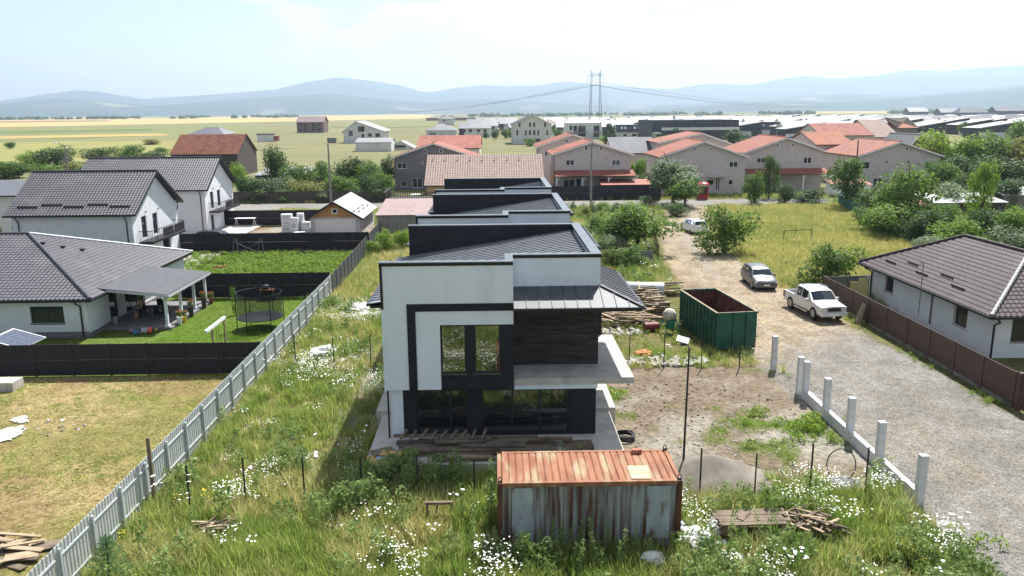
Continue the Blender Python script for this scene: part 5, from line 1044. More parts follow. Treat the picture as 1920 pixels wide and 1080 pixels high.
# truck
tr = thing('truck', 'pale green cab truck standing before the dark shop building', 'truck', (G(1234, 264).x, G(1234, 264).y, 0)); gc = mat('truck_green', lin(150, 176, 120), lin(136, 160, 108), 1, .5)
MB().prism([(-1.4, .6), (1.2, .6), (1.2, 3.6), (-1.1, 3.6), (-1.4, 2.2)], 'x', -1.4, 1.4).build('cab', gc, tr); MB().box(-1.25, -1.45, 2.1, 1.25, -1.25, 3.2).build('windscreen', M_GLASS, tr); MB().box(-1.4, 1.35, .9, 1.4, 9.5, 3.9).build('load_box', M_FARROOF, tr)
for y in (0, 5.5, 7.5):
    for s in (-1, 1): MB().lathe([(.55, -.16), (.55, .16)], (s*1.2, y, .55), 14, axis='x').build('wheel', M_TYRE, tr)

# ================================================================== estate of single-pitch roofs across the plain
def estate():
    proto = thing('estate_house', 'x', 'house', (0, 0, 0), 0, 'estate of row houses with single pitch roofs')
    w, d = 9.2, 6.5
    m = MB(); m.prism([(-w, 0), (w, 0), (w, 8.0), (-w, 5.2)], 'y', -d, d); m.build('wall', M_FARDARK, proto)
    MB().slab([(-w-.8, -d-.6, 5.2), (w+.8, -d-.6, 8.25), (w+.8, d+.6, 8.25), (-w-.8, d+.6, 5.2)], .25).build('roof', M_FARROOF, proto)
    MB().box(-w-.05, -d-.9, 0, w*.35, -d-.003, 2.9).build('porch_block', M_FARWHITE, proto)
    for x in (-5.2, -1.2, 3.0, 6.2): MB().box(x, -d-.06, 3.6, x+1.5, -d-.004, 5.0).build('window', M_GLASS, proto)
    proto2 = thing('estate_house', 'x', 'house', (0, 0, 0), 0, 'estate of row houses with grey roofs')
    m = MB(); m.prism([(-5, 0), (5, 0), (5, 5.4), (0, 8.2), (-5, 5.4)], 'x', -9, 9); m.build('wall', M_FARWHITE, proto2)
    for s in (-1, 1): MB().slab([(-9.4, s*5.6, 5.15), (9.4, s*5.6, 5.15), (9.4, 0, 8.45), (-9.4, 0, 8.45)], .2).build('roof', M_FARGREY, proto2)
    for x in (-7, -3.4, 1.2, 5.0): MB().box(x, -5.06, 3.0, x+1.8, -5.004, 4.6).build('window', M_GLASS, proto2)
    MB().box(-9.02, -5.3, .0, -6, -5.003, 5.0).build('dark_porch', M_FARDARK, proto2)
    first = [True, True]; rr = random.Random(9)
    pts = []
    rows = [(395, 1500, 1960, 0), (450, 1395, 1990, 0), (520, 1180, 1990, 0), (590, 1120, 1990, 0), (680, 1090, 1960, 0), (800, 1060, 1760, 0), (960, 1130, 1600, 0)]
    for (y, a, b, k) in rows:
        xa, xb = D(a, 230, y).x, D(b, 230, y).x; n = int((xb-xa)/24.5)
        for i in range(n+1): pts.append((xa+(xb-xa)*i/n+rr.uniform(-1.5, 1.5), y+rr.uniform(-4, 4), k, y))
    for (y, a, b) in ((470, 890, 1160), (540, 905, 1190), (640, 900, 1180), (760, 910, 1130), (422, 1500, 1640), (556, 1300, 1960), (636, 1240, 1960), (742, 1200, 1900)):
        xa, xb = D(a, 230, y).x, D(b, 230, y).x; n = max(2, int((xb-xa)/21))
        for i in range(n+1): pts.append((xa+(xb-xa)*i/n+rr.uniform(-2, 2), y+rr.uniform(-5, 5), 1, y))
    occ = [(960, 1226), ]
    ordn = ['first', 'second', 'third', 'fourth', 'fifth', 'sixth', 'seventh', 'eighth', 'ninth', 'tenth']+['%dth' % i for i in range(11, 60)]
    rn = {0: {395: 'front row, by the trees', 450: 'second row', 520: 'third row', 590: 'fourth row', 680: 'fifth row', 800: 'sixth row', 960: 'hindmost row'}, 1: {470: 'front row', 540: 'second row', 640: 'third row', 760: 'hindmost row', 422: 'short row behind the pink roof', 556: 'nearer row at right', 636: 'middle row at right', 742: 'farther row at right'}}
    cnt = {}
    for (x, y, k, row) in pts:
        cnt[(k, row)] = cnt.get((k, row), 0)+1; o_ = ordn[cnt[(k, row)]-1]
        src = proto2 if k else proto; lb = ('grey roofed white estate house, %s from left in the %s' if k else 'pale single pitch roof, %s from left in the estate %s') % (o_, rn[k][row])
        if first[k]: first[k] = False; src['label'] = lb; src.location = (x, y, 0)
        else: copy_tree(src, label=lb, loc=(x, y, 0), rz=rr.uniform(-.03, .03), scale=(1, rr.uniform(.95, 1.1), rr.uniform(.95, 1.06)))
estate()
# gabled houses at the right end of the estate
for (a, b, e, r_, bs_, hip, lb, mt) in ((1705, 1742, 209.5, 201.5, 217, 0, 'leftmost', M_FARROOF), (1765, 1800, 211, 203, 218, 0, 'second', M_FARGREY), (1800, 1855, 211, 200.5, 218, 8, 'third', M_FARGREY), (1868, 1925, 208, 199, 217, 0, 'rightmost', M_FARGREY), (1790, 1868, 236, 220, 246, 10, 'nearest and broadest', M_FARGREY)):
    far_ridge(lb+' of the grey gabled houses at the far right behind the pale roofs', bs_, a, b, e, r_, 14, M_FARDARK, mt, tile=False, ov=.8, hip=hip)
gable_front('small wooden gabled hut with a pale roof among the trees, far right', 190, (1706, 271), (1738, 268), (1724, 252), 14, [], M_WOODD, M_FARROOF, wall_in=.4, name='hut', cat='hut')

# ================================================================== pylon with its cables
def pylon():
    M_PY = mat('pylon_steel', lin(150, 154, 158), rough=.6, metal=.2); yP = 640; B = lambda px, py: D(px, py, yP)
    t = thing('power_pylon', 'tall portal lattice pylon standing among the far estate', 'pylon', (B(1116, 212).x, yP, 0)); ox = B(1116, 212).x
    legs = [((1105.5, 215), (1109.5, 140)), ((1127, 215), (1124.5, 138))]
    for (f_, tp_) in legs:
        a = B(*f_); b = B(*tp_); a = Vector((a.x-ox, 0, 0)); b = Vector((b.x-ox, 0, b.z)); m = MB(); s = .9
        cs = [Vector((i*s, j*s, 0)) for i in (-1, 1) for j in (-1, 1)]
        for c in cs: m.tube([a+c, b+c*.6], .13, 4)
        n = 16
        for i in range(n):
            p, q = a.lerp(b, i/n), a.lerp(b, (i+1)/n); k0, k1 = 1-.4*i/n, 1-.4*(i+1)/n
            for u, v in ((0, 1), (1, 3), (3, 2), (2, 0)): m.tube([p+cs[u]*k0, q+cs[v]*k1], .07, 4)
        m.build('lattice_leg', M_PY, t)
    zt, z2 = B(1116, 138).z, B(1116, 142.5).z; xl, xr = B(1101, 140).x-ox, B(1133, 140).x-ox; m = MB()
    for z in (zt, z2):
        for y in (-.7, .7): m.tube([(xl if z == z2 else xl*.72, y, z), (xr if z == z2 else xr*.72, y, z)], .12, 4)
    for i in range(10):
        a = xl+(xr-xl)*i/10; b = xl+(xr-xl)*(i+1)/10; m.tube([(a, -.7, z2), (b, -.7, zt if 1 <= i < 9 else z2)], .08, 4); m.tube([(a, -.7, zt if 1 <= i < 9 else z2), (b, -.7, z2)], .08, 4)
    m.build('cross_beam', M_PY, t)
    m = MB()
    for px_, a, b in ((1109, -2.4, zt), (1124.5, 1.0, zt)):
        x = B(px_, 138).x-ox; m.tube([(x, 0, zt), (x+(-.9 if a < 0 else .9), 0, B(px_, 130.5).z)], .2, 4); m.tube([(x+1, 0, zt), (x+(-.9 if a < 0 else .9), 0, B(px_, 130.5).z)], .12, 4)
    m.build('earth_wire_peak', M_PY, t)
    ends = []
    for px_, pb in ((1102, 158), (1117, 160), (1132.5, 156)):
        x = B(px_, 150).x-ox; zb = B(px_, pb).z; MB().tube([(x, 0, z2), (x, 0, zb)], .16, 6).build('insulator_string', M_PY, t); ends.append(Vector((x+ox, yP, zb)))
    for (px_, s) in ((1105.5, -1), (1127, 1)):
        x = B(px_, 215).x-ox; MB().tube([(x+s*9, -4, 0), (x+s*1.2, 0, B(px_, 165).z)], .05, 4).build('guy_wire', M_PY, t)
    for i, e in enumerate(ends):
        lb = ('outer left', 'middle', 'outer right')[i]
        L_ = D(735-i*16, 210.2, 1500); wire(lb+' high voltage cable running from the pylon to the left', [e, L_], 7, .1, 40)
        R_ = D(1500+30*i, 200.5, 1300); wire(lb+' high voltage cable running from the pylon to the right', [e, R_], 5, .1, 40)
pylon()
# ================================================================== trees and shrubs
LM = {'dark': leafmat('leaf_dark', lin(50, 74, 36), lin(62, 88, 40), lin(84, 108, 48), .25, .5), 'mid': leafmat('leaf_mid', lin(68, 96, 40), lin(84, 112, 44), lin(112, 138, 56), .3, .5),
      'light': leafmat('leaf_light', lin(96, 126, 44), lin(112, 140, 48), lin(142, 164, 66), .35, .5), 'grey': leafmat('leaf_grey_green', lin(92, 110, 78), lin(104, 120, 84), lin(132, 146, 108), .25, .5),
      'olive': leafmat('leaf_olive', lin(104, 112, 56), lin(118, 120, 60), lin(140, 140, 78), .3, .5), 'thuja': leafmat('leaf_thuja', lin(62, 82, 34), lin(74, 94, 38), lin(96, 112, 50), .15, .8), 'pine': leafmat('needle_green', lin(62, 92, 62), lin(72, 104, 66), lin(96, 128, 82), .2, .8)}
def crown_mesh(seed, n, kind='round', leaf=.1, lobes=9, name='crown'):
    """unit crown: radius 1, height 0..2, many small leaf faces gathered in uneven clumps with gaps"""
    rs = np.random.RandomState(seed); C = []
    for i in range(lobes):
        if kind == 'round': d = rs.normal(size=3); d /= np.linalg.norm(d); p = d*rs.uniform(.25, .72); p[2] = p[2]*.85+1.02; r = rs.uniform(.28, .5)
        elif kind == 'shrub': a = rs.uniform(0, 6.28); q = rs.uniform(.1, .7); p = np.array([q*math.cos(a), q*math.sin(a), rs.uniform(.35, 1.5)]); r = rs.uniform(.3, .5)
        elif kind == 'tall': a = rs.uniform(0, 6.28); z = rs.uniform(.3, 1.75); q = rs.uniform(.2, .75)*(1-.5*abs(z-.9)**1.5); p = np.array([q*math.cos(a), q*math.sin(a), z]); r = rs.uniform(.24, .42)
        elif kind == 'cone': z = rs.uniform(.05, 1.75); a = rs.uniform(0, 6.28); q = .55*(1-z/2); p = np.array([q*math.cos(a), q*math.sin(a), z]); r = .42*(1-z/2)+.1
        C.append((p, r))
    w = np.array([c[1]**2 for c in C]); w /= w.sum(); k = rs.choice(len(C), n, p=w); cen = np.array([C[i][0] for i in k]); rad = np.array([C[i][1] for i in k])
    d = rs.normal(size=(n, 3)); d /= np.linalg.norm(d, axis=1)[:, None]; rr = rad*np.clip(rs.normal(.88, .2, n), .2, 1.35); P = cen+d*rr[:, None]
    P[:, 2] = np.maximum(P[:, 2], .04)
    nr = d*.7+rs.normal(size=(n, 3))*.6+np.array([0, 0, .45]); nr /= np.linalg.norm(nr, axis=1)[:, None]
    t = np.cross(nr, rs.normal(size=(n, 3))); t /= np.linalg.norm(t, axis=1)[:, None]; b = np.cross(nr, t); s = leaf*rs.uniform(.6, 1.35, n)[:, None]
    V = np.stack([P-t*s*.75, P+b*s*.42-nr*s*.15, P+t*s*.75, P-b*s*.42-nr*s*.15], 1).reshape(-1, 3); F = np.arange(n*4).reshape(n, 4)
    me = bpy.data.meshes.new(name); me.from_pydata(V.tolist(), [], F.tolist()); me.materials.append(LM['mid']); return me, C
def trunk_mesh(C, seed, name='trunk', h0=1.0):
    m = MB(); rs = random.Random(seed); top = Vector((0, 0, 1.0)); m.tube([(0, 0, -.05), (rs.uniform(-.05, .05), rs.uniform(-.05, .05), .45), top], [.075, .055, .03], 7)
    for p, r in C[:7]:
        q = Vector(p); a = Vector((0, 0, rs.uniform(.3, .75))); m.tube([a, a.lerp(q, .5)+Vector((0, 0, .06)), q], [.03, .02, .008], 5)
    return m.mesh(name, M_TRUNK, True)
TP = {}
for k, (kind, n, leaf, lobes, seeds) in {'round': ('round', 3600, .075, 13, (1, 2, 3)), 'shrub': ('shrub', 2800, .08, 10, (4, 5, 6)), 'tall': ('tall', 3400, .07, 14, (7, 8)), 'cone': ('cone', 2600, .065, 22, (9,)), 'loose': ('tall', 900, .075, 8, (10, 11))}.items():
    TP[k] = [(lambda cm: (cm[0], trunk_mesh(cm[1], s)))(crown_mesh(s, n, kind, leaf, lobes)) for s in seeds]
TREE_N = [0]
def tree(label, x, y, r, h, kind='round', leaf='mid', cat='tree', name='tree', group=None, stem=.0, z=0, var=None):
    """crown of radius r and overall height h; stem = bare trunk share of the height"""
    TREE_N[0] += 1; cm, tm = TP[kind][(var if var is not None else TREE_N[0]) % len(TP[kind])]
    t = thing(name, label, cat, (x, y, z), rnd.uniform(0, 6.28), group)
    c = link('crown', cm, t, (0, 0, h*stem)); c.scale = (r, r*rnd.uniform(.85, 1.05), h*(1-stem)/2); c.material_slots[0].link = 'OBJECT'; c.material_slots[0].material = LM[leaf]
    q = link('trunk', tm, t); q.scale = (max(r*.8, .5), max(r*.8, .5), h*.62 if stem < .1 else h*.75)
    return t
def tree_px(label, px, base, top, wpx, kind='round', leaf='mid', **k):
    p = G(px, base); d = p.y; x = p.x; h = D(px, top, d).z; r = 1.26*wpx/2/1500*math.hypot(d, CAM_H); return tree(label, x, d, r, max(h*1.12, .5), kind, leaf, **k)
T = tree_px
T('leafy walnut tree beside the dirt road at the garden fence', 1196, 474, 380, 120, 'round', 'mid', stem=.08); T('lower lobe of walnut foliage beside the garden fence, near the metal sheet', 1150, 470, 412, 70, 'shrub', 'mid')
T('bushy young tree standing by the dirt road before the grassy field', 1358, 476, 390, 92, 'shrub', 'mid'); T('grey green willow like tree at the corner of the street', 1262, 383, 300, 110, 'round', 'grey', stem=.12); T('bright green tree in front of the grey green one at the street corner', 1284, 388, 326, 78, 'round', 'mid', stem=.1)
T('slim shrub standing by the street across from the end of the field', 1413, 384, 327, 46, 'tall', 'mid'); T('narrow dark tree before the porch of the middle red roofed house', 1441, 372, 302, 34, 'tall', 'dark'); T('pale round shrub below the porch roof of the middle red roofed house', 1512, 352, 318, 60, 'shrub', 'grey', cat='shrub', name='shrub'); T('low dark hedge bush at the corner of the green mesh fence', 1470, 381, 343, 40, 'shrub', 'dark', cat='shrub', name='shrub'); T('dark spreading bush beside the green mesh fence', 1512, 382, 352, 66, 'shrub', 'dark', cat='shrub', name='shrub')
T('full dark tree in front of the end house of the street', 1585, 392, 308, 92, 'tall', 'mid', stem=.05); T('tall light green tree beside the green mesh fence, nearest the field', 1700, 438, 322, 120, 'tall', 'mid', stem=.06); T('dark tree wedged between two lighter ones behind the green mesh fence', 1645, 412, 345, 84, 'round', 'dark', stem=.05); T('lower spreading tree at the foot of the light green one', 1668, 446, 380, 90, 'shrub', 'mid')
T('slender yellow green tree behind the red parked car', 1838, 420, 318, 52, 'tall', 'light'); T('grey leaved shrub beside the pale car at the far right', 1780, 402, 340, 80, 'shrub', 'grey', cat='shrub', name='shrub')
for (px, b, tp, w, kd, lf, lb) in ((1770, 345, 236, 92, 'round', 'light', 'tall bright tree just right of the end house'), (1838, 345, 240, 96, 'round', 'mid', 'broad tree second from the end house on the right'), (1895, 345, 255, 90, 'round', 'olive', 'yellowish tree at the right edge behind the gardens'), (1815, 352, 285, 90, 'round', 'dark', 'dark tree below the bright crowns at the right'), (1880, 360, 295, 110, 'shrub', 'dark', 'dark round tree near the right edge'), (1915, 300, 225, 70, 'round', 'mid', 'tree top at the extreme right edge by the pale roofs'), (1760, 360, 300, 60, 'shrub', 'mid', 'bush at the corner of the end house'),
      (1745, 455, 395, 70, 'shrub', 'dark', 'dark bush behind the far end of the field'), (1790, 470, 408, 86, 'shrub', 'light', 'yellow green bush behind the ridge of the white bungalow'), (1850, 462, 385, 80, 'round', 'dark', 'dark tree behind the white bungalow, beside the white roof'), (1905, 470, 380, 90, 'round', 'mid', 'tree at the right edge behind the white bungalow'), (1880, 440, 415, 40, 'shrub', 'light', 'small light green round bush behind the white bungalow'), (1740, 478, 442, 60, 'shrub', 'grey', 'grey green bush directly behind the bungalow roof'), (1900, 490, 430, 90, 'shrub', 'grey', 'grey bush at the right edge above the bungalow roof'), (1840, 490, 440, 80, 'shrub', 'mid', 'green bush peeping over the ridge of the white bungalow'), (1735, 335, 272, 46, 'round', 'mid', 'round tree right behind the corner of the end house'), (1862, 335, 258, 84, 'round', 'light', 'pale green tree between the broad one and the yellowish one'), (1805, 382, 326, 64, 'round', 'dark', 'dark tree behind the green hoop greenhouse'), (1868, 392, 330, 84, 'round', 'dark', 'dark spreading tree left of the shed at the right edge'), (1640, 436, 386, 62, 'shrub', 'mid', 'bush at the near end of the green mesh fence'), (1722, 456, 398, 66, 'shrub', 'dark', 'dark bush between the light green tree and the bungalow'), (1762, 430, 376, 54, 'round', 'mid', 'small tree before the faded red roofed shed')):
    T(lb, px, b, tp, w, kd, lf)
T('dense leafy tree at the far end of the brown fence', 1556, 541, 460, 96, 'shrub', 'mid')
for (px, b, tp, w, kd, lf, lb) in ((1384, 290, 244, 60, 'round', 'dark', 'round dark tree in front of the dark shop building'), (1143, 272, 236, 26, 'tall', 'dark', 'small tree in front of the white apartment block'), (1135, 268, 254, 20, 'shrub', 'light', 'light bush beside the grey corrugated roof'), (993, 274, 258, 22, 'shrub', 'mid', 'bush at the foot of the tall white building'), (930, 262, 240, 20, 'round', 'dark', 'dark tree left of the tall white building'), (948, 260, 239, 20, 'round', 'dark', 'second dark tree left of the tall white building'), (873, 255, 239, 22, 'shrub', 'dark', 'round bush beside the small hipped houses'), (1192, 345, 292, 44, 'round', 'mid', 'tree between the first and the second red roofed house'),
      (1205, 360, 325, 40, 'shrub', 'dark', 'low dark bush between two red roofed houses'), (1745, 245, 236, 14, 'shrub', 'mid', 'small bush among the pale roofs of the estate'), (108, 318, 274, 74, 'shrub', 'dark', 'dark thicket left of the lamp pole'), (60, 320, 285, 60, 'shrub', 'mid', 'bush near the left edge beside the yellow field'), (8, 335, 300, 70, 'shrub', 'mid', 'bright bush at the left edge'), (20, 279, 266, 18, 'shrub', 'mid', 'small lone bush in the field at the left'), (190, 305, 277, 60, 'shrub', 'dark', 'dark bush behind the ridge of the farther white house'), (240, 302, 270, 60, 'shrub', 'mid', 'bright bush between the white house ridge and the barn'), (290, 300, 284, 60, 'shrub', 'dark', 'low hedge bush left of the barn'), (283, 271, 261, 40, 'shrub', 'olive', 'low bush in the field left of the barn'), (300, 285, 276, 30, 'shrub', 'mid', 'bush close to the barn wall')):
    T(lb, px, b, tp, w, kd, lf)
rows = [(515, 330, 262, 54, 'shrub', 'dark', 'dark'), (448, 345, 298, 34, 'shrub', 'light', 'bright'), (470, 372, 320, 62, 'round', 'dark', 'dark'), (520, 372, 328, 70, 'shrub', 'grey', 'grey'), (560, 345, 300, 70, 'shrub', 'mid', 'leafy'), (575, 378, 335, 70, 'shrub', 'olive', 'olive'), (605, 330, 292, 52, 'shrub', 'mid', 'mid green'), (640, 376, 318, 66, 'round', 'mid', 'tall'), (655, 345, 286, 70, 'round', 'dark', 'dark'), (690, 345, 288, 56, 'round', 'mid', 'mid green'), (690, 378, 318, 60, 'shrub', 'dark', 'dark'), (720, 372, 312, 50, 'round', 'mid', 'tall'), (728, 335, 290, 40, 'tall', 'dark', 'slim'), (665, 380, 342, 60, 'shrub', 'mid', 'low'), (540, 380, 350, 60, 'shrub', 'mid', 'low'), (720, 385, 350, 50, 'shrub', 'dark', 'low'), (490, 383, 352, 60, 'shrub', 'dark', 'low'), (610, 385, 352, 50, 'shrub', 'grey', 'low')]
for i, (px, b, tp, w, kd, lf, ad) in enumerate(sorted(rows)):
    y = max(133.5, 150-(b-345)*.45); x = D(px, b, y).x; h = D(px, tp, y).z
    tree('%s bush, %s from the left in the thicket behind the old plank fence' % (ad, ['first', 'second', 'third', 'fourth', 'fifth', 'sixth', 'seventh', 'eighth', 'ninth', 'tenth', 'eleventh', 'twelfth', 'thirteenth', 'fourteenth', 'fifteenth', 'sixteenth', 'seventeenth', 'eighteenth'][i]), x, y, w/2/1500*y*1.1, h, kd, lf, 'bush', 'bush', 'thicket behind the old plank fence')
for i, (px, b, tp, w, lf, lb) in enumerate(((755, 470, 430, 36, 'light', 'bright shrub beside the rear wall of the nearest black house'), (722, 475, 432, 34, 'light', 'young tree at the end of the dark panel fence'), (700, 480, 450, 30, 'light', 'low shrub against the dark panel fence'), (1112, 400, 378, 26, 'grey', 'small blue green conifer in the flower garden'), (1075, 395, 378, 18, 'dark', 'dark small conifer at the corner of the flower garden'), (1100, 410, 385, 30, 'olive', 'reddish leaved shrub in the flower garden'), (1130, 398, 378, 30, 'mid', 'flowering shrub in the flower garden'), (1160, 400, 380, 26, 'grey', 'grey shrub at the garden fence by the street'), (1120, 440, 405, 44, 'mid', 'bushy plant in the middle of the flower garden'), (1150, 480, 440, 50, 'grey', 'tall grey weeds beside the canopy of the nearest black house'), (1178, 500, 462, 60, 'mid', 'leafy weeds at the rusty garden fence'), (1145, 500, 468, 44, 'olive', 'yellowish weeds beside the side canopy'), (1215, 386, 366, 40, 'dark', 'low dark bush by the mouth of the dirt road'), (1265, 405, 380, 44, 'dark', 'dark bush under the grey green tree at the corner'), (490, 515, 500, 10, 'mid', 'x'))):
    if lb != 'x': T(lb, px, b, tp, w, 'cone' if 'conifer' in lb else 'shrub', lf, cat='shrub', name='shrub')
for i in range(9): tree('clipped evergreen hedge plant, %s from the left at the left edge' % ['first', 'second', 'third', 'fourth', 'fifth', 'sixth', 'seventh', 'eighth', 'ninth'][i], -53.5+i*1.25, 78.5+(i % 2)*.2, .9, 4.2+rnd.uniform(-.2, .2), 'cone', 'thuja', 'hedge plant', 'hedge_plant', 'evergreen hedge at the left edge')
rs_ = random.Random(12); on_ = ['first', 'second', 'third', 'fourth', 'fifth', 'sixth', 'seventh', 'eighth', 'ninth', 'tenth', 'eleventh', 'twelfth', 'thirteenth', 'fourteenth', 'fifteenth', 'sixteenth', 'seventeenth', 'eighteenth', 'nineteenth', 'twentieth', 'twenty-first', 'twenty-second']
for i, px in enumerate(sorted(rs_.uniform(900, 1900) for _ in range(22))): y = rs_.choice((423, 487, 572, 655)); tree('small dark tree between the estate houses, %s from the left' % on_[i], D(px, 230, y).x, y, rs_.uniform(2, 3.5), rs_.uniform(5, 9), 'round', rs_.choice(('dark', 'mid')), 'tree', 'tree', 'trees among the estate houses')
for i, px in enumerate((30, 78, 135, 160, 205, 222, 262, 275, 310, 330, 345)): y = rs_.uniform(170, 205); tree('bush in the belt behind the tall white houses, %s from the left' % on_[i], D(px, 290, y).x, y, rs_.uniform(3, 4.6), rs_.uniform(3.2, 5.2), 'shrub', ('dark', 'mid', 'olive')[i % 3], 'bush', 'bush', 'belt of bushes behind the tall white houses')
# far woods along the horizon: single tree tops read as one mass
def far_wood():
    rs = np.random.RandomState(4); n = 900; V = []; F = []
    for i in range(n):
        band = rs.randint(3); px = [rs.uniform(-60, 560), rs.uniform(880, 1500), rs.uniform(1250, 1980)][band]; y = [rs.uniform(2600, 3800), rs.uniform(2300, 3400), rs.uniform(2200, 3000)][band]
        if vnoise(np.array([px]), np.array([y*.05]), 60, 3, 2)[0] < .45: continue
        d = ray(px, 209); x = d.x/d.y*y; h = rs.uniform(6, 13); w = rs.uniform(10, 26); o = len(V)
        for a in range(6): V.append((x+w*math.cos(a*1.047)*.5, y+w*math.sin(a*1.047)*.5, -.2))
        for a in range(6): V.append((x+w*math.cos(a*1.047+.4)*.42*rs.uniform(.7, 1.2), y+w*math.sin(a*1.047+.4)*.42, h*rs.uniform(.55, .8)))
        V.append((x, y, h)); F += [(o+a, o+(a+1) % 6, o+6+(a+1) % 6, o+6+a) for a in range(6)]+[(o+6+a, o+6+(a+1) % 6, o+12) for a in range(6)]
    me = bpy.data.meshes.new('treeline'); me.from_pydata(V, [], F); me.materials.append(mat('far_foliage', lin(60, 80, 50), lin(76, 94, 58), .05, .95)); link('treeline', me, None, kind='stuff')
far_wood()

# ================================================================== grass, weeds and flowers (too many to count)
def blades(seed, n, h, spread, w=.012, lean=.35, curve=.5, seg=2):
    rs = np.random.RandomState(seed); V = []; F = []
    for i in range(n):
        a = rs.uniform(0, 6.28); q = spread*math.sqrt(rs.uniform(0, 1)); b = np.array([q*math.cos(a), q*math.sin(a), -.02]); hh = h*rs.uniform(.55, 1.1); da = rs.uniform(0, 6.28); ln = lean*rs.uniform(.2, 1.2)*hh
        dx = np.array([math.cos(da), math.sin(da), 0]); sx = np.array([-dx[1], dx[0], 0])*w*rs.uniform(.7, 1.3); o = len(V)
        for k in range(seg+1):
            t = k/seg; p = b+dx*ln*t**(1+curve)+np.array([0, 0, hh*(t-.12*t*t*lean)])
            if k < seg: V += [p-sx*(1-t*.6), p+sx*(1-t*.6)]
            else: V.append(p)
        for k in range(seg-1): F.append((o+2*k, o+2*k+1, o+2*k+3, o+2*k+2))
        F.append((o+2*seg-2, o+2*seg-1, o+2*seg))
    return V, F
def disc(V, F, c, r, nrm, k=6):
    nrm = nrm/np.linalg.norm(nrm); t = np.cross(nrm, [0.3, .9, .2]); t /= np.linalg.norm(t); b = np.cross(nrm, t); o = len(V)
    for i in range(k): V.append(c+t*r*math.cos(6.283*i/k)+b*r*math.sin(6.283*i/k))
    F.append(tuple(range(o, o+k)))
def proto(name, parts):
    """parts: list of (V,F,material)"""
    me = bpy.data.meshes.new(name); V = []; F = []; mi = []; ms = []
    for v, f, m in parts:
        if m not in ms: ms.append(m)
        o = len(V); V += [tuple(p) for p in v]; F += [tuple(i+o for i in q) for q in f]; mi += [ms.index(m)]*len(f)
    me.from_pydata(V, [], F); [me.materials.append(m) for m in ms]; me.polygons.foreach_set('material_index', mi); me.update()
    return bpy.data.objects.new(name, me)
G_GREEN = leafmat('grass_green', lin(86, 116, 42), lin(110, 130, 56), lin(156, 158, 92), .3, .35)
G_DRY = leafmat('grass_dry', lin(152, 140, 86), lin(132, 128, 70), lin(190, 172, 122), .3, .3)
G_FIELD = leafmat('grass_field', lin(96, 118, 50), lin(138, 138, 74), lin(172, 160, 104), .3, .09)
G_LAWN = leafmat('grass_lawn', lin(84, 118, 34), lin(102, 132, 40), lin(128, 148, 60), .3, .6)
G_WEED = leafmat('weed_leaf', lin(88, 114, 54), lin(106, 128, 66), lin(138, 154, 98), .25, .5)
G_MOWN = leafmat('grass_mown', lin(150, 138, 90), lin(112, 116, 56), lin(178, 160, 112), .25, .4)
F_WHITE = mat('flower_white', lin(236, 236, 226), rough=.8); F_RED = mat('poppy_red', lin(214, 52, 28), rough=.7); F_YEL = mat('flower_yellow', lin(220, 186, 40), rough=.8)
def leafy(seed, n, h, spread, s=.07):
    rs = np.random.RandomState(seed); V = []; F = []
    for i in range(n):
        a = rs.uniform(0, 6.28); q = spread*math.sqrt(rs.uniform(0, 1)); z = h*rs.uniform(.05, 1)**.8; q *= (1.15-z/h*.7); p = np.array([q*math.cos(a), q*math.sin(a), z]); d = rs.normal(size=3); d[2] = abs(d[2])*.6+.2; d /= np.linalg.norm(d); t = np.cross(d, rs.normal(size=3)); t /= np.linalg.norm(t); b = np.cross(d, t); l = s*rs.uniform(.6, 1.4); o = len(V)
        V += [p-t*l, p+b*l*.4, p+t*l, p-b*l*.4]; F.append((o, o+1, o+2, o+3))
    return V, F
def flowers(seed, n, h, spread, r, k=6):
    rs = np.random.RandomState(seed); V = []; F = []
    for i in range(n):
        a = rs.uniform(0, 6.28); q = spread*math.sqrt(rs.uniform(0, 1)); disc(V, F, np.array([q*math.cos(a), q*math.sin(a), h*rs.uniform(.75, 1.12)]), r*rs.uniform(.6, 1.25), np.array([rs.normal()*.3, rs.normal()*.3-.2, 1.]), k)
    return V, F
PR = {}
for i in range(4): PR['grass%d' % i] = proto('grass_tuft', [(*blades(i, 26, .55, .2, .011, .6), G_GREEN)])
for i in range(3): PR['dry%d' % i] = proto('dry_tuft', [(*blades(20+i, 24, .6, .18, .01, .7), G_DRY)])
for i in range(3): PR['weed%d' % i] = proto('leafy_weed', [(*leafy(30+i, 90, .75, .28, .055), G_WEED), (*blades(40+i, 8, .7, .16, .012, .3), G_GREEN)])
for i in range(2): PR['tallweed%d' % i] = proto('tall_weed', [(*leafy(35+i, 80, 1.25, .14, .05), G_WEED), (*blades(45+i, 6, 1.1, .06, .014, .15), G_WEED)])
for i in range(3): PR['white%d' % i] = proto('white_flowers', [(*flowers(50+i, 20, .62, .34, .021), F_WHITE), (*blades(50+i, 20, .58, .24, .008, .3), G_GREEN)])
PR['umbel'] = proto('white_umbel', [(*flowers(56, 5, .95, .22, .042, 8), F_WHITE), (*blades(56, 10, .9, .12, .009, .25), G_GREEN)])
PR['poppy'] = proto('poppies', [(*flowers(60, 4, .5, .2, .045), F_RED), (*blades(60, 14, .48, .2, .009, .4), G_GREEN)])
PR['yellow'] = proto('yellow_flowers', [(*flowers(63, 12, .5, .18, .025), F_YEL), (*blades(63, 16, .48, .18, .01, .4), G_GREEN)])
for i in range(3): PR['field%d' % i] = proto('field_grass', [(*blades(70+i, 34, .6, .42, .016, .7), G_FIELD)])
for i in range(2): PR['lawn%d' % i] = proto('lawn_tuft', [(*blades(80+i, 22, .085, .2, .012, .7), G_LAWN)])
for i in range(2): PR['mown%d' % i] = proto('mown_tuft', [(*blades(84+i, 22, .1, .26, .012, 1.4), G_MOWN)])
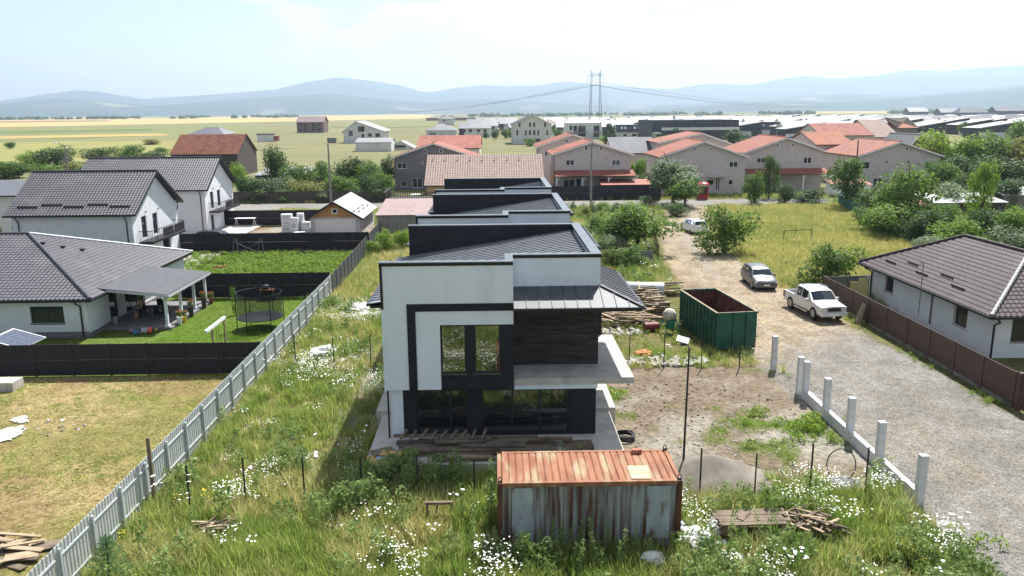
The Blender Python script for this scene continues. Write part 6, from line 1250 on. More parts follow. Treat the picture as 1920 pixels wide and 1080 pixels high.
for i in range(2): PR['low%d' % i] = proto('low_leaves', [(*leafy(90+i, 46, .28, .3, .06), leafmat('low_leaf', lin(92, 120, 38), lin(108, 134, 46), lin(136, 154, 72), .3, .5))])
PCOL = bpy.data.collections.new('plant_forms'); PK = sorted(PR)
for i, k in enumerate(PK): PR[k].name = 'f%02d_' % i+k; PCOL.objects.link(PR[k])
PI = {k: i for i, k in enumerate(PK)}
BUILT = [(-5.75, 29.6, 5.5, 76, 0), (-.15, 23.9, 6.1, 26.7, 0), (12.3, 46.4, 16.2, 53.6, 0), (7.3, 24.2, 11.5, 26.1, 0), (6.2, 23.6, 7.6, 24.6, 0), (12.7, 27.6, 14.4, 30, 0), (6.2, 27.7, 10.6, 31.5, 0), (10.6, 24.0, 12.2, 24.9, 0), (-10.6, 25.0, -9.5, 26.2, 0), (11.6, 21.9, 13.2, 23.2, 0)]
def scatter(name, label, cat, x0, y0, x1, y1, dens, mix, scl=(.7, 1.25), mask=None, seed=0, zfun=None, tilt=.12):
    rs = np.random.RandomState(seed+100); n = int(abs((x1-x0)*(y1-y0))*dens); X = rs.uniform(x0, x1, n); Y = rs.uniform(y0, y1, n); keep = np.ones(n, bool)
    for a, b, c, d, _ in BUILT: keep &= ~((X > a) & (X < c) & (Y > b) & (Y < d))
    if mask is not None: keep &= rs.uniform(0, 1, n) < mask(X, Y)
    X, Y = X[keep], Y[keep]; n = len(X); ks = list(mix); w = np.array([mix[k] for k in ks], float); w /= w.sum()
    # plants grow in drifts of their own kind
    g = np.stack([vnoise(X, Y, 2.6, seed+31*j+1, 3)*1.0+rs.uniform(0, .35, n) for j in range(len(ks))], 1)+np.log(w)[None, :]*.16; idx = np.array([PI[k] for k in ks])[np.argmax(g, 1)]
    me = bpy.data.meshes.new(name); me.vertices.add(n); me.vertices.foreach_set('co', np.stack([X, Y, np.zeros(n)], 1).astype(np.float32).ravel())
    at = me.attributes.new('form', 'INT', 'POINT'); at.data.foreach_set('value', idx.astype(np.int32))
    sc = rs.uniform(*scl, n)*(.75+.5*vnoise(X, Y, 4, seed+7, 2)); at = me.attributes.new('size', 'FLOAT', 'POINT'); at.data.foreach_set('value', sc.astype(np.float32))
    rot = np.stack([rs.normal(0, tilt, n), rs.normal(0, tilt, n), rs.uniform(0, 6.283, n)], 1); at = me.attributes.new('turn', 'FLOAT_VECTOR', 'POINT'); at.data.foreach_set('vector', rot.astype(np.float32).ravel())
    o = link(name, me, None, kind='stuff', label=label, cat=cat); md = o.modifiers.new('plants', 'NODES'); md.node_group = SCATTER; return o
def scatter_group():
    ng = bpy.data.node_groups.new('plants', 'GeometryNodeTree'); ng.interface.new_socket('Geometry', in_out='INPUT', socket_type='NodeSocketGeometry'); ng.interface.new_socket('Geometry', in_out='OUTPUT', socket_type='NodeSocketGeometry')
    N = ng.nodes.new; L = ng.links.new; gi = N('NodeGroupInput'); go = N('NodeGroupOutput'); ci = N('GeometryNodeCollectionInfo'); ci.inputs['Collection'].default_value = PCOL; ci.inputs['Separate Children'].default_value = True; ci.inputs['Reset Children'].default_value = True
    ip = N('GeometryNodeInstanceOnPoints'); ip.inputs['Pick Instance'].default_value = True
    def attr(nm, t): a = N('GeometryNodeInputNamedAttribute'); a.data_type = t; a.inputs[0].default_value = nm; return a.outputs[0]
    L(gi.outputs[0], ip.inputs['Points']); L(ci.outputs[0], ip.inputs['Instance']); L(attr('form', 'INT'), ip.inputs['Instance Index']); L(attr('turn', 'FLOAT_VECTOR'), ip.inputs['Rotation']); L(attr('size', 'FLOAT'), ip.inputs['Scale']); L(ip.outputs[0], go.inputs[0]); return ng
SCATTER = scatter_group()
WILD = {'grass0': 3, 'grass1': 3, 'grass2': 2.2, 'grass3': 2, 'dry0': 2.2, 'dry1': 1.8, 'dry2': 1.2, 'weed0': 1.3, 'weed1': 1.0, 'weed2': .8, 'white0': 1.0, 'white1': .8, 'white2': .7, 'yellow': .35, 'poppy': .3, 'umbel': .6}
def m_fore(X, Y):                                   # weeds thin out on the bare yard and thicken at the terrace
    yard = sstep(5.2, 6.8, X)*sstep(27.3, 29.5, Y+(vnoise(X, Y, 3, 5)-.5)*2.5); trod = .6*np.exp(-((X+7.2)/1.0)**2)*(Y > 31)
    return np.clip(1-yard-trod, 0, 1)*(.55+.45*sstep(.3, .55, vnoise(X, Y, 2.2, 8)))
scatter('weeds', 'tall weeds, grasses and wild flowers covering the near plot', 'weeds', FX+.25, 10, 15.0, 29.6, 20, {**WILD, 'tallweed0': .3, 'tallweed1': .3}, (.9, 1.75), m_fore, 1)
scatter('weeds', 'meadow strip of weeds between the slat fence and the black houses', 'weeds', FX+.25, 29.6, -4.6, 60, 12, {**WILD, 'dry0': 2.6, 'dry1': 2.4, 'white0': 1.6}, (.7, 1.5), m_fore, 2)
scatter('weeds', 'dry grass strip beside the dark panel fence behind the house', 'weeds', FX+.4, 60, -5.2, 96, 7, {'dry0': 3, 'dry1': 3, 'grass0': 2, 'grass1': 2, 'weed0': 1, 'field0': 2}, (.8, 1.5), None, 3)
scatter('weeds', 'tall leafy weeds growing up against the rusty container', 'weeds', -.9, 22.7, 6.6, 24.0, 7, {'tallweed0': 2, 'tallweed1': 2, 'weed0': 2, 'weed1': 1, 'grass0': 2}, (.85, 1.35), None, 4)
def m_yard(X, Y): return sstep(.5, .6, vnoise(X, Y, 5, 1)*.6+vnoise(X, Y, 1.3, 2)*.4)
scatter('grass', 'green grass patches on the bare soil of the work yard', 'grass', 5.4, 28.5, 15.2, 45, 30, {'lawn0': 2, 'lawn1': 2, 'low0': 1}, (.8, 1.6), m_yard, 5)
scatter('weeds', 'weeds around the foot of the green skip', 'weeds', 5.8, 43.4, 15.1, 47.2, 9, {**WILD, 'dry2': 3}, (.5, 1.0), None, 6)
scatter('weeds', 'weeds growing among the timber beside the skip', 'weeds', 6.2, 47.2, 12.2, 66, 4, {'grass0': 3, 'dry0': 1, 'weed0': 2, 'low0': 2}, (.5, 1.0), lambda X, Y: sstep(.4, .55, vnoise(X, Y, 2, 3)), 7)
scatter('weeds', 'overgrown flower garden along the dirt road', 'weeds', 5.2, 62, 24, 121.5, 5, {**WILD, 'weed0': 3, 'weed1': 3, 'low0': 2, 'poppy': .6}, (.7, 1.5), lambda X, Y: (X < pl(Y, ROAD_L)-.6)*1.0, 8)
scatter('grass', 'long golden field grass beyond the dirt road', 'grass', 22.5, 62, 52, 121.8, 6.5, {'field0': 3, 'field1': 3, 'field2': 3, 'dry0': .6, 'white0': .12, 'low1': .5}, (.6, 1.25), lambda X, Y: sstep(.0, 1.2, X-pl(Y, ROAD_R)-.3+(vnoise(X, Y, 2, 4)-.5)*2), 9)
scatter('grass', 'mown dry grass of the lawn left of the slat fence', 'grass', -34, 14, FX-.2, 43.2, 16, {'mown0': 3, 'mown1': 3, 'lawn0': 1.4, 'lawn1': 1}, (.6, 1.5), lambda X, Y: .35+.65*sstep(.35, .6, vnoise(X, Y, 3, 6)), 10)
scatter('grass', 'short green lawn grass beside the porch', 'grass', -22.2, 44, FX-.2, 62.6, 14, {'lawn0': 1, 'lawn1': 1}, (.8, 1.5), None, 11)
scatter('weeds', 'low leafy green plants with scattered poppies in the fenced garden', 'plants', -32, 63.3, FX-.4, 83.6, 11, {'low0': 4, 'low1': 4, 'lawn0': 1.5, 'poppy': .12}, (.7, 1.5), None, 12)
scatter('weeds', 'weeds along the foot of the brown fence', 'weeds', 24.2, 36.5, 25.1, 60, 7, {'dry0': 1, 'grass0': 3, 'low0': 3, 'weed0': 1}, (.4, .9), lambda X, Y: .8*sstep(.35, .55, vnoise(X, Y, 2, 3)), 13)
scatter('weeds', 'verge grass between the dirt road and the brown fence', 'weeds', 23.4, 55, 29, 64, 7, {'grass0': 3, 'dry0': 2, 'weed0': 1, 'field0': 2}, (.5, 1.1), lambda X, Y: (X > pl(Y, ROAD_R)+.2)*1.0, 14)
scatter('weeds', 'scattered weeds creeping over the edge of the gravel', 'weeds', 15.7, 18, 17.2, 45, 5, {'lawn0': 2, 'low0': 1, 'dry0': .5}, (.6, 1.3), lambda X, Y: (1-sstep(15.7, 17.0, X))*sstep(.4, .6, vnoise(X, Y, 2, 9)), 18)
scatter('grass', 'rough grass beside the street', 'grass', -34, 105.2, 8, 122.4, 4, {'field0': 2, 'grass0': 2, 'dry0': 1, 'low0': 1}, (.6, 1.2), lambda X, Y: ((X < -15.6) | (X > 4.5) | (Y < 94))*.8, 15)
scatter('grass', 'rough grass on the far side of the street', 'grass', -62, 131.3, 74, 139, 1.6, {'field0': 2, 'grass0': 2, 'low0': 1}, (.6, 1.3), None, 16)
scatter('weeds', 'gardens full of undergrowth at the right edge', 'undergrowth', 45, 61, 74, 128, 1.6, {'weed0': 2, 'low0': 2, 'grass0': 2, 'low1': 2}, (1, 2.2), lambda X, Y: (X > 52-.12*(121-Y))*1.0, 17)
# ================================================================== vehicles
def loft(st):
    """half sections mirrored across x; each station (y, zb, hw, zs, tw, zt)"""
    V = []; n = 13
    for (y, zb, hw, zs, tw, zt) in st:
        h = [(hw*.9, zb), (hw*.985, zb+.1), (hw, zb+(zs-zb)*.6), (hw*.975, zs), (tw, zt-.05), (tw*.84, zt-.008), (0, zt+.012)]
        V += [(-x, y, z) for x, z in h]+[(x, y, z) for x, z in h[-2::-1]]
    F = [(i*n+j, i*n+j+1, (i+1)*n+j+1, (i+1)*n+j) for i in range(len(st)-1) for j in range(n-1)]+[(i*n+n-1, i*n, (i+1)*n, (i+1)*n+n-1) for i in range(len(st)-1)]
    F += [tuple(range(n))[::-1], tuple((len(st)-1)*n+j for j in range(n))]; return V, F, n
def quad_panel(V, idx, k=.9, off=.008):
    q = [Vector(V[i]) for i in idx]; c = sum(q, Vector())/len(q); nn = (q[1]-q[0]).cross(q[-1]-q[0]).normalized()
    o = c-Vector((0, 0, .7)); nn = nn if nn.dot(o) > 0 else -nn; m = MB(); p = [c+(v-c)*k+nn*off for v in q]; m.add(p+[v-nn*.004 for v in p], [tuple(range(len(p))), tuple(range(len(p), 2*len(p)))[::-1]]+[(i, (i+1) % len(p), len(p)+(i+1) % len(p), len(p)+i) for i in range(len(p))]); return m
def strip_panel(V, n, i, js, sx=.94, t0=.07, t1=.93, off=.014):
    """curved glass between two stations, following the body a little proud of it"""
    A = [Vector(V[i*n+j]) for j in js]; B = [Vector(V[(i+1)*n+j]) for j in js]; nn = (A[-1]-A[0]).cross(B[0]-A[0]).normalized()
    if nn.z < 0: nn = -nn
    P = [Vector((p.x*sx, p.y, p.z))+nn*off for p in [a.lerp(b, t0) for a, b in zip(A, B)]+[a.lerp(b, t1) for a, b in zip(A, B)]]; k = len(js)
    m = MB(); m.add(P, [(q, q+1, k+q+1, k+q) for q in range(k-1)]); return m
def wheels(c, ys, x, r):
    for y in ys:
        for s in (-1, 1):
            w = MB().lathe([(r*.6, -.1), (r*.95, -.1), (r, -.06), (r, .06), (r*.95, .1), (r*.6, .1)], (s*x, y, r), 20, axis='x').build('wheel', M_TYRE, c, smooth=True)
            m = MB(); m.lathe([(r*.62, .0), (r*.55, .03), (r*.2, .02), (.02, .03)], (0, 0, 0), 12, axis='x'); m.v = [(s*(x+.085)+s*a, y+b, r+d) for a, b, d in m.v]; m.build('rim', M_RIM, w)
def wagon(label, loc, rz, paint, rails=True, group='parked vehicles'):
    c = thing('estate_car', label, 'car', loc, rz, group, (1.05, 1.03, 1.06))
    st = [(-2.38, .32, .66, .6, .55, .66), (-2.28, .25, .84, .7, .74, .78), (-1.75, .22, .9, .84, .82, .93), (-1.15, .22, .92, .92, .84, 1.02), (-.55, .22, .92, .97, .7, 1.44), (.25, .22, .92, .98, .69, 1.54), (1.15, .22, .92, .99, .68, 1.53), (2.0, .24, .91, 1.0, .66, 1.45), (2.26, .28, .89, .98, .76, 1.04), (2.38, .34, .8, .84, .7, .9)]
    V, F, n = loft(st); m = MB(); m.add(V, F); m.build('body', paint, c, smooth=35)
    I = lambda i, j: i*n+j
    strip_panel(V, n, 3, (4, 5, 6, 7, 8)).build('windscreen', M_CARGLASS, c); strip_panel(V, n, 7, (4, 5, 6, 7, 8), .9).build('rear_window', M_CARGLASS, c)
    for i in (4, 5, 6):
        for a, b in ((3, 4), (9, 8)): quad_panel(V, [I(i, a), I(i+1, a), I(i+1, b), I(i, b)], .86, .01).build('side_window', M_CARGLASS, c)
    for s in (-1, 1):
        MB().prism([(s*.5, .58), (s*.82, .62), (s*.84, .72), (s*.52, .69)], 'y', -2.32, -2.2).build('headlight', M_LAMP, c); MB().prism([(s*.62, .72), (s*.84, .72), (s*.8, .95), (s*.66, .95)], 'y', 2.18, 2.34).build('tail_light', M_TAIL, c)
        MB().box(s*.98-.1, -.92, .93, s*.98+.1, -.8, 1.07).build('mirror', paint, c)
        if rails: MB().tube([(s*.56, -.3, 1.43), (s*.57, .3, 1.53), (s*.56, 1.7, 1.44)], .02, 6).build('roof_rail', M_BLKMET, c)
    MB().box(-.42, -2.40, .5, .42, -2.30, .62).build('grille', M_BLKMET, c); MB().box(-.6, -2.37, .33, .6, -2.27, .44).build('air_intake', M_BLKMET, c)
    MB().box(-.26, -2.415, .44, .26, -2.36, .55).build('number_plate', M_PLATE, c); MB().box(-.26, 2.36, .62, .26, 2.40, .73).build('number_plate', M_PLATE, c)
    wheels(c, (-1.45, 1.35), .81, .33); return c
P_GREY = mat('grey_car_paint', lin(96, 97, 101), lin(90, 91, 95), 2, .35, .4, spec=.6); P_WHITE = mat('white_car_paint', lin(214, 214, 212), rough=.25, spec=.6); P_BLACK = mat('black_car_paint', lin(22, 23, 26), rough=.2, spec=.6); P_SILV = mat('silver_pickup_paint', lin(206, 205, 202), rough=.28, metal=.1, spec=.6)
wagon('dusty grey estate car parked facing the camera on the dirt road', (21.9, 65.2, 0), R(-3), P_GREY)
wagon('white estate car seen from behind, parked farther up the dirt road', (G(1306, 440).x+.2, G(1306, 440).y+2.4, 0), R(187), P_WHITE)
wagon('black car whose roof shows over the dark fence by the farther white house', (G(410, 436, 1.3).x, G(410, 437, 1.3).y, 0), R(88), P_BLACK)
wagon('small pale car parked among the shrubs beside the end house', (G(1797, 364).x, G(1797, 364).y, 0), R(75), mat('pinkish_car_paint', lin(190, 160, 150), rough=.3), False)
def pickup():
    c = thing('pickup_truck', 'white double cab pickup parked beside the brown fence', 'pickup', (22.75, 55.5, 0), R(7), 'parked vehicles', (1.1, 1.06, 1.12))
    st = [(-2.54, .48, .84, .96, .74, 1.02), (-2.44, .42, .88, .99, .8, 1.07), (-1.8, .42, .9, 1.03, .84, 1.13), (-1.36, .42, .9, 1.08, .86, 1.18), (-.72, .42, .9, 1.12, .76, 1.7), (.1, .42, .9, 1.13, .74, 1.8), (.82, .42, .9, 1.13, .73, 1.78), (.98, .42, .9, 1.13, .77, 1.22)]
    V, F, n = loft(st); m = MB(); m.add(V, F); m.build('cab_body', P_SILV, c, smooth=35); I = lambda i, j: i*n+j
    strip_panel(V, n, 3, (4, 5, 6, 7, 8)).build('windscreen', M_CARGLASS, c); strip_panel(V, n, 6, (4, 5, 6, 7, 8), .9).build('rear_window', M_CARGLASS, c)
    for i in (4, 5):
        for a, b in ((3, 4), (9, 8)): quad_panel(V, [I(i, a), I(i+1, a), I(i+1, b), I(i, b)], .84, .01).build('side_window', M_CARGLASS, c)
    for s in (-1, 1):
        MB().box(min(s*.9, s*.8), 1.0, .45, max(s*.9, s*.8), 2.5, 1.12).build('bed_side', P_SILV, c); MB().prism([(s*.5, .82), (s*.84, .8), (s*.86, .99), (s*.52, .98)], 'y', -2.52, -2.36).build('headlight', M_LAMP, c); MB().box(s*.9-.04, 2.36, .7, s*.9+.012, 2.515, 1.08).build('tail_light', M_TAIL, c)
        MB().box(s*1.02-.12, -1.02, 1.05, s*1.02+.12, -.88, 1.25).build('mirror', P_SILV, c); MB().tube([(s*.62, -.45, 1.78), (s*.62, -.3, 1.85), (s*.62, .7, 1.84)], .025, 6).build('roof_rail', M_CHROME, c); MB().box(min(s*.86, s*.98), -.9, .36, max(s*.86, s*.98), .9, .42).build('side_step', M_CHROME, c)
        MB().tube([(s*.72, 1.15, 1.12), (s*.62, 1.25, 1.62), (s*.3, 1.28, 1.68), (0, 1.28, 1.68)], .035, 8).build('roll_bar', M_CHROME, c)
    MB().box(-.8, 2.42, .5, .8, 2.5, 1.12).build('tailgate', P_SILV, c); MB().box(-.79, 1.0, .55, .79, 2.41, .75).build('bed_floor', M_BLKMET, c)
    MB().box(-.46, -2.58, .72, .46, -2.46, .97).build('grille', M_CHROME, c); MB().box(-.84, -2.66, .44, .84, -2.46, .66).build('bumper', P_SILV, c); MB().box(-.28, -2.68, .5, .28, -2.655, .61).build('number_plate', M_PLATE, c); MB().box(-.36, -2.595, .78, .36, -2.575, .9).build('grille_mesh', M_BLKMET, c)
    wheels(c, (-1.62, 1.5), .82, .43)
pickup()

# ================================================================== timber, planks and building rubbish
def planks(t, rows, m_alt=None, wob=.02):
    """rows of (x,y,z,length,width,thick,angle) -> plank parts of thing t"""
    for k, (x, y, z, l, w, h, a) in enumerate(rows):
        o = MB().box(-l/2, -w/2, 0, l/2, w/2, h).build('plank', (m_alt or (M_WOODG, M_WOODG, M_WOODP))[k % 3], t); o.location = (x, y, z); o.rotation_euler = (rnd.uniform(-wob, wob), rnd.uniform(-wob, wob), a)
ts = thing('timber_stack', 'long stack of weathered timber on the concrete terrace before the glass doors', 'timber', (0, 0, .7)); L_ = []
for k in range(5): L_.append((-1.2+rnd.uniform(-.3, .3), 30.5+k*.27, .004, rnd.uniform(5.5, 6.8), .24, .12, rnd.uniform(-.01, .01)))
for k in range(5): L_.append((-.7+rnd.uniform(-.6, .6), 30.55+k*.26, .14, rnd.uniform(4.2, 6.2), .22, .1, rnd.uniform(-.015, .015)))
for k in range(4): L_.append((.2+rnd.uniform(-1, 1), 30.7+k*.26, .27, rnd.uniform(2.6, 4.4), .2, .09, rnd.uniform(-.02, .02)))
for k in range(4): L_.append((-2.0+rnd.uniform(-1, 1), 30.9+k*.24, .38, rnd.uniform(2, 3.4), .18, .07, rnd.uniform(-.03, .03)))
for k in range(9): L_.append((-4.0+k*.42, 31.5+rnd.uniform(-.1, .1), .47, .95, .1, .07, R(80)+rnd.uniform(-.1, .1)))
planks(ts, L_, (M_WOODG, mat('grey_timber', lin(112, 104, 94), lin(88, 82, 75), 2, .9), M_WOODG))
tl = thing('timber_stack', 'short timber offcuts and panels at the corner of the concrete terrace', 'timber', (-4.6, 30.3, .7))
planks(tl, [(-.1, .0, .0, 1.3, .8, .03, .3), (.2, .15, .04, 1.2, .7, .03, .1), (-.2, .5, .08, .9, .6, .03, .5), (.75, .1, .0, .9, .12, .1, 1.4), (.95, .1, .0, .9, .12, .1, 1.5), (1.15, .1, .0, .9, .12, .1, 1.6), (.3, .2, .1, 1.1, .5, .02, -.2)], (M_OSB, M_CPATCH, M_WOODG))
td = thing('timber_stack', 'dark beams hanging over the front edge of the terrace beside the container', 'timber', (-1.4, 29.95, .7))
planks(td, [(0, 0, .0, 2.6, .2, .12, 0), (-.1, .15, .13, 2.3, .2, .1, .01), (.2, -.05, .13, 1.8, .14, .1, -.01)])
def pallet(label, loc, rot, m=None):
    p = thing('pallet', label, 'pallet', loc); p.rotation_euler = rot
    for k in range(6): MB().box(-.6, -.4+k*.145, .1, .6, -.4+k*.145+.1, .125).build('slat', m or M_WOODP, p)
    for x in (-.55, 0, .55): MB().box(x-.05, -.39, 0, x+.05, .43, .097).build('bearer', m or M_WOODP, p)
pallet('weathered pallet lying on the terrace behind the container', (3.3, 31.1, .72), (0, 0, .05), M_WOODG); pallet('pale pallet leaning on the timber heap beside the skip', (G(1235, 600).x, G(1235, 600).y, .05), (R(62), 0, R(8)))
th = thing('timber_heap', 'sprawling heap of pale used planks between the house and the green skip', 'timber', (0, 0, 0)); L_ = []
for k in range(130): L_.append((rnd.uniform(6.2, 11.6), rnd.uniform(52.4, 61.5), rnd.uniform(.02, 1.1)*(1-abs(rnd.uniform(-.5, .5))), rnd.uniform(1.5, 3.9), rnd.uniform(.1, .2), rnd.uniform(.03, .07), rnd.choice((rnd.uniform(-.4, .5), rnd.uniform(.4, 1.5), rnd.uniform(-1.3, -.3)))))
planks(th, L_, (M_WOODP, M_WOODP, M_WOODG), .12)
tk = thing('timber_stack', 'stack of short split planks against the far corner of the green skip', 'timber', (0, 0, 0)); L_ = []
for k in range(64): L_.append((11.5+rnd.uniform(-.3, .3), 54.3+(k % 8)*.8+rnd.uniform(-.3, .3), .02+(k//8)*.16, 1.2+rnd.uniform(-.5, .8), rnd.uniform(.12, .3), .09, rnd.uniform(-.35, .35)))
for k in range(14): L_.append((13.2+rnd.uniform(-.6, .6), 62.2+rnd.uniform(-.8, .8), .1+.06*k, rnd.uniform(2.2, 3.0), .16, .06, rnd.uniform(-.25, .3)))
planks(tk, L_, (M_WOODG, M_WOODP, M_WOODG), .05)
wp = thing('board_platform', 'low platform of wide grey boards in the weeds beside the container', 'boards', (8.75, 25.3, .0))
for k, (x, w, c) in enumerate(((-.05, 2.3, 0), (.05, 2.5, 1), (-.1, 2.4, 0), (0, 2.6, 1), (.1, 2.4, 0))): planks(wp, [(x, -.4+k*.22, .5+.01*(k % 2), w, .21, .045, .02)])
planks(wp, [(-.25, .1, .56, .75, .26, .03, .9), (-1.0, 0, .35, .9, .14, .12, 1.57), (1.0, 0, .35, .9, .14, .12, 1.57), (-1.0, 0, .1, .9, .2, .24, 1.57), (1.0, 0, .1, .9, .2, .24, 1.57)])
wq = thing('timber_heap', 'heap of splintered sticks and offcuts at the end of the board platform', 'timber', (10.75, 25.4, 0)); L_ = []
for k in range(42): L_.append((rnd.gauss(0, .42), rnd.gauss(0, .35), max(.02, .5-abs(rnd.gauss(0, .25))), rnd.uniform(.5, 1.3), rnd.uniform(.05, .12), rnd.uniform(.03, .05), rnd.uniform(0, 3.1)))
planks(wq, L_+[(.2, -.3, .5, 2.0, .09, .04, -.6), (.5, -.45, .4, 1.9, .07, .04, -.65)], None, .3)
wl = thing('timber_heap', 'heap of pale boards and planks on the dry lawn behind the slat fence', 'timber', (-16.0, 24.7, 0)); L_ = []
for k in range(26): L_.append((rnd.uniform(-2.2, .3), rnd.uniform(-.9, .8), rnd.uniform(.0, .3), rnd.uniform(.8, 1.9), rnd.uniform(.12, .34), .04, rnd.uniform(-.5, .9)))
planks(wl, L_+[(.7, .35, .1, 1.3, .55, .03, .3), (.2, -.5, .2, 1.0, .4, .03, .35)], (M_WOODP, M_WOODP, M_WOODG), .1)
ws = thing('timber_heap', 'small heap of bleached sticks in the weeds near the slat fence', 'timber', (G(400, 1002).x, G(400, 1002).y, 0)); L_ = []
for k in range(20): L_.append((rnd.gauss(0, .3), rnd.gauss(0, .2), max(.05, .38-abs(rnd.gauss(0, .15))), rnd.uniform(.5, 1.0), .1, .05, rnd.uniform(.2, 1.0)))
planks(ws, L_, (M_WOODG, M_WOODP, M_WOODG), .3)
wt = thing('loose_boards', 'few loose pale boards lying in the yellow grass at the front', 'boards', (G(1470, 1035).x, G(1470, 1035).y, .25)); planks(wt, [(0, 0, .0, 1.5, .3, .03, .1), (.3, .15, .05, 1.2, .14, .03, -.1), (-.2, -.1, .08, .9, .12, .03, 1.2)])
fr = thing('saw_trestle', 'small weathered wooden trestle standing in the weeds left of the container', 'trestle', (G(823, 988).x, G(823, 988).y+.2, .15))
MB().box(-.5, -.05, .62, .5, .07, .72).build('top_bar', M_WOODG, fr)
for x in (-.45, -.1, .42): MB().box(x, -.04, 0, x+.08, .05, .618).build('upright', M_WOODG, fr)

def heap(name, label, cat, c, rx, ry, h, m, seed=0, kind=None, rough=.1, n=34):
    rs = np.random.RandomState(seed); V = []; F = []; g = np.linspace(-1.15, 1.15, n)
    X, Y = np.meshgrid(g, g); nz = vnoise(X*3+5, Y*3+5, 1, seed+3, 4)-.5; r = np.sqrt(X**2+Y**2)*(1+nz*.5); Z = h*np.clip(1-r, -.12, 1)**1.0*(1+nz*rough*4); Z = np.where(r > 1, -.12, Z)
    V = np.stack([X*rx, Y*ry, Z], -1).reshape(-1, 3).tolist(); F = [(j*n+i, j*n+i+1, (j+1)*n+i+1, (j+1)*n+i) for j in range(n-1) for i in range(n-1)]
    m_ = MB(); m_.add(V, F); o = m_.build(name, m, None, smooth='all', label=label, cat=cat); o.location = c
    if kind: o['kind'] = kind
    return o
M_SAND = mat('grey_sand', lit(150, 141, 128), lit(128, 119, 106), 1.5, .95, bump=.7, bscale=10, c3=lit(164, 154, 140), s3=.8)
heap('sand_heap', 'grey brown heap of building sand behind the container', 'sand heap', (8.4, 29.6, 0), 2.5, 2.0, 1.0, M_SAND, 2)
heap('soil_heap', 'small brown heap of earth and dead stalks at the front right', 'soil heap', (G(1705, 985).x, G(1705, 985).y, 0), .9, .8, .45, mat('brown_soil', lit(150, 126, 96), lit(120, 98, 74), 3, .95, bump=.8, bscale=14), 5)
def rubble(label, x, y, rx, ry, n, m, smax=.22, seed=1, name='rubble'):
    rs = random.Random(seed); b = MB()
    for i in range(n):
        a, q = rs.uniform(0, 6.28), math.sqrt(rs.random()); px, py = x+rx*q*math.cos(a), y+ry*q*math.sin(a); s = rs.uniform(.05, smax); e = Euler((rs.uniform(-.5, .5), rs.uniform(-.5, .5), rs.uniform(0, 3))).to_matrix(); o = Vector((px, py, s*.3))
        vs = [o+e @ Vector((sx*s*rs.uniform(.7, 1.3), sy*s*rs.uniform(.5, 1), sz*s*.45)) for sz in (-1, 1) for sx, sy in ((-1, -1), (1, -1), (1, 1), (-1, 1))]; b.add(vs, [(0, 3, 2, 1), (4, 5, 6, 7), (0, 1, 5, 4), (1, 2, 6, 5), (2, 3, 7, 6), (3, 0, 4, 7)])
    return b.build(name, m, None, kind='stuff', label=label, cat='rubble')
M_CHALK = mat('white_rubble', lit(226, 220, 210), lit(196, 190, 180), 4, .9)
rubble('white plaster rubble strewn before the green skip', 9.6, 44.6, 2.6, .8, 170, M_CHALK, .2, 1); rubble('white foam scraps dumped left of the nearest black house', -9.3, 57.2, 1.7, 1.6, 150, M_WHITEPL, .3, 2); rubble('white torn film and scraps in the meadow strip', -9.6, 47.0, 1.2, 2.8, 60, M_WHITEPL, .22, 3)
rubble('pale gravel spilled in the shade below the terrace', -1.6, 28.5, 1.2, .7, 160, mat('grey_stone', lit(190, 186, 180), lit(150, 146, 142), 5, .9), .07, 4); rubble('stones and scraps among the timber near the canopy corner', 8.0, 51.2, 1.8, .9, 90, M_CHALK, .16, 5); rubble('scattered pale stones on the bare yard', 9.5, 36, 5, 6, 230, mat('pale_stone', lit(196, 188, 174), lit(160, 150, 138), 5, .9), .055, 6); rubble('white litter in the weeds by the poppies', 7.2, 25.4, .8, 1.0, 40, M_WHITEPL, .14, 7)
rubble('chunks of lime on the dry lawn beside the white spill', -20.9, 36.0, 1.6, 1.2, 18, M_CHALK, .09, 8); rubble('pale scraps in the weeds before the foam heap', -8.9, 31.0, 1.8, 4, 46, M_WHITEPL, .12, 9)
def crumple(label, px, py, s, m, seed, z=.2, name='plastic_sheet', flat=.55):
    rs = np.random.RandomState(seed); bm = bmesh.new(); bmesh.ops.create_icosphere(bm, subdivisions=3, radius=1)
    for v in bm.verts:
        c = np.array(v.co); n = vnoise(np.array([c[0]*3+seed]), np.array([c[1]*3+c[2]*2]), 1, seed, 3)[0]; v.co = Vector((c[0]*(.5+n), c[1]*(.5+n), max(-.3, c[2]*flat*(.3+1.2*n))))*s
    me = bpy.data.meshes.new(name); bm.to_mesh(me); bm.free(); me.materials.append(m); p = G(px, py); return link(name, me, None, (p.x, p.y, z), rs.uniform(0, 3), label=label, cat='plastic sheet', group='dumped plastic sheets')
M_BLUEPL = mat('pale_blue_film', lin(196, 208, 216), lin(176, 190, 200), 3, .4); M_BLKPL = mat('black_film', lin(30, 30, 33), rough=.35)
crumple('crumpled black plastic bag at the container corner', 1232, 1010, .5, M_BLKPL, 3, .3); crumple('crumpled pale blue film beside the rusty container', 1257, 1003, .42, M_BLUEPL, 5, .5); crumple('crumpled white plastic sacks right of the container', 1302, 1022, .5, M_WHITEPL, 8, .35); crumple('torn grey white film below the white sacks', 1312, 1040, .42, mat('dirty_film', lin(170, 168, 165), lin(90, 88, 86), 4, .5), 9, .25); crumple('white plastic bag half hidden in the front weeds', 1225, 1062, .35, M_WHITEPL, 12, .3)
